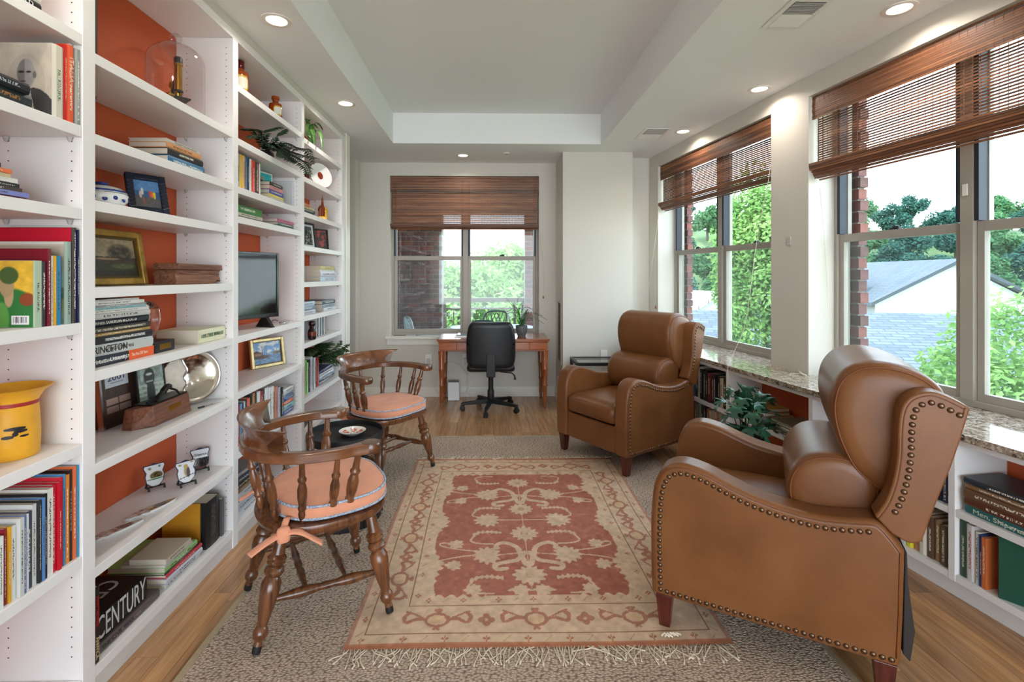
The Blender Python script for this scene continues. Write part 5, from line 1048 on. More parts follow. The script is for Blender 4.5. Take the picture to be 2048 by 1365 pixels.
# ================================================================ LOW BOOKCASE CONTENTS (right)
def rrow(z, s_start, items, place, group, depth=0.16, n0=-0.27, name='book'):
    """upright books, spines into the room; s decreases towards the camera, i.e. left to right in the picture"""
    s = s_start
    for i, it in enumerate(items):
        T, h, rgb = it[:3]; kw = dict(it[3]) if len(it) > 3 else {}
        Mx = TR(rl(s - T / 2, n0 + random.uniform(0, 0.012), z + 0.0005), rz=math.atan2(-RN.y, -RN.x))
        look = kw.pop('look', cname(rgb) + (' thin' if T < 0.012 else ' thick' if T > 0.035 else ''))
        make_book(kw.pop('label', '%s book, %s from the left %s' % (look, ORD[i], place)), Mx, h, T - 0.001, kw.pop('D', depth), rgb, kw.pop('ink', (232, 226, 212) if max(rgb) < 170 or rgb[2] < 90 else (60, 50, 46)), True, group, name, **kw)
        s -= T
def rstack(z, s0, items, place, group, depth=0.17, n0=-0.27, name='book'):
    zz = z + 0.0005
    for i, it in enumerate(items):
        L, T, rgb = it[:3]; kw = dict(it[3]) if len(it) > 3 else {}
        Mx = TR(rl(s0, n0 + random.uniform(0, 0.01), zz + T / 2), rz=math.atan2(-RN.y, -RN.x) + kw.pop('yaw', random.uniform(-0.02, 0.02))) @ axes((1, 0, 0), (0, 0, -1), (0, 1, 0))
        look = kw.pop('look', cname(rgb))
        make_book(kw.pop('label', '%s book, %s from the bottom %s' % (look, ORD[i], place)), Mx, L, T, kw.pop('D', depth), rgb, kw.pop('ink', (232, 226, 212) if max(rgb) < 170 or rgb[2] < 90 else (60, 50, 46)), True, group, name, **kw)
        zz += T + 0.0004
dk = [(36, 44, 60), (60, 96, 140), (30, 34, 36), (206, 200, 186), (28, 34, 30), (26, 26, 28), (30, 30, 32), (120, 36, 44), (34, 34, 38), (28, 28, 32), (40, 38, 38), (190, 176, 150), (30, 30, 34)]
s0 = 0.975
rrow(0.40, s0, [(0.04 if k % 3 else 0.034, 0.25 - 0.012 * (k > 6) - 0.008 * (k % 3), c) for k, c in enumerate(dk)][:13], 'on the dark upper shelf beside the far recliner', 'dark books beside the far recliner', depth=0.2)
lc = [(150, 146, 136), (176, 40, 46), (120, 126, 120), (96, 104, 100), (170, 168, 160), (60, 62, 60), (40, 40, 42), (176, 96, 56), (200, 190, 170), (190, 170, 150), (206, 196, 176), (180, 120, 100), (196, 186, 170), (150, 130, 116)]
rrow(0.14, s0, [(0.034, 0.224 - 0.014 * (k > 6) - 0.006 * (k % 3), c) for k, c in enumerate(lc)], 'on the low shelf beside the far recliner', 'mixed books beside the far recliner', depth=0.2)
rstack(0.405, 0.008, [(0.30, 0.022, (60, 58, 56), dict(D=0.235)), (0.29, 0.02, (196, 190, 176), dict(D=0.24)), (0.285, 0.026, (120, 118, 100), dict(D=0.23)), ], 'under the counter beside the floor plant', 'flat books beside the floor plant')
rstack(0.405, 0.33, [(0.27, 0.03, (206, 196, 170), dict(D=0.22)), (0.265, 0.026, (190, 150, 90), dict(D=0.22)), (0.25, 0.024, (140, 60, 44), dict(D=0.2)), (0.24, 0.022, (186, 150, 70), dict(D=0.2))], 'of the tan pile half behind the floor plant', 'tan pile behind the floor plant')
rstack(0.14, 0.05, [(0.32, 0.03, (34, 34, 36), dict(D=0.24)), (0.31, 0.03, (176, 28, 36), dict(D=0.22))], 'on the bottom shelf behind the floor plant', 'bottom books behind the floor plant')
rstack(0.415, -0.365, [(0.20, 0.018, (210, 206, 198), dict(D=0.15)), (0.20, 0.02, (40, 40, 46), dict(D=0.15)), (0.195, 0.018, (200, 198, 196), dict(D=0.15)), (0.19, 0.02, (36, 34, 40), dict(D=0.15)), (0.19, 0.02, (48, 44, 52), dict(D=0.15))], 'of the small pile beyond the near headrest', 'small pile beyond the near headrest')
rrow(0.14, -0.37, [(0.05, 0.2, (44, 64, 100)), (0.05, 0.21, (50, 60, 84)), (0.05, 0.2, (70, 80, 96))], 'on the bottom shelf behind the near recliner', 'blue books behind the near recliner')
yl = [(90, 66, 50), (190, 176, 150), (110, 96, 84), (216, 216, 210), (226, 210, 60), (190, 140, 110), (216, 206, 190), (96, 70, 56), (150, 120, 84), (100, 84, 66)]
rrow(0.14, -0.755, [(0.03, 0.20 - 0.006 * (k % 4) - (0.02 if k > 7 else 0), c) for k, c in enumerate(yl)], 'on the bottom shelf right behind the near recliner', 'bottom books right behind the near recliner', depth=0.15)
rrow(0.415, -0.935, [(0.032, 0.20, (30, 44, 70)), (0.03, 0.19, (40, 60, 110)), (0.03, 0.2, (36, 36, 40)), (0.03, 0.18, (50, 70, 110))], 'on the upper shelf right behind the near recliner', 'upper books behind the near recliner', depth=0.15)
rstack(0.415, -1.125, [(0.36, 0.034, (44, 104, 104), dict(D=0.24, lettering=[('Men, Ships, and the Sea', 0.026, 'flat', 0.5, 0.3, (206, 216, 200))], label='teal book lettered Men, Ships, and the Sea under the old books')), (0.36, 0.03, (96, 54, 36), dict(D=0.22)), (0.36, 0.036, (110, 78, 56), dict(D=0.24)), (0.34, 0.022, (140, 104, 72), dict(D=0.2)), (0.30, 0.024, (44, 52, 60), dict(D=0.2))], 'of the old books on the nearest counter shelf', 'old books on the nearest counter shelf', n0=-0.275)
rrow(0.14, -1.1025, [(0.027, 0.235, (44, 70, 54), dict(ink=(190, 190, 160))), (0.029, 0.23, (206, 200, 196), dict(ink=(150, 60, 60))), (0.019, 0.215, (214, 210, 206)), (0.011, 0.21, (40, 70, 130)), (0.016, 0.205, (206, 110, 60))], 'on the bottom shelf nearest the camera', 'bottom books nearest the camera', depth=0.17, n0=-0.275)
Mx = TR(rl(-1.235, -0.255, 0.1405), rz=math.atan2(-RN.y, -RN.x) + R(-62))
make_book('thick dark green leather book standing open-faced on the bottom shelf', Mx, 0.24, 0.05, 0.185, (20, 74, 60), (20, 74, 60), True, None, name='leather_book', rgb_pages=(196, 190, 170))
# ================================================================ FURNITURE
def leather_mat():
    m = M_('tan_leather', (104, 62, 31), 0.34, var=0.0, vs=4, bump=0.06, bs=420, rgb2=(126, 80, 45), spec=0.45)
    return m
leather = leather_mat(); leather_d = M_('leather_piping', (112, 62, 30), 0.4); nail_m = M_('antique_nailhead', (112, 88, 70), 0.3, metal=0.9, var=0.25, vs=40)
mahog = wood('mahogany_leg', (62, 22, 16), (92, 36, 26), 0.3, 'Z', coat=0.3); dark_flap = M_('dark_lining', (44, 38, 36), 0.7)
def rounded_box(x0, x1, y0, y1, z0, z1, r, n=(8, 8, 5), crown=0.0, fcrown=0.0):
    """closed rounded box as one grid mesh; crown lifts the middle of the top, fcrown pushes the -x face"""
    bm = bmesh.new(); lo = Vector((x0, y0, z0)); hi = Vector((x1, y1, z1)); keyed = {}
    def vert(p):
        k = tuple(round(q, 6) for q in p)
        if k not in keyed:
            c = Vector((min(max(p[i], lo[i] + r), hi[i] - r) for i in range(3))); d = Vector(p) - c
            q = c + (d.normalized() * r if d.length > 1e-9 else d)
            a = (2 * (p[0] - x0) / (x1 - x0) - 1); b_ = (2 * (p[1] - y0) / (y1 - y0) - 1); c_ = (2 * (p[2] - z0) / (z1 - z0) - 1)
            q.z += crown * max(0, c_) * (1 - a ** 4) * (1 - b_ ** 4); q.x -= fcrown * max(0, -a) * (1 - c_ ** 2) * (1 - b_ ** 4)
            keyed[k] = bm.verts.new(q)
        return keyed[k]
    L = lambda a, b_, k, m: a + (b_ - a) * k / m
    def face(fn, m1, m2):
        for i in range(m1):
            for j in range(m2):
                try: bm.faces.new([vert(fn(i, j)), vert(fn(i + 1, j)), vert(fn(i + 1, j + 1)), vert(fn(i, j + 1))])
                except ValueError: pass
    nx, ny, nz = n
    for z in (z0, z1): face(lambda i, j: (L(x0, x1, i, nx), L(y0, y1, j, ny), z), nx, ny)
    for y in (y0, y1): face(lambda i, j: (L(x0, x1, i, nx), y, L(z0, z1, j, nz)), nx, nz)
    for x in (x0, x1): face(lambda i, j: (x, L(y0, y1, i, ny), L(z0, z1, j, nz)), ny, nz)
    bmesh.ops.recalc_face_normals(bm, faces=bm.faces); me = bpy.data.meshes.new('pad'); bm.to_mesh(me); bm.free()
    me.polygons.foreach_set('use_smooth', [True] * len(me.polygons)); return me
def sm(me, ang=60): me.polygons.foreach_set('use_smooth', [True] * len(me.polygons)); me.set_sharp_from_angle(angle=R(ang)); return me
def pillow_sweep(prof, y0, y1, end=0.05, m=22, anchor=None, p=2.6, kmin=0.30):
    """smooth closed (x, z) profile swept along y; ends pull in round the anchor point"""
    pr = [(q.x, q.z) for q in bez([Vector((a, 0, c)) for a, c in prof + [prof[0]]], 4)][:-1]
    ax, az = anchor or (sum(a for a, c in pr) / len(pr), sum(c for a, c in pr) / len(pr)); rows = []
    for i in range(m + 1):
        s = i / m; y = y0 + (y1 - y0) * (0.5 - 0.5 * math.cos(math.pi * s)); d = min(y - y0, y1 - y); k = 1.0
        if d < end: k = (1 - (1 - d / end) ** p) ** (1 / p)
        k = kmin + (1 - kmin) * k
        rows.append([(ax + (a - ax) * k, y, az + (c - az) * k) for a, c in pr])
    b = MB().grid(rows, closed=True); n = len(pr)
    b.f.append(list(range(n))); b.mi.append(0); b.f.append([m * n + k for k in range(n)]); b.mi.append(0)
    return b
ARM = [(0.0, 0.13), (-0.004, 0.25), (-0.005, 0.40), (0.002, 0.52), (0.016, 0.585), (0.05, 0.638), (0.116, 0.662), (0.20, 0.648), (0.28, 0.618), (0.36, 0.592), (0.46, 0.574), (0.557, 0.568), (0.64, 0.578), (0.705, 0.588), (0.735, 0.572), (0.765, 0.535), (0.784, 0.505), (0.780, 0.30), (0.773, 0.13)]
WING = [(0.706, 0.602), (0.735, 0.66), (0.755, 0.74), (0.764, 0.82), (0.766, 0.90), (0.775, 0.965), (0.80, 1.005), (0.845, 1.024), (0.89, 1.012), (0.938, 0.985), (0.90, 0.82), (0.86, 0.68), (0.825, 0.55), (0.795, 0.537), (0.75, 0.555)]
def sm_poly(P, corner, n=4):
    """round the polyline P with Catmull-Rom except at the listed corner indices"""
    segs = []; idx = [0] + corner + [len(P) - 1]; out = []
    for a, c in zip(idx, idx[1:]):
        q = bez([Vector((x, 0, z)) for x, z in P[a:c + 1]], n); out += [(p.x, p.z) for p in q[:-1]]
    out.append(P[-1]); return out
def offset_path(P, d):
    out = []
    for i in range(len(P)):
        a = Vector(P[max(i - 1, 0)]); b_ = Vector(P[min(i + 1, len(P) - 1)]); t = (b_ - a).normalized(); out.append((P[i][0] + t.y * d, P[i][1] - t.x * d))
    return out
def along(P, step):
    out = []; acc = 0.0; nxt = 0.0
    for a, c in zip(P, P[1:]):
        a = Vector(a); c = Vector(c); L = (c - a).length
        while nxt <= acc + L: out.append(tuple(a + (c - a) * ((nxt - acc) / L))); nxt += step
        acc += L
    return out
nail_me = sm(MB().lathe([(0.0092, 0.0), (0.0088, 0.0022), (0.0066, 0.0046), (0.0034, 0.0058), (0.0006, 0.0061)], 10, cap=False).mesh('nailhead'), 80); nail_me.materials.append(nail_m)
def recliner(label, loc, rz, nails=True):
    t = thing('leather_recliner', label, 'recliner', loc, rz, 'tan leather wing recliners')
    armp = sm_poly(ARM, [1, 14, 16, 17], 4); wingp = sm_poly(WING, [9, 12], 4)
    for s in (-1, 1):
        a = MB().prism(armp, s * 0.245, s * 0.36, lambda x, z, d: (x, d, z)).build('arm', leather, t, bevel=0.022, seg=4, smooth=50)
        op = offset_path(armp, 0.014)
        MB().tube([(x, s * 0.3602, z) for x, z in op[:-1] if z > 0.16], 0.0022, 6).build('arm_seam', leather_d, a, smooth=180)
        w = MB().prism(wingp, s * 0.268, s * 0.352, lambda x, z, d: (x, d, z)).build('wing', leather, t, bevel=0.018, seg=4, smooth=50)
        wp = offset_path(wingp, 0.012)
        MB().tube([(x, s * 0.3522, z) for x, z in wp[:38]], 0.002, 6).build('wing_seam', leather_d, w, smooth=180)
        Mr = lambda x, y, z: Matrix.Translation((x, y, z)) @ Matrix.Rotation(-s * R(90), 4, 'X')
        path = [p for p in offset_path(armp, 0.036) if not (p[0] > 0.70)]
        path = [p for p in path if p[1] > 0.165]
        for x, z in along([(0.034, 0.158)] + path, 0.0238): obj('nailhead', nail_me, None, a, Mr(x, s * 0.3598, z))
        for x, z in along([(0.058, 0.156), (0.752, 0.156)], 0.0238): obj('nailhead', nail_me, None, a, Mr(x, s * 0.3598, z))
        for x, z in along([p for p in offset_path(wingp[:37], 0.034)][3:], 0.0243): obj('nailhead', nail_me, None, w, Mr(x, s * 0.3518, z))
    MB().box(0.012, 0.045, -0.2445, 0.2445, 0.132, 0.322).build('footrest_panel', leather, t, bevel=0.012, seg=3)
    obj('seat_cushion', rounded_box(-0.004, 0.60, -0.2435, 0.2435, 0.326, 0.462, 0.04, (14, 12, 6), 0.022, 0.012), leather, t)
    lum = [(0.53, 0.465), (0.478, 0.53), (0.46, 0.60), (0.475, 0.67), (0.525, 0.728), (0.60, 0.752), (0.68, 0.74), (0.735, 0.68), (0.74, 0.58), (0.70, 0.49), (0.61, 0.46)]
    def end_seam(pr, y, an, k, par):
        q = bez([Vector((an[0] + (a - an[0]) * k, y, an[1] + (c - an[1]) * k)) for a, c in pr + pr[:1]], 4); MB().tube(q, 0.0028, 6).build('cushion_seam', leather_d, par, smooth=180)
    kend = lambda d, end, km, p=2.6: km + (1 - km) * (1 - (1 - d / end) ** p) ** (1 / p)
    lc_ = pillow_sweep(lum, -0.258, 0.258, 0.05, anchor=(0.62, 0.60), kmin=0.66).build('lumbar_cushion', leather, t, smooth=180)
    head = [(0.715, 0.655), (0.665, 0.70), (0.625, 0.78), (0.60, 0.87), (0.597, 0.95), (0.615, 1.02), (0.66, 1.072), (0.73, 1.092), (0.81, 1.08), (0.875, 1.045), (0.91, 0.99), (0.89, 0.90), (0.855, 0.78), (0.81, 0.67), (0.76, 0.635)]
    hc_ = pillow_sweep(head, -0.270, 0.270, 0.055, anchor=(0.76, 0.86), kmin=0.60).build('headrest_cushion', leather, t, smooth=180)
    for s in (-1, 1):
        end_seam(lum, s * (0.258 - 0.010), (0.62, 0.60), kend(0.010, 0.05, 0.66) * 1.004, lc_); end_seam(head, s * (0.270 - 0.014), (0.76, 0.86), kend(0.014, 0.055, 0.60) * 1.003, hc_)
    MB().prism([(0.77, 0.52), (0.81, 0.50), (0.94, 0.975), (0.89, 1.0), (0.83, 0.9)], -0.27, 0.27, lambda x, z, d: (x, d, z)).build('back_shell', leather, t, bevel=0.012, seg=3)
    MB().prism([(0.781, 0.17), (0.80, 0.15), (0.812, 0.25), (0.795, 0.40), (0.792, 0.50), (0.786, 0.50)], -0.335, 0.335, lambda x, z, d: (x, d, z)).build('back_flap', dark_flap, t, bevel=0.003)
    MB().box(0.05, 0.775, -0.2445, 0.2445, 0.135, 0.32).build('seat_base', dark_flap, t)
    for x in (0.045, 0.735):
        for s in (-1, 1):
            v = []
            for (h, z) in ((0.020, 0.0), (0.031, 0.1295)): v += [(x - h, s * 0.315 - h, z), (x + h, s * 0.315 - h, z), (x + h, s * 0.315 + h, z), (x - h, s * 0.315 + h, z)]
            MB().add(v, [(0, 3, 2, 1), (4, 5, 6, 7), (0, 1, 5, 4), (1, 2, 6, 5), (2, 3, 7, 6), (3, 0, 4, 7)]).build('leg', mahog, t, bevel=0.002)
    return t
recliner('tan leather wing recliner with brass nailheads nearest the camera', (0.823, 2.208, 0.0142), R(-30.2))
recliner('tan leather wing recliner standing before the pillar and tree window', (0.742, 3.575, 0.0125), R(33.6))

# ---------------------------------------------------------------- captain's chairs
chair_w = wood('old_elm_chair', (58, 32, 18), (126, 76, 42), 0.28, 'Z', 1.6, coat=0.4, bump=0.03, ring=4)
chair_arm = wood('old_elm_bow', (78, 44, 26), (122, 76, 44), 0.26, 'X', 0.5, coat=0.4, bump=0.02, ring=3)
tip_m = M_('black_rubber_tip', (20, 20, 20), 0.6)
def coral_mat():
    m = M_('coral_cotton', (220, 150, 118), 0.95, var=0.10, vs=9, bump=0.25, bs=500, sheen=0.2); return m
coral = coral_mat(); rope_m = M_('blue_white_rope', (92, 116, 152), 0.9, rgb2=(196, 204, 214), vs=160)
LEGP = [(0.0, .0150), (.06, .0145), (.095, .0135), (.10, .016), (.13, .0235), (.165, .0255), (.20, .020), (.215, .0155), (.225, .018), (.24, .0175), (.35, .0255), (.50, .0335), (.57, .033), (.615, .022), (.625, .0285), (.655, .0345), (.69, .030), (.705, .0215), (.715, .029), (.73, .0325), (.745, .028), (.755, .0315), (.77, .0335), (.785, .029), (.80, .0225), (.90, .0205), (1.0, .018)]
SPP = [(0, .009), (.06, .012), (.14, .0145), (.20, .0105), (.215, .0145), (.25, .015), (.28, .0115), (.40, .0165), (.55, .0165), (.66, .0105), (.68, .014), (.715, .0155), (.75, .0105), (.80, .0105), (1.0, .0085)]
RUNG = [(0, .008), (.12, .0115), (.28, .0185), (.36, .016), (.44, .0115), (.5, .0135), (.56, .0115), (.64, .016), (.72, .0185), (.88, .0115), (1, .008)]
RUNG2 = [(0, .007), (.2, .011), (.34, .015), (.42, .010), (.46, .014), (.54, .014), (.58, .010), (.66, .015), (.8, .011), (1, .007)]
def turned(prof, a, b_, k=1.0, seg=16, t0=0.0, t1=1.0):
    a = Vector(a); b_ = Vector(b_); d = b_ - a; L = d.length; q = d.to_track_quat('Z', 'Y').to_matrix().to_4x4(); q.translation = a
    return MB().lathe([(r * k, t * L) for t, r in prof if t0 <= t <= t1], seg, q)
def outline(a, b_, e, n=48, x0=0.0, back=1.0):
    out = []
    for k in range(n):
        q = 2 * math.pi * k / n; c, s = math.cos(q), math.sin(q); ee = e if c > 0 else 2.2
        r = (abs(c / a) ** ee + abs(s / b_) ** ee) ** (-1 / ee); out.append((x0 + r * c * (1 if c > 0 else back), r * s))
    return out
def captain_chair(label, loc, rz, ties):
    t = thing('captains_chair', label, 'chair', loc, rz, 'captain chairs with coral cushions')
    ol = outline(0.262, 0.268, 3.0, 48, 0.02, 0.95); rows = []
    for z, k in ((0.395, 0.90), (0.405, 0.97), (0.425, 1.0), (0.438, 0.985), (0.440, 0.93), (0.434, 0.6), (0.431, 0.25)): rows.append([(x * k, y * k, z) for x, y in ol])
    b = MB().grid(rows, closed=True); b.f += [list(range(48)), [6 * 48 + k for k in range(48)]]; b.mi += [0, 0]
    b.build('seat', chair_w, t, smooth=50)
    feet = {(1, -1): (0.25, -0.255), (1, 1): (0.25, 0.255), (-1, -1): (-0.24, -0.212), (-1, 1): (-0.24, 0.212)}; mid = {}
    for (f, s), (x, y) in feet.items():
        top = Vector((0.19 if f > 0 else -0.14, s * (0.175 if f > 0 else 0.15), 0.402)); bot = Vector((x, y, 0.0052))
        l = turned(LEGP, bot, top, 1.08, t0=0.06).build('leg', chair_w, t, smooth=45)
        turned([(0, .0150), (.02, .0162), (.0605, .0152)], bot, top).build('foot_tip', tip_m, l, smooth=45)
        mid[(f, s)] = bot + (top - bot) * 0.41
    smid = {}
    for s in (-1, 1):
        a, c = mid[(-1, s)], mid[(1, s)]; turned(RUNG, a, c, 1.1).build('side_stretcher', chair_w, t, smooth=60); smid[s] = [a + (c - a) * k for k in (0.32, 0.68)]
    for k in (0, 1): turned(RUNG2, smid[-1][k], smid[1][k], 1.1).build('cross_stretcher', chair_w, t, smooth=60)
    # horseshoe bow
    half = [(0.155, 0.278), (0.09, 0.285), (0.02, 0.288), (-0.09, 0.262), (-0.18, 0.205), (-0.235, 0.12), (-0.252, 0.0)]
    path = bez([Vector((x, -y, 0)) for x, y in half] + [Vector((x, y, 0)) for x, y in half[-2::-1]], 6); n = len(path); rows = []
    for i, p in enumerate(path):
        tg = (path[min(i + 1, n - 1)] - path[max(i - 1, 0)]).normalized(); nr = Vector((tg.y, -tg.x, 0)); e = min(i, n - 1 - i) / 6.0
        w = 0.026 + (0.012 * max(0, 1 - e / 1.0)) + 0.006 * max(0, 1 - abs(i / (n - 1) - 0.5) * 5); z0, z1 = 0.690, 0.726
        sec = [(-w, z0 + 0.004), (-w + 0.005, z0), (w - 0.005, z0), (w, z0 + 0.004), (w, z1 - 0.005), (w - 0.006, z1), (-w + 0.006, z1), (-w, z1 - 0.005)]
        rows.append([p + nr * a + Vector((0, 0, c)) for a, c in sec])
    b = MB().grid(rows, closed=True); b.f += [list(range(8)), [(n - 1) * 8 + k for k in range(8)]]; b.mi += [0, 0]
    bow = b.build('arm_bow', chair_arm, t, smooth=50)
    for s in (-1, 1): MB().lathe([(0.030, 0.686), (0.037, 0.689), (0.040, 0.70), (0.040, 0.718), (0.036, 0.7275), (0.001, 0.729)], 24, Matrix.Translation((0.165, s * 0.279, 0))).build('arm_scroll', chair_arm, bow, smooth=50)
    # crest rail on the back of the bow
    rows = []; N = 28
    prof = [(0.7265, -0.004, 0.044), (0.736, -0.004, 0.036), (0.755, -0.001, 0.026), (0.778, 0.008, 0.020), (0.80, 0.022, 0.016), (0.815, 0.034, 0.011)]
    for i in range(N + 1):
        col = []; 
        for (z, o, th) in prof:
            sp = 0.46 + 0.27 * ((z - 0.7265) / 0.089) ** 1.6 + (0.16 if z < 0.73 else 0.05 if z < 0.74 else 0)
            q = (i / N * 2 - 1) * sp; j = (q * 0.30 + 0.5) * (n - 1); j0 = int(j); p = path[j0].lerp(path[min(j0 + 1, n - 1)], j - j0); tg = (path[min(j0 + 1, n - 1)] - path[max(j0 - 1, 0)]).normalized(); nr = Vector((tg.y, -tg.x, 0))
            if nr.x > 0: nr = -nr
            outw = Vector((p.x + 0.02, p.y, 0)).normalized() if (p.x or p.y) else nr
            col.append((p + outw * (o + th / 2) + Vector((0, 0, z)), p + outw * (o - th / 2) + Vector((0, 0, z))))
        rows.append([c[0] for c in col] + [c[1] for c in reversed(col)])
    b = MB().grid(rows, closed=True); m = len(rows[0]); b.f += [list(range(m)), [N * m + k for k in range(m)]]; b.mi += [0, 0]
    b.build('crest_rail', chair_arm, t, smooth=50)
    # spindles round the bow
    for fr, k in ((0.055, 1.35), (0.155, 1.1), (0.255, 1.1), (0.36, 1.1), (0.5, 1.1), (0.64, 1.1), (0.745, 1.1), (0.845, 1.1), (0.945, 1.35)):
        j = fr * (n - 1); p = path[int(round(j))]; base = Vector((p.x * 0.76 + (0.0 if p.x > 0 else -0.01), p.y * 0.76, 0.4385)); turned(SPP, base, p + Vector((0, 0, 0.692)), k, 14).build('spindle', chair_w, t, smooth=45)
    # cushion
    oc = outline(0.255, 0.244, 3.0, 56, 0.03, 0.78); rows = []
    for z, k in ((0.4445, 0.90), (0.446, 0.97), (0.452, 1.0), (0.475, 1.012), (0.497, 1.0), (0.503, 0.96), (0.509, 0.8), (0.514, 0.5), (0.515, 0.2)): rows.append([(0.022 + (x - 0.022) * k, y * k, z) for x, y in oc])
    b = MB().grid(rows, closed=True); b.f += [list(range(56)), [8 * 56 + k for k in range(56)]]; b.mi += [0, 0]
    cu = b.build('seat_cushion', coral, t, smooth=60)
    for z, k in ((0.4515, 1.0), (0.4985, 0.995)):
        pts = [(0.022 + (x - 0.022) * k, y * k, z) for x, y in oc]; MB().tube(pts + [pts[0], pts[1]], 0.0052, 8).build('rope_piping', rope_m, cu, smooth=180)
    MB().grid([[(0.022 + (x - 0.022) * 0.96, y * 0.96, z) for x, y in oc] for z in (0.4395, 0.4447)], closed=True).build('cushion_base', M_('navy_base', (30, 34, 50), 0.8), cu)
    def strap(pts, w):
        q = bez([Vector(p) for p in pts], 6); MB().tube(q, [w] * len(q), 8, flat=0.28).build('tie_strap', coral, cu, smooth=180)
    for s in ties:
        k = Vector((-0.15, s * 0.225, 0.425))
        strap([(-0.125, s * 0.17, 0.455), (-0.135, s * 0.20, 0.462), k + Vector((0, 0, 0.012))], 0.013)
        strap([k, k + Vector((-0.05, s * 0.022, -0.004)), k + Vector((-0.10, s * 0.026, -0.028)), k + Vector((-0.115, s * 0.03, -0.036))], 0.021)
        strap([k, k + Vector((0.05, s * 0.03, 0.006)), k + Vector((0.10, s * 0.034, -0.03)), k + Vector((0.13, s * 0.036, -0.055))], 0.021)
        me = rounded_box(-0.024, 0.024, -0.015, 0.015, -0.03, 0.028, 0.013, (4, 4, 4)); obj('tie_knot', me, coral, cu, Matrix.Translation(k + Vector((0, s * 0.012, 0))))
    return t
captain_chair('nearer wooden captain chair, its coral cushion tied with a bow, beside the bookcase', (-0.75, 2.09, 0.0138), R(30), (-1, 1))
captain_chair('farther wooden captain chair with coral cushion, facing the camera beyond the black table', (-0.757, 3.466, 0.0138), R(-36.5), (-1, 1))

# ---------------------------------------------------------------- black round table and dish
tx, tyy = -0.83, 2.815
blk = M_('blackened_iron', (26, 26, 28), 0.5, var=0.25, vs=18, bump=0.08, bs=60)
t = thing('round_tray_table', 'black round metal tray table between the two wooden chairs', 'side table', (tx, tyy, 0.0105))
MB().lathe([(0.001, 0.462), (0.200, 0.462), (0.206, 0.466), (0.207, 0.494), (0.2115, 0.496), (0.213, 0.492), (0.213, 0.455), (0.209, 0.452), (0.001, 0.452)], 56, cap=False).build('tray_top', blk, t, smooth=40)
MB().lathe([(0.001, 0.012), (0.192, 0.012), (0.196, 0.02), (0.196, 0.112), (0.202, 0.114), (0.204, 0.11), (0.204, 0.004), (0.2, 0.0), (0.001, 0.0)], 56, cap=False).build('base_drum', blk, t, smooth=40)
for k in range(6):
    a = R(18 + 60 * k); o = MB().box(0.2045, 0.2105, -0.012, 0.012, 0.004, 0.455).build('strap_leg', blk, t, bevel=0.001); o.rotation_euler = (0, 0, a)
dish_m = attr_mat('glazed_print', 0.15, coat=0.5)
t = thing('painted_dish', 'white dish painted with orange flowers on the black round table', 'dish', (tx + 0.035, tyy + 0.02, 0.473))
prof = [(0.03, 0.0), (0.034, 0.003), (0.055, 0.012), (0.074, 0.026), (0.0755, 0.0275), (0.0735, 0.0275), (0.05, 0.014), (0.02, 0.008), (0.0005, 0.0075)]
d = MB().lathe(prof, 64, cap=False); me = d.mesh('dish_body')
def dishfn(u, v):
    x = (u - 0.5) * 2; y = (v - 0.5) * 2; r = np.hypot(x, y); th = np.arctan2(y, x); c = flatc(u, (232, 230, 224)); f = (np.abs(np.sin(th * 2.5 + 0.5)) > 0.55) & (r > 0.3) & (r < 0.8) & (fbm(x * 9 + 9, y * 9 + 9, 2) > 0.42); c = mixc(c, f * 1.0, (206, 92, 50)); c = mixc(c, (np.abs(r - 0.93) < 0.02) * 1.0, (190, 110, 80)); return mixc(c, (r < 0.2) * (fbm(x * 12 + 5, y * 12 + 5, 4) > 0.45) * 1.0, (60, 70, 110))
# finer grid for the painted inside
inner = [(0.0735 * k / 22, 0.0) for k in range(23)]
def zin(r): return 0.0076 + 0.0206 * (r / 0.0735) ** 2.2
d.build('dish_body', por, t, smooth=50)
rows = [[(max(r, 0.0004) * math.cos(2 * math.pi * k / 72), max(r, 0.0004) * math.sin(2 * math.pi * k / 72), zin(r) + 0.0006) for k in range(72)] for r, _ in inner[:-1]]
b = MB().grid(rows, closed=True); me = b.mesh('painted_well'); paint(me, dishfn, np.array([p[0] / 0.147 + 0.5 for p in b.v]), np.array([p[1] / 0.147 + 0.5 for p in b.v])); sm(me, 180); obj('painted_well', me, dish_m, t)

# ---------------------------------------------------------------- desk
desk_w = wood('cherry_desk', (126, 62, 28), (168, 92, 46), 0.22, 'X', 1.0, coat=0.4, bump=0.02); desk_l = wood('cherry_leg', (120, 58, 26), (164, 90, 44), 0.25, 'Z', 1.5, coat=0.4, bump=0.02)
dx0, dx1, dy0, dy1 = -0.545, 0.638, 5.062, 5.568
t = thing('writing_desk', 'cherry wood writing desk with ringed legs under the far window', 'desk', (0, 0, 0))
MB().box(dx0, dx1, dy0, dy1, 0.714, 0.736).build('desk_top', desk_w, t, bevel=0.006, seg=3)
MB().box(dx0 + 0.012, dx1 - 0.012, dy0 + 0.012, dy1 - 0.012, 0.698, 0.7135).build('top_moulding', desk_w, t, bevel=0.005, seg=3)
MB().box(dx0 + 0.03, dx1 - 0.03, dy0 + 0.035, dy1 - 0.02, 0.615, 0.6978).build('apron', desk_w, t)
for a, c in ((dx0 + 0.018, dx0 + 0.205), (dx0 + 0.21, dx1 - 0.215), (dx1 - 0.21, dx1 - 0.018)):
    dr = MB().box(a, c, dy0 + 0.018, dy0 + 0.0345, 0.622, 0.697).build('drawer_front', desk_w, t, bevel=0.003)
MB().box(dx0 + 0.012, dx1 - 0.012, dy0 + 0.014, dy0 + 0.05, 0.606, 0.6145).build('lower_moulding', desk_w, t, bevel=0.003)
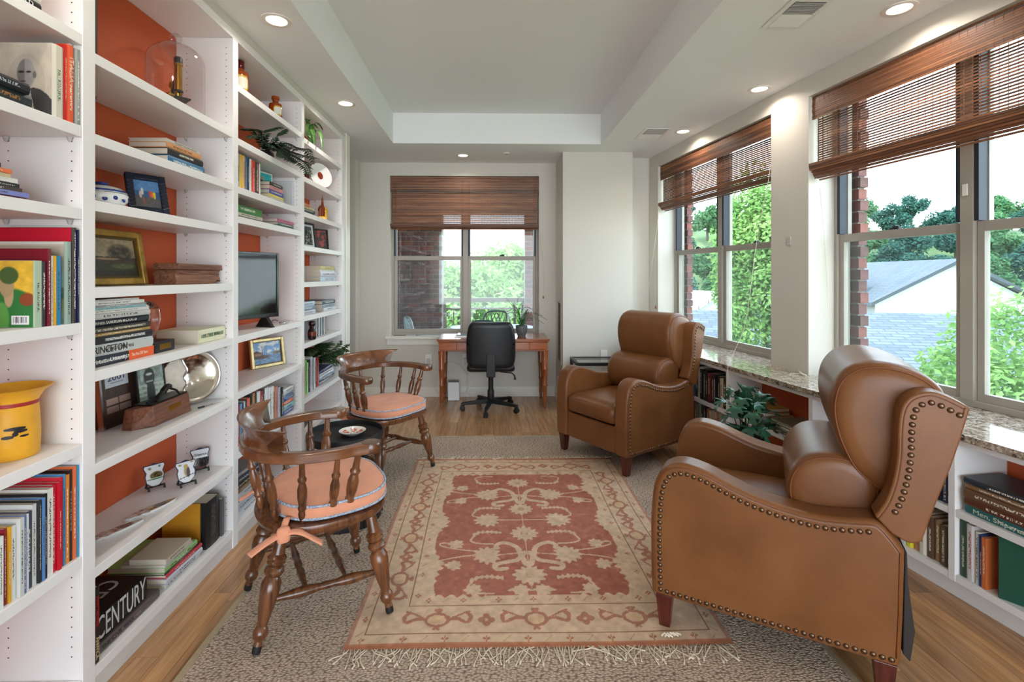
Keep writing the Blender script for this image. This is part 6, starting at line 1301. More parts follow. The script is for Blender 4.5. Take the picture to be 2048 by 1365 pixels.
for x in (dx0 + 0.045, dx1 - 0.045):
    for y in (dy0 + 0.05, dy1 - 0.05):
        p = [(0.012, 0.0), (0.0125, 0.02), (0.016, 0.05), (0.0135, 0.058), (0.020, 0.066)]
        for zr_ in (0.24, 0.41): p += [(0.021 + 0.007 * (zr_ > 0.3), zr_ - 0.012), (0.027 + 0.005 * (zr_ > 0.3), zr_), (0.021 + 0.007 * (zr_ > 0.3), zr_ + 0.012)]
        p += [(0.034, 0.60), (0.034, 0.6055)]
        MB().lathe(p, 16, Matrix.Translation((x, y, 0))).build('leg', desk_l, t, smooth=35)
t = thing('desk_papers', 'white papers and a slim dark tray on the desk left of the chair', 'papers', (-0.28, 5.33, 0.7365))
MB().box(-0.09, 0.14, -0.14, 0.13, 0, 0.006).build('paper_sheet', M_('white_paper', (236, 236, 236), 0.6), t)
MB().box(-0.07, 0.16, -0.02, 0.17, 0.0065, 0.016).build('slim_tray', M_('smoked_tray', (120, 128, 140), 0.12), t, bevel=0.002)

# ---------------------------------------------------------------- office chair (seen from behind)
vinyl = M_('black_vinyl', (20, 21, 24), 0.38, var=0.1, vs=40, bump=0.05, bs=500)
ox, oy = 0.02, 5.05
t = thing('office_chair', 'black vinyl swivel office chair pushed up to the desk', 'office chair', (ox, oy, 0))
me = rounded_box(-0.248, 0.248, -0.045, 0.035, 0.0, 0.475, 0.034, (16, 5, 16), 0.0)
for v in me.vertices:
    f = max(0.0, (v.co.z - 0.3) / 0.175); v.co.x *= 1 - 0.13 * f ** 2.2 - 0.05 * max(0, (0.12 - v.co.z) / 0.12) ** 2
    c = (v.co.x / 0.25) ** 2; v.co.y += 0.03 * c; f2 = max(0.0, (abs(v.co.x) - 0.15) / 0.1); v.co.z -= 0.04 * f2 ** 2 * (1 if v.co.z > 0.24 else -1)
br = obj('backrest', me, vinyl, t, TR((0, -0.165, 0.462), rx=0.06))
rim = [(-0.245, 0.10), (-0.247, 0.24), (-0.232, 0.38), (-0.20, 0.435), (-0.13, 0.458), (0, 0.464), (0.13, 0.458), (0.20, 0.435), (0.232, 0.38), (0.247, 0.24), (0.245, 0.10), (0.21, 0.035), (0.12, 0.012), (0, 0.008), (-0.12, 0.012), (-0.21, 0.035)]
q = bez([Vector((a * 0.955, -0.03 + 0.028 * (a / 0.25) ** 2, c)) for a, c in rim + rim[:1]], 4); MB().tube(q, 0.006, 8).build('edge_piping', vinyl, br, smooth=180)
obj('seat', rounded_box(-0.245, 0.245, -0.15, 0.30, 0.418, 0.495, 0.036, (14, 14, 5), 0.012), vinyl, t)
MB().box(-0.045, 0.045, -0.225, -0.20, 0.40, 0.62).box(-0.045, 0.045, -0.225, 0.06, 0.385, 0.412).build('back_bracket', black_plastic, t, bevel=0.006)
MB().lathe([(0.026, 0.20), (0.026, 0.33), (0.032, 0.335), (0.032, 0.385)], 20).build('gas_lift', black_plastic, t, smooth=40)
MB().lathe([(0.03, 0.075), (0.036, 0.085), (0.034, 0.20), (0.03, 0.215)], 20).build('column_cover', black_plastic, t, smooth=40)
MB().tube([(0.10, -0.02, 0.40), (0.22, -0.06, 0.395), (0.245, -0.07, 0.37), (0.25, -0.072, 0.33)], [0.006, 0.006, 0.008, 0.013], 8).build('height_lever', black_plastic, t, smooth=60)
for k in range(5):
    a = R(-100 + 72 * k); M = Matrix.Rotation(a, 4, 'Z')
    leg = MB().prism([(0.02, 0.07), (0.30, 0.062), (0.315, 0.075), (0.30, 0.088), (0.04, 0.118), (0.02, 0.118)], -0.02, 0.02, lambda x, z, d: M @ Vector((x, d * (1 - x * 0.9), z))).build('base_leg', black_plastic, t, bevel=0.005)
    b = MB()
    for s in (-1, 1): b.lathe([(0.018, -0.008), (0.027, -0.006), (0.027, 0.006), (0.018, 0.008)], 18, M @ Matrix.Translation((0.295, s * 0.015, 0.0275)) @ Matrix.Rotation(R(90), 4, 'X'))
    b.box(0.275, 0.315, -0.006, 0.006, 0.02, 0.062, M=M)
    b.build('caster', black_plastic, leg, smooth=40)

# ---------------------------------------------------------------- small things by the desk
t = thing('wifi_router', 'white upright router box with grey top under the desk', 'router', (-0.395, 5.475, 0.0))
MB().box(-0.065, 0.065, -0.05, 0.05, 0.0, 0.205).build('router_body', M_('router_white', (232, 232, 232), 0.35), t, bevel=0.008, seg=3)
MB().box(-0.058, 0.058, -0.043, 0.043, 0.2052, 0.209).build('router_top', M_('router_grey', (120, 122, 126), 0.5), t, bevel=0.001)
cbl = M_('white_cable', (222, 220, 214), 0.5)
t = thing('router_cable', 'loop of white cable on the floor behind the router', 'cable', (-0.43, 5.575, 0.0))
MB().tube(bez([(0.06, -0.04, 0.06), (0.16, 0.0, 0.05), (0.2, 0.0, 0.2), (0.1, 0.005, 0.36), (-0.05, 0.01, 0.4), (-0.17, 0.01, 0.3), (-0.2, 0.0, 0.15), (-0.12, 0.0, 0.03), (0.0, -0.005, 0.008)], 8), 0.005, 8).build('cable_loop', cbl, t, smooth=180)
MB().tube(bez([(0.22, 0.012, 0.44), (0.2, 0.01, 0.3), (0.17, 0.012, 0.12), (0.22, 0.005, 0.01)], 8), 0.003, 8).build('cable_drop', cbl, t, smooth=180)
t = thing('metal_frame_table', 'black square-tube metal frame table behind the far recliner', 'side table', (0.0, 0.0, 0.0))
fx0, fx1, fy0, fy1, fz = 0.845, 1.42, 4.66, 5.03, 0.555
for x in (fx0, fx1 - 0.03):
    for y in (fy0, fy1 - 0.03): MB().box(x, x + 0.03, y, y + 0.03, 0, fz - 0.03).build('leg', black_metal, t, bevel=0.002)
for y in (fy0, fy1 - 0.03): MB().box(fx0, fx1, y, y + 0.03, fz - 0.0295, fz).build('top_rail', black_metal, t, bevel=0.002)
for x in (fx0, fx1 - 0.03): MB().box(x, x + 0.03, fy0 + 0.031, fy1 - 0.031, fz - 0.0295, fz).build('end_rail', black_metal, t, bevel=0.002)
MB().box(fx0 + 0.03, fx1 - 0.03, fy0 + 0.031, fy1 - 0.031, fz - 0.012, fz - 0.004).build('glass_top', pane_glass, t)
# ================================================================ RUGS
def sisal_mat():
    m = bpy.data.materials.new('chunky_sisal'); m.use_nodes = True; N = m.node_tree.nodes; L = m.node_tree.links; b = N['Principled BSDF']; b.inputs['Roughness'].default_value = 0.9
    tc = N.new('ShaderNodeTexCoord'); mp = N.new('ShaderNodeMapping'); mp.inputs['Scale'].default_value = (74, 122, 1); mp.inputs['Rotation'].default_value = (0, 0, R(8)); L.new(tc.outputs['Object'], mp.inputs[0])
    v = N.new('ShaderNodeTexVoronoi'); v.inputs['Scale'].default_value = 1.0; v.inputs['Randomness'].default_value = 0.8; v.voronoi_dimensions = '2D'; L.new(mp.outputs[0], v.inputs['Vector'])
    n = N.new('ShaderNodeTexNoise'); n.inputs['Scale'].default_value = 3.0; n.inputs['Detail'].default_value = 5; L.new(tc.outputs['Object'], n.inputs['Vector'])
    n2 = N.new('ShaderNodeTexNoise'); n2.inputs['Scale'].default_value = 260; L.new(tc.outputs['Object'], n2.inputs['Vector'])
    r = N.new('ShaderNodeValToRGB'); e = r.color_ramp.elements; e[0].position = 0.12; e[0].color = lin((208, 184, 160)); e[1].position = 0.78; e[1].color = lin((122, 98, 82))
    q = r.color_ramp.elements.new(0.42); q.color = lin((180, 152, 128)); L.new(v.outputs['Distance'], r.inputs[0])
    mx = N.new('ShaderNodeMix'); mx.data_type = 'RGBA'; mx.blend_type = 'MULTIPLY'; mx.inputs['Factor'].default_value = 0.45; L.new(r.outputs[0], mx.inputs['A']); L.new(n.outputs['Fac'], mx.inputs['B'])
    hs = N.new('ShaderNodeHueSaturation'); hs.inputs['Saturation'].default_value = 0.82; hs.inputs['Value'].default_value = 1.3; L.new(mx.outputs['Result'], hs.inputs['Color']); L.new(hs.outputs[0], b.inputs['Base Color'])
    ad = N.new('ShaderNodeMath'); ad.operation = 'MULTIPLY_ADD'; ad.inputs[1].default_value = -1.0; L.new(v.outputs['Distance'], ad.inputs[0]); L.new(n2.outputs['Fac'], ad.inputs[2])
    bp = N.new('ShaderNodeBump'); bp.inputs['Strength'].default_value = 0.9; bp.inputs['Distance'].default_value = 0.006; L.new(ad.outputs[0], bp.inputs['Height']); L.new(bp.outputs[0], b.inputs['Normal']); return m
t = thing('sisal_rug', 'large chunky beige sisal rug lying on the wood floor', 'rug', (0, 0, 0))
SX0, SX1, SY0, SY1 = -1.085, 1.275, 0.7, 4.205
MB().box(SX0 + 0.028, SX1 - 0.028, SY0 + 0.028, SY1 - 0.028, 0.0005, 0.010).build('sisal_field', sisal_mat(), t)
bind = M_('taupe_binding', (168, 150, 124), 0.85, var=0.06, vs=30, bump=0.2, bs=300)
for a in ((SX0, SX0 + 0.0275, SY0, SY1), (SX1 - 0.0275, SX1, SY0, SY1), (SX0 + 0.028, SX1 - 0.028, SY0, SY0 + 0.0275), (SX0 + 0.028, SX1 - 0.028, SY1 - 0.0275, SY1)):
    MB().box(*a, 0.0005, 0.0108).build('binding_tape', bind, t, bevel=0.003)

RX0, RX1, RY0, RY1 = -0.542, 0.924, 1.80, 3.665
RW, RL = RX1 - RX0, RY1 - RY0
def segd(x, y, pts):
    d = np.full_like(x, 9.0)
    for (ax, ay), (bx, by) in zip(pts, pts[1:]):
        dx, dy = bx - ax, by - ay; t_ = np.clip(((x - ax) * dx + (y - ay) * dy) / (dx * dx + dy * dy + 1e-12), 0, 1); d = np.minimum(d, np.hypot(x - ax - t_ * dx, y - ay - t_ * dy))
    return d
def sm2(pts, n=6): return [(p.x, p.y) for p in bez([Vector((a, c, 0)) for a, c in pts], n)]
def rugfn(u, v):
    x = (u - 0.5) * RW; y = v * RL; X = np.abs(x); n = fbm(u * 5, v * 6, 3); n2 = fbm(u * 60, v * 80, 4); wob = (fbm(u * 30, v * 38, 6) - 0.5) * 0.012
    BE, RD, ED = (206, 178, 152), (168, 108, 92), (182, 134, 114)
    ex = RW / 2 - X; ey = np.minimum(y, RL - y); e = np.minimum(ex, ey * 0.86)
    c = flatc(u, BE); c = mixc(c, np.clip((n - 0.4) * 3, 0, 1) * 0.5, (198, 164, 134))
    c = mixc(c, (e < 0.016) * 1.0, ED); c = mixc(c, (ey < 0.03) * 0.8, (176, 112, 84))
    for w in (0.064, 0.205): c = mixc(c, (np.abs(e - w) < 0.0022) * 0.85, (118, 70, 50))
    # outer and inner guard motifs
    per = np.where(ex < ey * 0.86, y, x + 9.0)
    for w, st, r in ((0.042, 0.16, 0.014), (0.232, 0.15, 0.013)):
        ph = (per / st + 0.5) % 1 - 0.5; dd = np.hypot(ph * st, e - w); th = np.arctan2(e - w, ph * st); c = mixc(c, ((dd < r * (0.75 + 0.35 * np.cos(4 * th))) & (dd > 0.004)) * 0.7, (152, 80, 58)); c = mixc(c, (np.abs(((per / st) % 1 - 0.5) * st - (e - w)) < 0.003) * (np.abs(e - w) < 0.012) * 0.5, (150, 128, 84))
    # main border palmettes
    def pal(px, py, rot, big):
        cc, ss = math.cos(rot), math.sin(rot); a = (x - px) * cc + (y - py) * ss + wob; b_ = -(x - px) * ss + (y - py) * cc + wob; k = np.abs(a)
        if big:
            m = (np.hypot(k / 0.052, b_ / 0.042) < 1) & (np.hypot(k / 0.036, b_ / 0.028) > 1); arm = segd(k, b_, sm2([(0.045, 0.0), (0.085, 0.006), (0.125, -0.012), (0.135, 0.02), (0.118, 0.04)])) < 0.0085; leaf = segd(k, b_, sm2([(0.06, 0.01), (0.1, 0.035), (0.13, 0.05)])) < 0.005; tp = segd(k, b_, [(0.0, 0.04), (0.012, 0.056), (0, 0.06)]) < 0.006; bt = segd(k, b_, [(0.0, -0.04), (0.01, -0.052)]) < 0.006
            return (m | arm | leaf | tp | bt, (np.hypot(k / 0.030, b_ / 0.022) < 1))
        r = np.hypot(k, b_); th = np.arctan2(b_, a); return ((r < 0.032 * (0.72 + 0.4 * np.abs(np.cos(2 * th)))) & (r > 0.008), r < 0.007)
    L_ = []
    for k in range(3):
        L_ += [(-0.40 + 0.40 * k, 0.152, 0, 1), (-0.40 + 0.40 * k, RL - 0.152, math.pi, 1)]
        if k < 2: L_ += [(-0.20 + 0.40 * k, 0.150, 0, 0), (-0.20 + 0.40 * k, RL - 0.150, 0, 0)]
    for k in range(4):
        yy = 0.42 + k * 0.345
        L_ += [(-RW / 2 + 0.132, yy, -math.pi / 2, 1), (RW / 2 - 0.132, yy, math.pi / 2, 1)]
        if k < 3: L_ += [(-RW / 2 + 0.132, yy + 0.172, 0, 0), (RW / 2 - 0.132, yy + 0.172, 0, 0)]
    for q in L_:
        m, g = pal(*q); c = mixc(c, m * 0.72, (158, 98, 80)); c = mixc(c, g * 0.6, (206, 168, 128))
    # field with a scalloped, leafy edge
    fx, f0, f1 = RW / 2 - 0.262, 0.298, RL - 0.298
    sc1 = 0.055 * np.abs(np.sin((y - f0) / (f1 - f0) * math.pi * 3.0)) ** 1.4 + 0.012 * np.sin(y * 130) + wob * 2
    corner = np.clip(0.16 - np.minimum(y - f0, f1 - y), 0, 1) * 0.55
    field = (X < fx - 0.005 - sc1 * (np.sin((y - f0) / (f1 - f0) * math.pi * 3.0) ** 2) * 0.9 - corner * 0.5) & (y > f0 + 0.01 * np.sin(x * 120) * (X > 0.2)) & (y < f1 - 0.01 * np.sin(x * 120) * (X > 0.2))
    c = mixc(c, field * 1.0, RD); c = mixc(c, field * np.clip((n - 0.45) * 3, 0, 1) * 0.5, (150, 86, 68))
    V = (204, 178, 152); P = np.zeros_like(x)
    def flower(px, py, r, k=8):
        a = X - px; b_ = y - py; rr = np.hypot(a, b_ * 0.95) + wob; th = np.arctan2(b_, a); return rr < r * (0.88 + 0.12 * np.cos(k * th) + 0.06 * np.cos(3 * th))
    for yy, r in ((0.44, 0.078), (0.80, 0.074), (1.07, 0.068), (1.43, 0.07)): P = np.maximum(P, flower(0.0, yy, r, 12))
    for yy in (0.60, 0.945, 1.26): P = np.maximum(P, flower(0.20, yy, 0.074, 12))
    for px, yy in ((0.36, 0.52), (0.36, 0.70), (0.36, 1.18), (0.36, 1.36), (0.05, 0.33), (0.26, 0.335)): P = np.maximum(P, flower(px, yy, 0.040, 8))
    for y0_, s in ((0.62, 1), (1.25, 1)):
        P = np.maximum(P, segd(X, y, sm2([(0.012, y0_ - 0.10), (0.03, y0_ - 0.03), (0.05, y0_ + 0.05), (0.11, y0_ + 0.09), (0.15, y0_ + 0.07), (0.15, y0_ + 0.04)])) < 0.014)
        P = np.maximum(P, segd(X, y, sm2([(0.012, y0_ + 0.0), (0.05, y0_ - 0.06), (0.11, y0_ - 0.08), (0.16, y0_ - 0.10), (0.15, y0_ - 0.135), (0.11, y0_ - 0.13)])) < 0.014)
        for dy in (-0.085, 0.085): P = np.maximum(P, segd(X, y, sm2([(0.24, y0_ + dy * 0.2), (0.33, y0_ + dy * 0.35), (0.43, y0_ + dy * 0.75), (0.435, y0_ + dy * 1.1), (0.36, y0_ + dy)])) < 0.0048)
        P = np.maximum(P, segd(X, y, [(0.04, y0_ - 0.005), (0.16, y0_ - 0.02)]) < 0.004)
    for y0_, s in ((0.40, 1), (0.79, 1), (1.06, 1), (1.45, -1)):
        comb = sm2([(0.135, y0_ + 0.02 * s), (0.19, y0_ + 0.028 * s), (0.25, y0_ + 0.02 * s), (0.27, y0_ - 0.01 * s)])
        d_ = segd(X, y, comb); P = np.maximum(P, d_ < 0.011 + 0.005 * np.sin(X * 260)); P = np.maximum(P, segd(X, y, sm2([(0.27, y0_ - 0.01 * s), (0.285, y0_ - 0.06 * s), (0.24, y0_ - 0.085 * s), (0.17, y0_ - 0.09 * s)])) < 0.0055)
    P = np.maximum(P, (X < 0.0035) * (y > 0.34) * (y < 1.5)); P = np.maximum(P, segd(X, y, [(0.0, 0.945), (0.2, 0.945)]) < 0.005)
    P = np.maximum(P, segd(X, y, sm2([(0.0, 0.33), (0.06, 0.345), (0.1, 0.33)])) < 0.007)
    c = mixc(c, P * field * 0.92, V); 
    for yy, r in ((0.44, 0.022), (0.80, 0.022), (1.07, 0.02), (1.43, 0.02)): c = mixc(c, (np.hypot(x, y - yy) < r) * (n2 > 0.45) * 0.5, (150, 110, 70))
    worn = np.clip((fbm(u * 3 + 7, v * 4, 11) - 0.5) * 4, 0, 1) * (ex < 0.36) * (x < 0) * 0.35 + (n2 > 0.72) * 0.12; c = mixc(c, worn, (206, 190, 172))
    return c * (0.88 + 0.24 * n2[:, None])
t = thing('oriental_rug', 'faded brick red and beige oriental rug laid over the sisal', 'rug', (0, 0, 0))
nx, ny = 330, 418
xs = np.linspace(RX0, RX1, nx + 1); ys = np.linspace(RY0, RY1, ny + 1); XX, YY = np.meshgrid(xs, ys); uu = ((XX - RX0) / RW).ravel(); vv = ((YY - RY0) / RL).ravel()
ZZ = 0.0126 + 0.0008 * (fbm(uu * 4, vv * 5, 5) - 0.4); XE = XX.ravel() + 0.004 * np.sin(vv * 9) * (np.abs(uu - 0.5) > 0.3)
v = np.stack([XE, YY.ravel() + 0.004 * np.sin(uu * 7) * (np.abs(vv - 0.5) > 0.45), ZZ], 1); i = np.arange(ny)[:, None] * (nx + 1) + np.arange(nx)[None, :]; f = np.stack([i, i + 1, i + nx + 2, i + nx + 1], 2).reshape(-1, 4)
me = bpy.data.meshes.new('woven_face'); me.from_pydata(v.tolist(), [], f.tolist()); paint(me, rugfn, uu, vv); me.polygons.foreach_set('use_smooth', [True] * len(me.polygons)); obj('woven_face', me, attr_mat('rug_pile', 0.95, bump=0.35, bs=420, spec=0.1), t)
MB().box(RX0 + 0.003, RX1 - 0.003, RY0 + 0.004, RY1 - 0.004, 0.0110, 0.0120).build('rug_backing', M_('rug_backing', (150, 110, 84), 0.9), t)
frm = M_('cotton_fringe', (214, 200, 180), 0.95, var=0.1, vs=40)
for y_, s, n_, ln in ((RY0, -1, 120, 0.085), (RY1, 1, 110, 0.055)):
    b = MB()
    for k in range(n_):
        x_ = RX0 + 0.01 + (RW - 0.02) * (k + random.uniform(-0.3, 0.3)) / n_; a = random.gauss(0, 0.35); l_ = ln * random.uniform(0.7, 1.15); 
        if random.random() < 0.12: a += random.choice((-0.7, 0.7))
        p = [Vector((x_, y_ - s * 0.002, 0.0138))]
        for j in range(1, 6): a += random.gauss(0, 0.22); p.append(p[-1] + Vector((math.sin(a) * l_ / 5, s * math.cos(a) * l_ / 5, 0 if j > 1 else -0.0005)))
        b.tube(p, [0.0024, 0.0024, 0.0022, 0.002, 0.0022, 0.003], 5)
    tag(b.build('fringe', frm, t, smooth=180), kind='stuff')
b = MB()
for k in range(5): b.tube([(0.66 + 0.012 * k, 1.838 + random.uniform(-0.006, 0.006), 0.02), (0.675 + 0.011 * k, 1.846, 0.026), (0.69 + 0.012 * k, 1.836 + random.uniform(-0.008, 0.008), 0.021)], 0.004, 6)
tag(b.build('loose_tuft', frm, t, smooth=180), kind='stuff')

# ================================================================ PLANTS
def leaf_m(name, c1, c2, rough=0.4): return M_(name, c1, rough, rgb2=c2, vs=25, spec=0.5)
fern_m = leaf_m('dark_fern_leaf', (20, 44, 30), (44, 78, 50)); strap_m = leaf_m('strap_leaf', (34, 84, 30), (92, 140, 62)); feath_m = leaf_m('feathery_leaf', (28, 56, 30), (70, 104, 62)); desk_leaf = leaf_m('desk_fern_leaf', (36, 74, 40), (78, 118, 66)); aralia = leaf_m('lobed_leaf', (22, 62, 44), (48, 98, 72), 0.3); stem_m = leaf_m('green_stem', (50, 80, 40), (84, 110, 60))
def side_of(tg, up=Vector((0, 0, 1))):
    s = tg.cross(up)
    if s.length < 1e-4: s = tg.cross(Vector((1, 0, 0)))
    return s.normalized()
def frond(name, pts, ll, mat, parent, n=22, droop=0.25, w=0.2, taper=True):
    p = bez([Vector(q) for q in pts], 10); b = MB().tube(p, [0.0022] * len(p), 5); m = len(p)
    for k in range(n):
        f = 0.08 + 0.92 * k / (n - 1); j = f * (m - 1.001); j0 = int(j); c = p[j0].lerp(p[j0 + 1], j - j0); tg = (p[min(j0 + 1, m - 1)] - p[max(j0 - 1, 0)]).normalized(); sd = side_of(tg); nr = sd.cross(tg).normalized()
        L = ll * (math.sin(math.pi * (0.12 + 0.86 * f)) ** 0.7 if taper else 1.0) * random.uniform(0.85, 1.1)
        for s in (-1, 1):
            d = (sd * s + tg * 0.45 - nr * droop * random.uniform(0.3, 1.2)).normalized(); e = c + d * L; md = c + d * L * 0.45 + nr * L * 0.06; wv = tg * L * w
            b.add([c, md + wv, e - nr * L * 0.1, md - wv], [(0, 1, 2, 3)])
    return b.build(name, mat, parent, fix=False, smooth=180)
def strap(name, pts, w, mat, parent, fold=0.3, serr=0.0):
    p = bez([Vector(q) for q in pts], 8); m = len(p); rows = []
    for k, c in enumerate(p):
        f = k / (m - 1); tg = (p[min(k + 1, m - 1)] - p[max(k - 1, 0)]).normalized(); sd = side_of(tg); nr = sd.cross(tg).normalized(); ww = w * (math.sin(math.pi * min(1, 0.18 + 0.82 * f)) ** 0.8 if f < 0.999 else 0.02) * (1 + (serr if k % 2 else -serr))
        rows.append([c - sd * ww + nr * ww * fold, c, c + sd * ww + nr * ww * fold])
    return MB().grid(rows).build(name, mat, parent, fix=False, smooth=180)
P = lambda u, v, x: onx(u, v, x)
o_ = Vector((-1.42, onx(528, 0, -1.42).y, 2.123))
t = thing('trailing_fern', 'dark green trailing fern on the shelf below the amber bottles', 'plant', o_)
MB().lathe([(0.05, 0.0), (0.06, 0.04), (0.055, 0.06), (0.001, 0.055)], 16, cap=False).build('pot', black_plastic, t, smooth=40)
rt = o_ + Vector((0, 0, 0.05))
for pts, l in (([rt, P(508, 268, -1.42), P(492, 262, -1.41), P(478, 262, -1.40)], 0.05), ([rt, P(522, 272, -1.40), P(545, 260, -1.38), P(578, 256, -1.36)], 0.045), ([rt, P(545, 280, -1.36), P(558, 268, -1.34), P(566, 262, -1.33)], 0.04), ([rt, P(540, 292, -1.34), P(572, 308, -1.27), P(602, 316, -1.24), P(632, 321, -1.22)], 0.072), ([rt, P(548, 300, -1.32), P(580, 318, -1.25), P(604, 335, -1.23), P(613, 356, -1.23)], 0.066), ([rt, P(530, 290, -1.36), P(548, 303, -1.30), P(565, 318, -1.28), P(580, 330, -1.27)], 0.055), ([rt, P(515, 280, -1.38), P(500, 275, -1.36), P(490, 282, -1.34)], 0.045), ([rt, P(552, 290, -1.32), P(584, 300, -1.27), P(608, 304, -1.25), P(622, 332, -1.23)], 0.06)):
    frond('frond', [q - o_ + Vector((0.02, 0, 0.012)) for q in pts], l * 1.1, fern_m, t, 26, 0.2, 0.19)
o_ = Vector((-1.42, onx(622, 0, -1.42).y, 2.385)); t = thing('strap_leaf_plant', 'bright green strap-leaved plant drooping from the top of the far bay', 'plant', o_)
MB().lathe([(0.035, 0.0), (0.045, 0.035), (0.001, 0.03)], 16, cap=False).build('pot', M_('terracotta_pot', (120, 70, 46), 0.8), t, smooth=40)
rt = o_ + Vector((0, 0, 0.03))
for pts, w in (([rt, P(615, 245, -1.40), P(608, 238, -1.38)], 0.013), ([rt, P(624, 252, -1.38), P(636, 258, -1.34), P(640, 270, -1.32)], 0.013), ([rt, P(630, 262, -1.36), P(642, 272, -1.28), P(645, 302, -1.25)], 0.014), ([rt, P(616, 250, -1.37), P(614, 262, -1.30), P(613, 275, -1.27)], 0.013), ([rt, P(622, 260, -1.35), P(628, 272, -1.28), P(630, 290, -1.25)], 0.016), ([rt, P(618, 246, -1.40), P(628, 240, -1.38), P(634, 246, -1.36)], 0.011), ([rt, P(616, 260, -1.35), P(618, 270, -1.28), P(624, 284, -1.26)], 0.015), ([rt, P(630, 250, -1.38), P(640, 252, -1.36), P(646, 262, -1.35)], 0.012)):
    strap('leaf', [q - o_ for q in pts], w, strap_m, t)
o_ = Vector((-1.45, 4.0, 0.523 + 0.118)); 
o_ = Vector((-1.548, 4.08, 0.5225)); t = thing('feathery_fern', 'bushy feathery green fern spilling over the shelf by the far chair', 'plant', o_)
MB().lathe([(0.036, 0.0), (0.045, 0.13), (0.042, 0.14), (0.001, 0.13)], 18, cap=False).build('pot', black_plastic, t, smooth=40)
rg = random.Random(3)
for k in range(105):
    eu = rg.uniform(618, 700); e = P(eu, rg.uniform(680, 712) if eu < 672 else rg.uniform(680, 740), rg.uniform(-1.40, -1.27) if eu < 672 else rg.uniform(-1.235, -1.18)); s = o_ + Vector((rg.uniform(-0.02, 0.02), rg.uniform(-0.03, 0.03), 0.14)); mdl = (s + e) / 2 + Vector((0, 0, rg.uniform(0.03, 0.09)))
    if eu >= 672: mdl = Vector((-1.25, min(4.24, e.y), (s.z + e.z) / 2 + 0.05))
    if e.z > 0.82 and e.x < -1.25: e.z = 0.82
    if mdl.z > 0.81: mdl.z = 0.81
    frond('frond', [s - o_, mdl - o_, e - o_], rg.uniform(0.03, 0.045), feath_m, t, 16, 0.4, 0.24)
# desk plant
pot_c = ony(1043, 671, 5.30); o_ = Vector((pot_c.x, 5.30, 0.7365)); t = thing('desk_fern', 'spiky green fern in a dark lattice-patterned pot on the desk', 'plant', o_)
def latt(u, v): 
    a = (u * 14 + v * 7) % 1; b_ = (u * 14 - v * 7) % 1; return mixc(flatc(u, (44, 46, 52)), ((a < 0.16) | (b_ < 0.16)) * 1.0, (150, 152, 158))
rows = [[((0.042 + 0.022 * math.sin(min(1, z / 0.1) * 1.7)) * math.cos(2 * math.pi * k / 96), (0.042 + 0.022 * math.sin(min(1, z / 0.1) * 1.7)) * math.sin(2 * math.pi * k / 96), z) for k in range(97)] for z in [0.118 * j / 32 for j in range(33)]]
b = MB().grid(rows); me = b.mesh('patterned_pot'); paint(me, latt, np.array([k / 96 for j in range(33) for k in range(97)]), np.array([j / 32 for j in range(33) for k in range(97)])); sm(me, 180); obj('patterned_pot', me, attr_mat('pot_glaze', 0.35), t)
MB().lathe([(0.058, 0.100), (0.001, 0.104)], 24, cap=False).lathe([(0.0415, 0.0005), (0.001, 0.0005)], 24, cap=False).build('soil', M_('potting_soil', (46, 34, 26), 0.95), t)
for (u, v) in ((1013, 601), (1030, 612), (1048, 600), (1044, 640), (1005, 632), (1012, 640), (1072, 626), (1094, 640), (1085, 632), (1020, 620), (1056, 618), (1066, 640), (1000, 648), (1088, 648)):
    e = ony(u, v, 5.30 + random.uniform(-0.10, 0.06)) - o_; s = Vector((random.uniform(-0.02, 0.02), random.uniform(-0.02, 0.02), 0.1)); mdl = (s + e) / 2 + Vector((-e.x * 0.12, 0, 0.04 + 0.25 * abs(e.x) * (1 if e.z < 0.3 else 0.3)))
    frond('frond', [s, mdl, e], 0.022, desk_leaf, t, 22, 0.1, 0.3)
# floor plant by the counter
o_ = Vector((1.575, 2.92, 0.0005)); t = thing('lobed_floor_plant', 'dark green lobed-leaf plant in a black pot between the recliners', 'plant', o_)
MB().lathe([(0.085, 0.0), (0.10, 0.02), (0.125, 0.38), (0.13, 0.40), (0.12, 0.40), (0.11, 0.36), (0.001, 0.36)], 28, cap=False).build('pot', black_plastic, t, smooth=40)
def lobed(pts, w, par):
    p = bez([Vector(q) for q in pts], 12); m = len(p); rows = []; st = m // 4
    for k, c in enumerate(p[st:]):
        f = k / (m - st - 1); q = k + st; tg = (p[min(q + 1, m - 1)] - p[q - 1]).normalized(); sd = side_of(tg); nr = sd.cross(tg).normalized(); ww = w * (math.sin(math.pi * (0.1 + 0.9 * f) ** 0.8) ** 0.8 + 0.02) * (1 + 0.45 * math.sin(f * 30)) if f < 0.99 else 0.001
        back = -tg * ww * 0.0 + tg * ww * 0.5 * (0.5 + 0.5 * math.sin(f * 30))
        rows.append([c - sd * ww + back + nr * ww * 0.15, c - sd * ww * 0.45 + nr * ww * 0.14, c, c + sd * ww * 0.45 + nr * ww * 0.14, c + sd * ww + back + nr * ww * 0.15])
    lf = MB().grid(rows).build('leaf', aralia, par, fix=False, smooth=180); MB().tube(p[:st + 6], 0.003, 6).build('leaf_stalk', stem_m, lf, smooth=180)
tg = [(1455, 800, 0.0), (1497, 792, 0.05), (1540, 806, 0.05), (1575, 840, 0.0), (1440, 850, 0), (1450, 880, -0.1), (1500, 880, -0.16), (1535, 890, -0.12), (1570, 880, -0.08), (1480, 820, -0.08), (1520, 830, -0.1), (1545, 812, 0.02), (1468, 838, -0.12), (1430, 822, 0.05), (1560, 862, -0.05), (1505, 850, -0.15), (1476, 892, -0.1), (1596, 868, 0.03)]
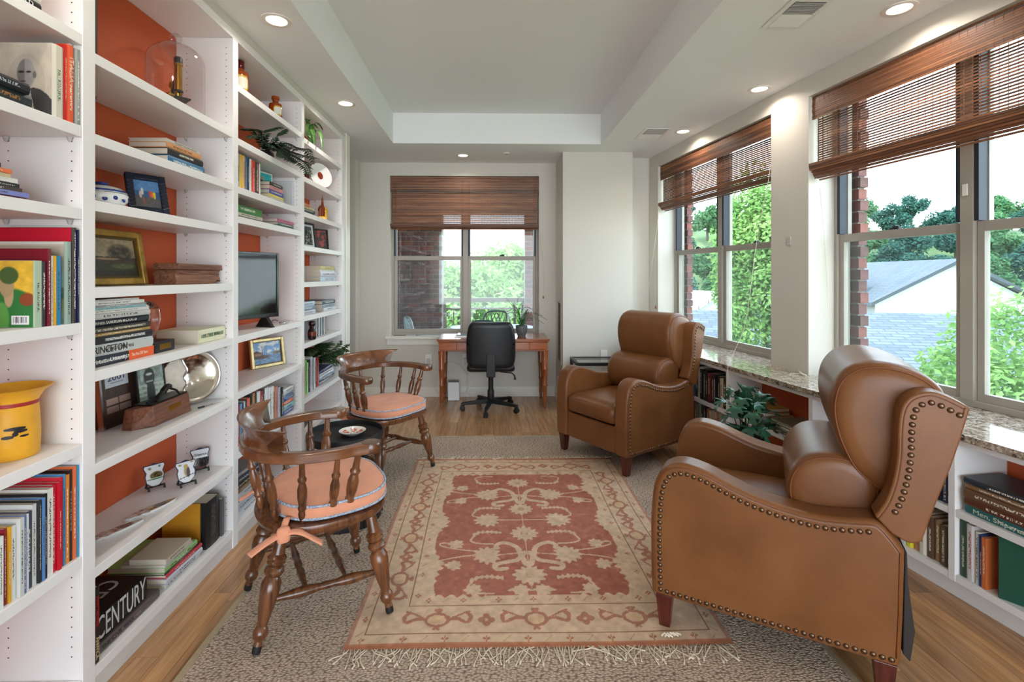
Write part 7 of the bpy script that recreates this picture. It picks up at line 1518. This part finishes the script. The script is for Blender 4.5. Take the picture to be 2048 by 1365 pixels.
for u, v, dy in tg:
    e = ony(u, v, 2.92 + dy) - o_; s = Vector((random.uniform(-0.04, 0.04), random.uniform(-0.04, 0.04), 0.37)); h = max(e.z, 0.45) + 0.07
    if e.x > 0.20: e.x = 0.20
    lobed([s, Vector((s.x * 0.6 + e.x * 0.4, s.y * 0.6 + e.y * 0.4, h * 0.92)), Vector((s.x * 0.25 + e.x * 0.75, s.y * 0.25 + e.y * 0.75, (h + e.z) / 2 + 0.02)), e], 0.045, t)
# ================================================================ OUTSIDE
def leaf_tex(name, c1, c2):
    m = bpy.data.materials.new(name); m.use_nodes = True; N = m.node_tree.nodes; L = m.node_tree.links; N.remove(N['Principled BSDF']); out = N['Material Output']
    tc = N.new('ShaderNodeTexCoord'); n = N.new('ShaderNodeTexNoise'); n.inputs['Scale'].default_value = 1.6; n.inputs['Detail'].default_value = 5; L.new(tc.outputs['Object'], n.inputs['Vector'])
    r = N.new('ShaderNodeValToRGB'); r.color_ramp.elements[0].position = 0.35; r.color_ramp.elements[1].position = 0.65; r.color_ramp.elements[0].color = lin(c1); r.color_ramp.elements[1].color = lin(c2); L.new(n.outputs['Fac'], r.inputs[0])
    d = N.new('ShaderNodeBsdfDiffuse'); t_ = N.new('ShaderNodeBsdfTranslucent'); L.new(r.outputs[0], d.inputs[0]); L.new(r.outputs[0], t_.inputs[0]); mx = N.new('ShaderNodeMixShader'); mx.inputs[0].default_value = 0.4
    L.new(d.outputs[0], mx.inputs[1]); L.new(t_.outputs[0], mx.inputs[2]); L.new(mx.outputs[0], out.inputs['Surface']); return m
lf_near = leaf_tex('tree_leaf_bright', (96, 136, 72), (156, 188, 114)); lf_far = leaf_tex('tree_leaf_hill', (66, 108, 76), (104, 142, 94)); lf_blue = leaf_tex('tree_leaf_hazy', (56, 92, 82), (78, 114, 100))  # distant haze is put into the hill leaf colour as a bluish tint
bark = wood('tree_bark', (60, 50, 42), (100, 86, 74), 0.9, 'Z', 0.6)
def crown_mesh(name, rx, ry, rz, n, leaf, seed, lobes=14):
    rng = np.random.default_rng(seed); cs = []
    for k in range(lobes):
        th = rng.uniform(0, 2 * np.pi); ph = np.arccos(rng.uniform(-0.9, 1)); r = rng.uniform(0.45, 0.72); cs.append((r * np.sin(ph) * np.cos(th), r * np.sin(ph) * np.sin(th), r * np.cos(ph), rng.uniform(0.28, 0.45)))
    cs = np.array(cs); pick = rng.integers(0, lobes, n); d = rng.normal(size=(n, 3)); d /= np.linalg.norm(d, axis=1)[:, None]; p = cs[pick, :3] + d * (cs[pick, 3] * rng.uniform(0.55, 1.05, n))[:, None]; p *= np.array([rx, ry, rz])
    a = rng.normal(size=(n, 3)); a /= np.linalg.norm(a, axis=1)[:, None]; nn = d * 0.6 + rng.normal(size=(n, 3)) * 0.5 + np.array([0, 0, 0.5]); b_ = np.cross(nn, a); b_ /= np.linalg.norm(b_, axis=1)[:, None]; a = np.cross(b_, nn); a /= np.linalg.norm(a, axis=1)[:, None]
    s = (leaf * rng.uniform(0.6, 1.3, n))[:, None]; V = np.stack([p - a * s, p + b_ * s * 0.5, p + a * s, p - b_ * s * 0.5], 1).reshape(-1, 3); Fc = np.arange(4 * n).reshape(-1, 4)
    me = bpy.data.meshes.new(name); me.from_pydata(V.tolist(), [], Fc.tolist()); return me
def tree(label, loc, me, mat, trunk_h, trunk_r, group, scale=1.0, rz=0.0):
    t = thing('garden_tree', label, 'tree', loc, rz, group); t.scale = (scale,) * 3
    obj('foliage', me, mat, t)
    MB().tube([(0, 0, -trunk_h), (0.05, 0, -trunk_h * 0.4), (0, 0.03, 0.2)], [trunk_r, trunk_r * 0.8, trunk_r * 0.4], 8).build('trunk', bark, t, smooth=60)
ground_m = M_('lawn_ground', (92, 116, 72), 0.95, rgb2=(122, 138, 92), vs=0.3)
g = MB(); rows = []
for i in range(25):
    for_y = -40 + i * 7.0; rows.append([(-60 + j * 7.5, for_y, -9.0 + max(0, (min(for_y, 58) - 26) * 0.5) * max(0, min(1, (j * 7.5 - 60 + 10) / 30)) ) for j in range(25)])
tag(g.grid(rows).build('ground', ground_m, fix=False, smooth=180), kind='structure')
# balcony: brick walls, slab, railing
mort = M_('mortar', (150, 138, 132), 0.95, bump=0.2, bs=60); brick_ms = [M_('brick_%s' % n, c, 0.9, rgb2=c2, vs=12, bump=0.25, bs=60) for n, c, c2 in (('plum', (104, 66, 66), (132, 88, 84)), ('red', (124, 72, 66), (148, 92, 82)), ('brown', (92, 62, 60), (120, 84, 78)))]
tag(MB().box(-3.4, 1.6, YB + 0.24, 8.05, -0.25, -0.05).build('balcony_slab', M_('concrete', (170, 168, 164), 0.9, bump=0.1)), kind='structure')
tag(MB().box(-3.4, 1.6, YB + 0.24, 8.06, 2.56, 2.72).box(-3.4, 1.6, 7.66, 8.06, 2.41, 2.56).build('balcony_roof', M_('balcony_soffit', (200, 196, 190), 0.9)), kind='structure')
brick_me = {}
def brick_wall(name, x0, x1, yf, z0, z1, depth):
    w = tag(MB().box(x0 + 0.004, x1 - 0.004, yf + 0.008, yf + depth, z0, z1).build(name, mort), kind='structure'); c = 0; z = z0
    while z < z1 - 0.05:
        x = x0 - (0.105 if c % 2 else 0.0)
        while x < x1 - 0.01:
            a = max(x, x0); e = min(x + 0.20, x1)
            if e - a > 0.03:
                key = round(e - a, 3)
                for m_i in range(3):
                    if (key, m_i) not in brick_me:
                        me = MB().box(0, key, 0, 0.09, 0, 0.064).mesh('brick'); me.materials.append(brick_ms[m_i]); brick_me[(key, m_i)] = me
                obj('brick', brick_me[(key, random.randrange(3))], None, w, Matrix.Translation((a, yf + random.uniform(-0.001, 0.001), z)))
            x += 0.211
        z += 0.075; c += 1
    return w
brick_wall('wall_balcony_left', -1.72, -0.745, 7.645, 0.30, 2.39, 0.4)
brick_wall('wall_balcony_right', 0.575, 1.0, 7.645, 0.0, 2.39, 0.3)
tag(MB().box(-3.4, -1.73, 7.72, 8.0, -0.05, 2.405).box(-1.72, -0.745, 7.71, 8.0, -0.05, 0.29).build('wall_balcony_end', brick_ms[0]), kind='structure')
dr = struct('door_1', (-1.62, 6.1, -0.05), R(90)); alu_w = M_('white_door_frame', (214, 216, 218), 0.4)
ring(MB(), 0.0, 1.5, 0.0, 2.3, -0.03, 0.03, 0.07, 0.07, 0.1, 0.07).build('door_frame', alu_w, dr); MB().box(0.72, 0.79, -0.03, 0.03, 0.1, 2.23).build('meeting_stile', alu_w, dr); MB().box(0.07, 0.72, -0.004, 0.004, 0.1, 2.23).build('pane', M_('dark_door_glass', (30, 38, 46), 0.08), dr); MB().box(0.79, 1.43, -0.004, 0.004, 0.1, 2.23).build('pane', M_('dark_door_glass', (30, 38, 46), 0.08), dr)
rail_m = M_('railing_taupe', (150, 138, 124), 0.5)
t = thing('balcony_railing', 'taupe metal balcony railing outside the desk window', 'railing', (0, 7.92, -0.05))
MB().box(-0.73, 0.57, -0.04, 0.04, 1.02, 1.09).build('top_rail', rail_m, t, bevel=0.004); MB().box(-0.73, 0.57, -0.015, 0.015, 0.90, 0.93).build('middle_rail', rail_m, t); MB().box(-0.73, 0.57, -0.015, 0.015, 0.08, 0.11).build('bottom_rail', rail_m, t)
for k in range(11): MB().box(-0.70 + 0.124 * k - 0.009, -0.70 + 0.124 * k + 0.009, -0.009, 0.009, 0.1105, 0.8995).build('baluster', rail_m, t)
for x_ in (-0.72, 0.42, 0.55): MB().box(x_ - 0.02, x_ + 0.02, -0.02, 0.02, 0.0, 1.0195).build('post', rail_m, t)
pat = M_('white_patio_metal', (196, 204, 212), 0.4); pat_d = M_('dark_patio_metal', (50, 54, 60), 0.4)
t = thing('patio_table', 'pale oval metal patio table on the balcony', 'table', (0.05, 6.85, -0.05))
MB().lathe([(0.58, 0.70), (0.60, 0.71), (0.60, 0.725), (0.58, 0.73), (0.001, 0.731)], 48, cap=False, sy=0.75).build('table_top', pat, t, smooth=40)
for k in range(4): MB().tube(bez([(0.3 * math.cos(k * 1.571 + 0.78), 0.25 * math.sin(k * 1.571 + 0.78), 0.70), (0.15 * math.cos(k * 1.571 + 0.78), 0.12 * math.sin(k * 1.571 + 0.78), 0.4), (0.34 * math.cos(k * 1.571 + 0.78), 0.28 * math.sin(k * 1.571 + 0.78), 0.0)], 6), 0.018, 8).build('leg', pat_d, t, smooth=60)
def patio_chair(label, loc, rz, mat):
    t = thing('patio_chair', label, 'chair', loc, rz, 'lattice patio chairs')
    MB().box(-0.21, 0.21, -0.21, 0.21, 0.40, 0.42).build('seat', mat, t, bevel=0.01)
    MB().tube(bez([(-0.2, 0.2, 0.42), (-0.22, 0.25, 0.7), (-0.15, 0.28, 0.86), (0, 0.285, 0.89), (0.15, 0.28, 0.86), (0.22, 0.25, 0.7), (0.2, 0.2, 0.42)], 6), 0.014, 8).build('back_frame', mat, t, smooth=60)
    b = MB()
    for k in range(6):
        a = -0.21 + 0.07 * k
        for s in (-1, 1): b.tube([(s * a, 0.215, 0.44), (s * (a + 0.2) * 0.8 if abs(a + 0.2) < 0.25 else s * 0.17, 0.275, 0.86)], 0.006, 5)
    tag(b.build('lattice', mat, t, smooth=60), kind='stuff')
    for s in (-1, 1):
        MB().tube(bez([(s * 0.22, 0.24, 0.64), (s * 0.25, 0.05, 0.65), (s * 0.25, -0.17, 0.63), (s * 0.22, -0.19, 0.42)], 5), 0.012, 8).build('armrest', mat, t, smooth=60)
        for y_ in (-0.19, 0.19): MB().tube([(s * 0.19, y_, 0.40), (s * 0.2, y_ * 1.15, 0.0)], 0.013, 8).build('leg', mat, t, smooth=60)
patio_chair('white lattice patio chair left of the patio table', (-0.86, 6.75, -0.05), R(115), pat)
patio_chair('dark lattice patio chair on the window side of the patio table', (-0.08, 6.28, -0.05), R(180), pat_d)
patio_chair('dark lattice patio chair beyond the patio table', (0.12, 7.42, -0.05), R(0), pat_d)
# brick edges of the outer wall seen past the right-hand windows
for k, (s_, nm) in enumerate(((W1[1] - 0.028, 'trim_3'), (W2[1] - 0.045, 'trim_4'))):
    w = struct(nm, rl(s_, 0.302), RANG); c = 0; z = 0.70
    while z < 2.60:
        ln = 0.16 if c % 2 else 0.10
        me_key = (ln, c % 3 + 10)
        if me_key not in brick_me:
            me = MB().box(0, 0.09 + 0.012 * (ln > 0.12), 0, 0.06, 0, 0.064).mesh('brick'); me.materials.append(brick_ms[c % 3]); brick_me[me_key] = me
        obj('brick', brick_me[me_key], None, w, Matrix.Translation((-0.06, 0.0, z))); z += 0.075; c += 1
    MB().box(-0.07, 0.018, 0.004, 0.055, 0.70, 2.6).build('mortar_core', mort, w)
    tag(w, kind='structure')
# trees
TB = 'trees beyond the balcony railing'
ca = crown_mesh('foliage', 2.4, 2.0, 1.9, 9000, 0.10, 1, 18); cb2 = crown_mesh('foliage', 1.7, 1.7, 2.3, 9000, 0.085, 2, 16)
for i, (x_, y_, z_, s_, lab) in enumerate(((-3.9, 14.0, -0.9, 1.1, 'bright green tree left of the view over the balcony'), (1.2, 13.5, -1.3, 1.15, 'bright green tree in the middle of the balcony view'), (-1.2, 19.5, 0.0, 1.2, 'taller pale tree standing behind the others past the balcony'), (4.6, 19.5, -0.6, 1.3, 'green tree right of the view past the brick balcony pillar'), (1.6, 27.0, 0.6, 1.6, 'distant tree closing the balcony view'), (-6.5, 25.0, 0.6, 1.6, 'broad distant tree at the edge of the balcony view'))):
    tree(lab, (x_, y_, z_), ca if i % 2 == 0 else cb2, lf_near, 8.0, 0.16, TB, s_, i * 1.3)
cw = crown_mesh('foliage', 1.05, 1.3, 2.4, 24000, 0.052, 5, 22)
tree('tall light green tree filling the window behind the far recliner', (5.6, 9.7, 1.15), cw, lf_near, 9.5, 0.13, 'trees close to the windows', 1.0)
cn = crown_mesh('foliage', 2.0, 1.8, 2.4, 26000, 0.058, 8, 22)
tree('leafy tree at the right of the nearest window', (8.4, 7.0, -1.0), cn, lf_near, 8.0, 0.15, 'trees close to the windows', 1.0)
tree('slender dark tree in front of the white gabled house', (14.6, 19.0, -1.3), crown_mesh('foliage', 0.7, 0.7, 2.2, 3000, 0.14, 14, 10), lf_blue, 6.0, 0.1, 'trees close to the windows', 0.8)
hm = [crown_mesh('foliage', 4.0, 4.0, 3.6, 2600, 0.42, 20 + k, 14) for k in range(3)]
rg = random.Random(11); k = 0
hues = ['dark', 'mid green', 'bluish', 'pale green', 'deep green']
for row_, (yy, zz) in enumerate(((37, -2.2), (41, 0.2), (45, 2.6), (49, 4.8), (53, 7.4), (57, 9.4))):
    for j in range(9):
        xx = yy * (0.36 + 0.098 * j + 0.04 * (row_ % 2)) + rg.uniform(-0.3, 0.3)
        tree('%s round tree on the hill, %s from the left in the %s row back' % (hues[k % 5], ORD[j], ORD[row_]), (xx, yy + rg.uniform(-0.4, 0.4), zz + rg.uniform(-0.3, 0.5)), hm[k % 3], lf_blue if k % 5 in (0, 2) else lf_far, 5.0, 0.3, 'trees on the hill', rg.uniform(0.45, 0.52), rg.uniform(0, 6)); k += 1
# roofs
def shingle_mat(name, c1, c2):
    m = bpy.data.materials.new(name); m.use_nodes = True; N = m.node_tree.nodes; L = m.node_tree.links; b = N['Principled BSDF']; b.inputs['Roughness'].default_value = 0.9
    tc = N.new('ShaderNodeTexCoord'); br = N.new('ShaderNodeTexBrick'); br.inputs['Scale'].default_value = 1.0; br.inputs['Brick Width'].default_value = 0.5; br.inputs['Row Height'].default_value = 0.2; br.inputs['Mortar Size'].default_value = 0.02; br.inputs['Color1'].default_value = lin(c1); br.inputs['Color2'].default_value = lin(c2); br.inputs['Mortar'].default_value = lin((70, 76, 82)); L.new(tc.outputs['Object'], br.inputs['Vector']); L.new(br.outputs['Color'], b.inputs['Base Color']); return m
shg = shingle_mat('grey_shingle', (84, 92, 98), (104, 110, 114)); shg2 = shingle_mat('slate_shingle', (88, 94, 100), (100, 106, 112)); sid = M_('white_siding', (196, 196, 192), 0.7, var=0.02, vs=3, stretch=(0.2, 0.2, 14))
t = thing('neighbour_house', 'long grey shingled roof of the house just below the windows', 'house', (13.0, 12.5, -0.9))
MB().box(-7.5, 7.5, -3.6, 3.6, -0.06, 0.0).build('near_roof_slope', shg, t).rotation_euler = (R(17), 0, R(-14))
MB().box(-7.0, 7.0, -3.0, 3.0, -7.0, -1.3).build('house_walls', sid, t).rotation_euler = (0, 0, R(-14))
t = thing('gabled_house', 'white gabled house with grey roof standing before the wooded hill', 'house', (24.6, 25.0, 0.0), R(-8))
pent = [(-3.9, -7.0), (3.9, -7.0), (3.9, -0.05), (0.0, 2.05), (-3.9, -0.05)]
MB().prism(pent, -0.0, 8.0, lambda a, c, d: (a, d, c)).build('gable_walls', sid, t)
for s in (-1, 1): MB().prism([(0.0, 2.10), (s * 4.3, -0.20), (s * 4.3, -0.02), (0.0, 2.30)], -0.4, 8.3, lambda a, c, d: (a, d, c)).build('roof_slope', shg2, t)
MB().prism([(-3.95, -3.0), (-3.95, 0.1), (-1.0, 1.75), (-1.0, -3.0)], 1.5, 7.5, lambda a, c, d: (a - 4.6 if a < -3 else a - 2.4, d, c - 0.15)).build('side_wing', shg2, t)
MB().box(0.3, 0.7, -0.03, -0.005, 0.3, 0.75).build('gable_vent', M_('vent_grey', (180, 180, 178), 0.7), t)
t = thing('far_house', 'pale pink-grey roof of a house seen left through the far window', 'house', (11.5, 24.0, -1.2), R(8))
MB().prism([(-3.4, -6.0), (3.4, -6.0), (3.4, -0.3), (0, 1.6), (-3.4, -0.3)], 0, 7, lambda a, c, d: (a, d, c)).build('house_walls', sid, t)
for s in (-1, 1): MB().prism([(0.0, 1.65), (s * 3.8, -0.5), (s * 3.8, -0.35), (0.0, 1.82)], -0.3, 7.3, lambda a, c, d: (a, d, c)).build('roof_slope', shingle_mat('pink_grey_shingle%d' % s, (176, 164, 162), (188, 178, 176)), t)
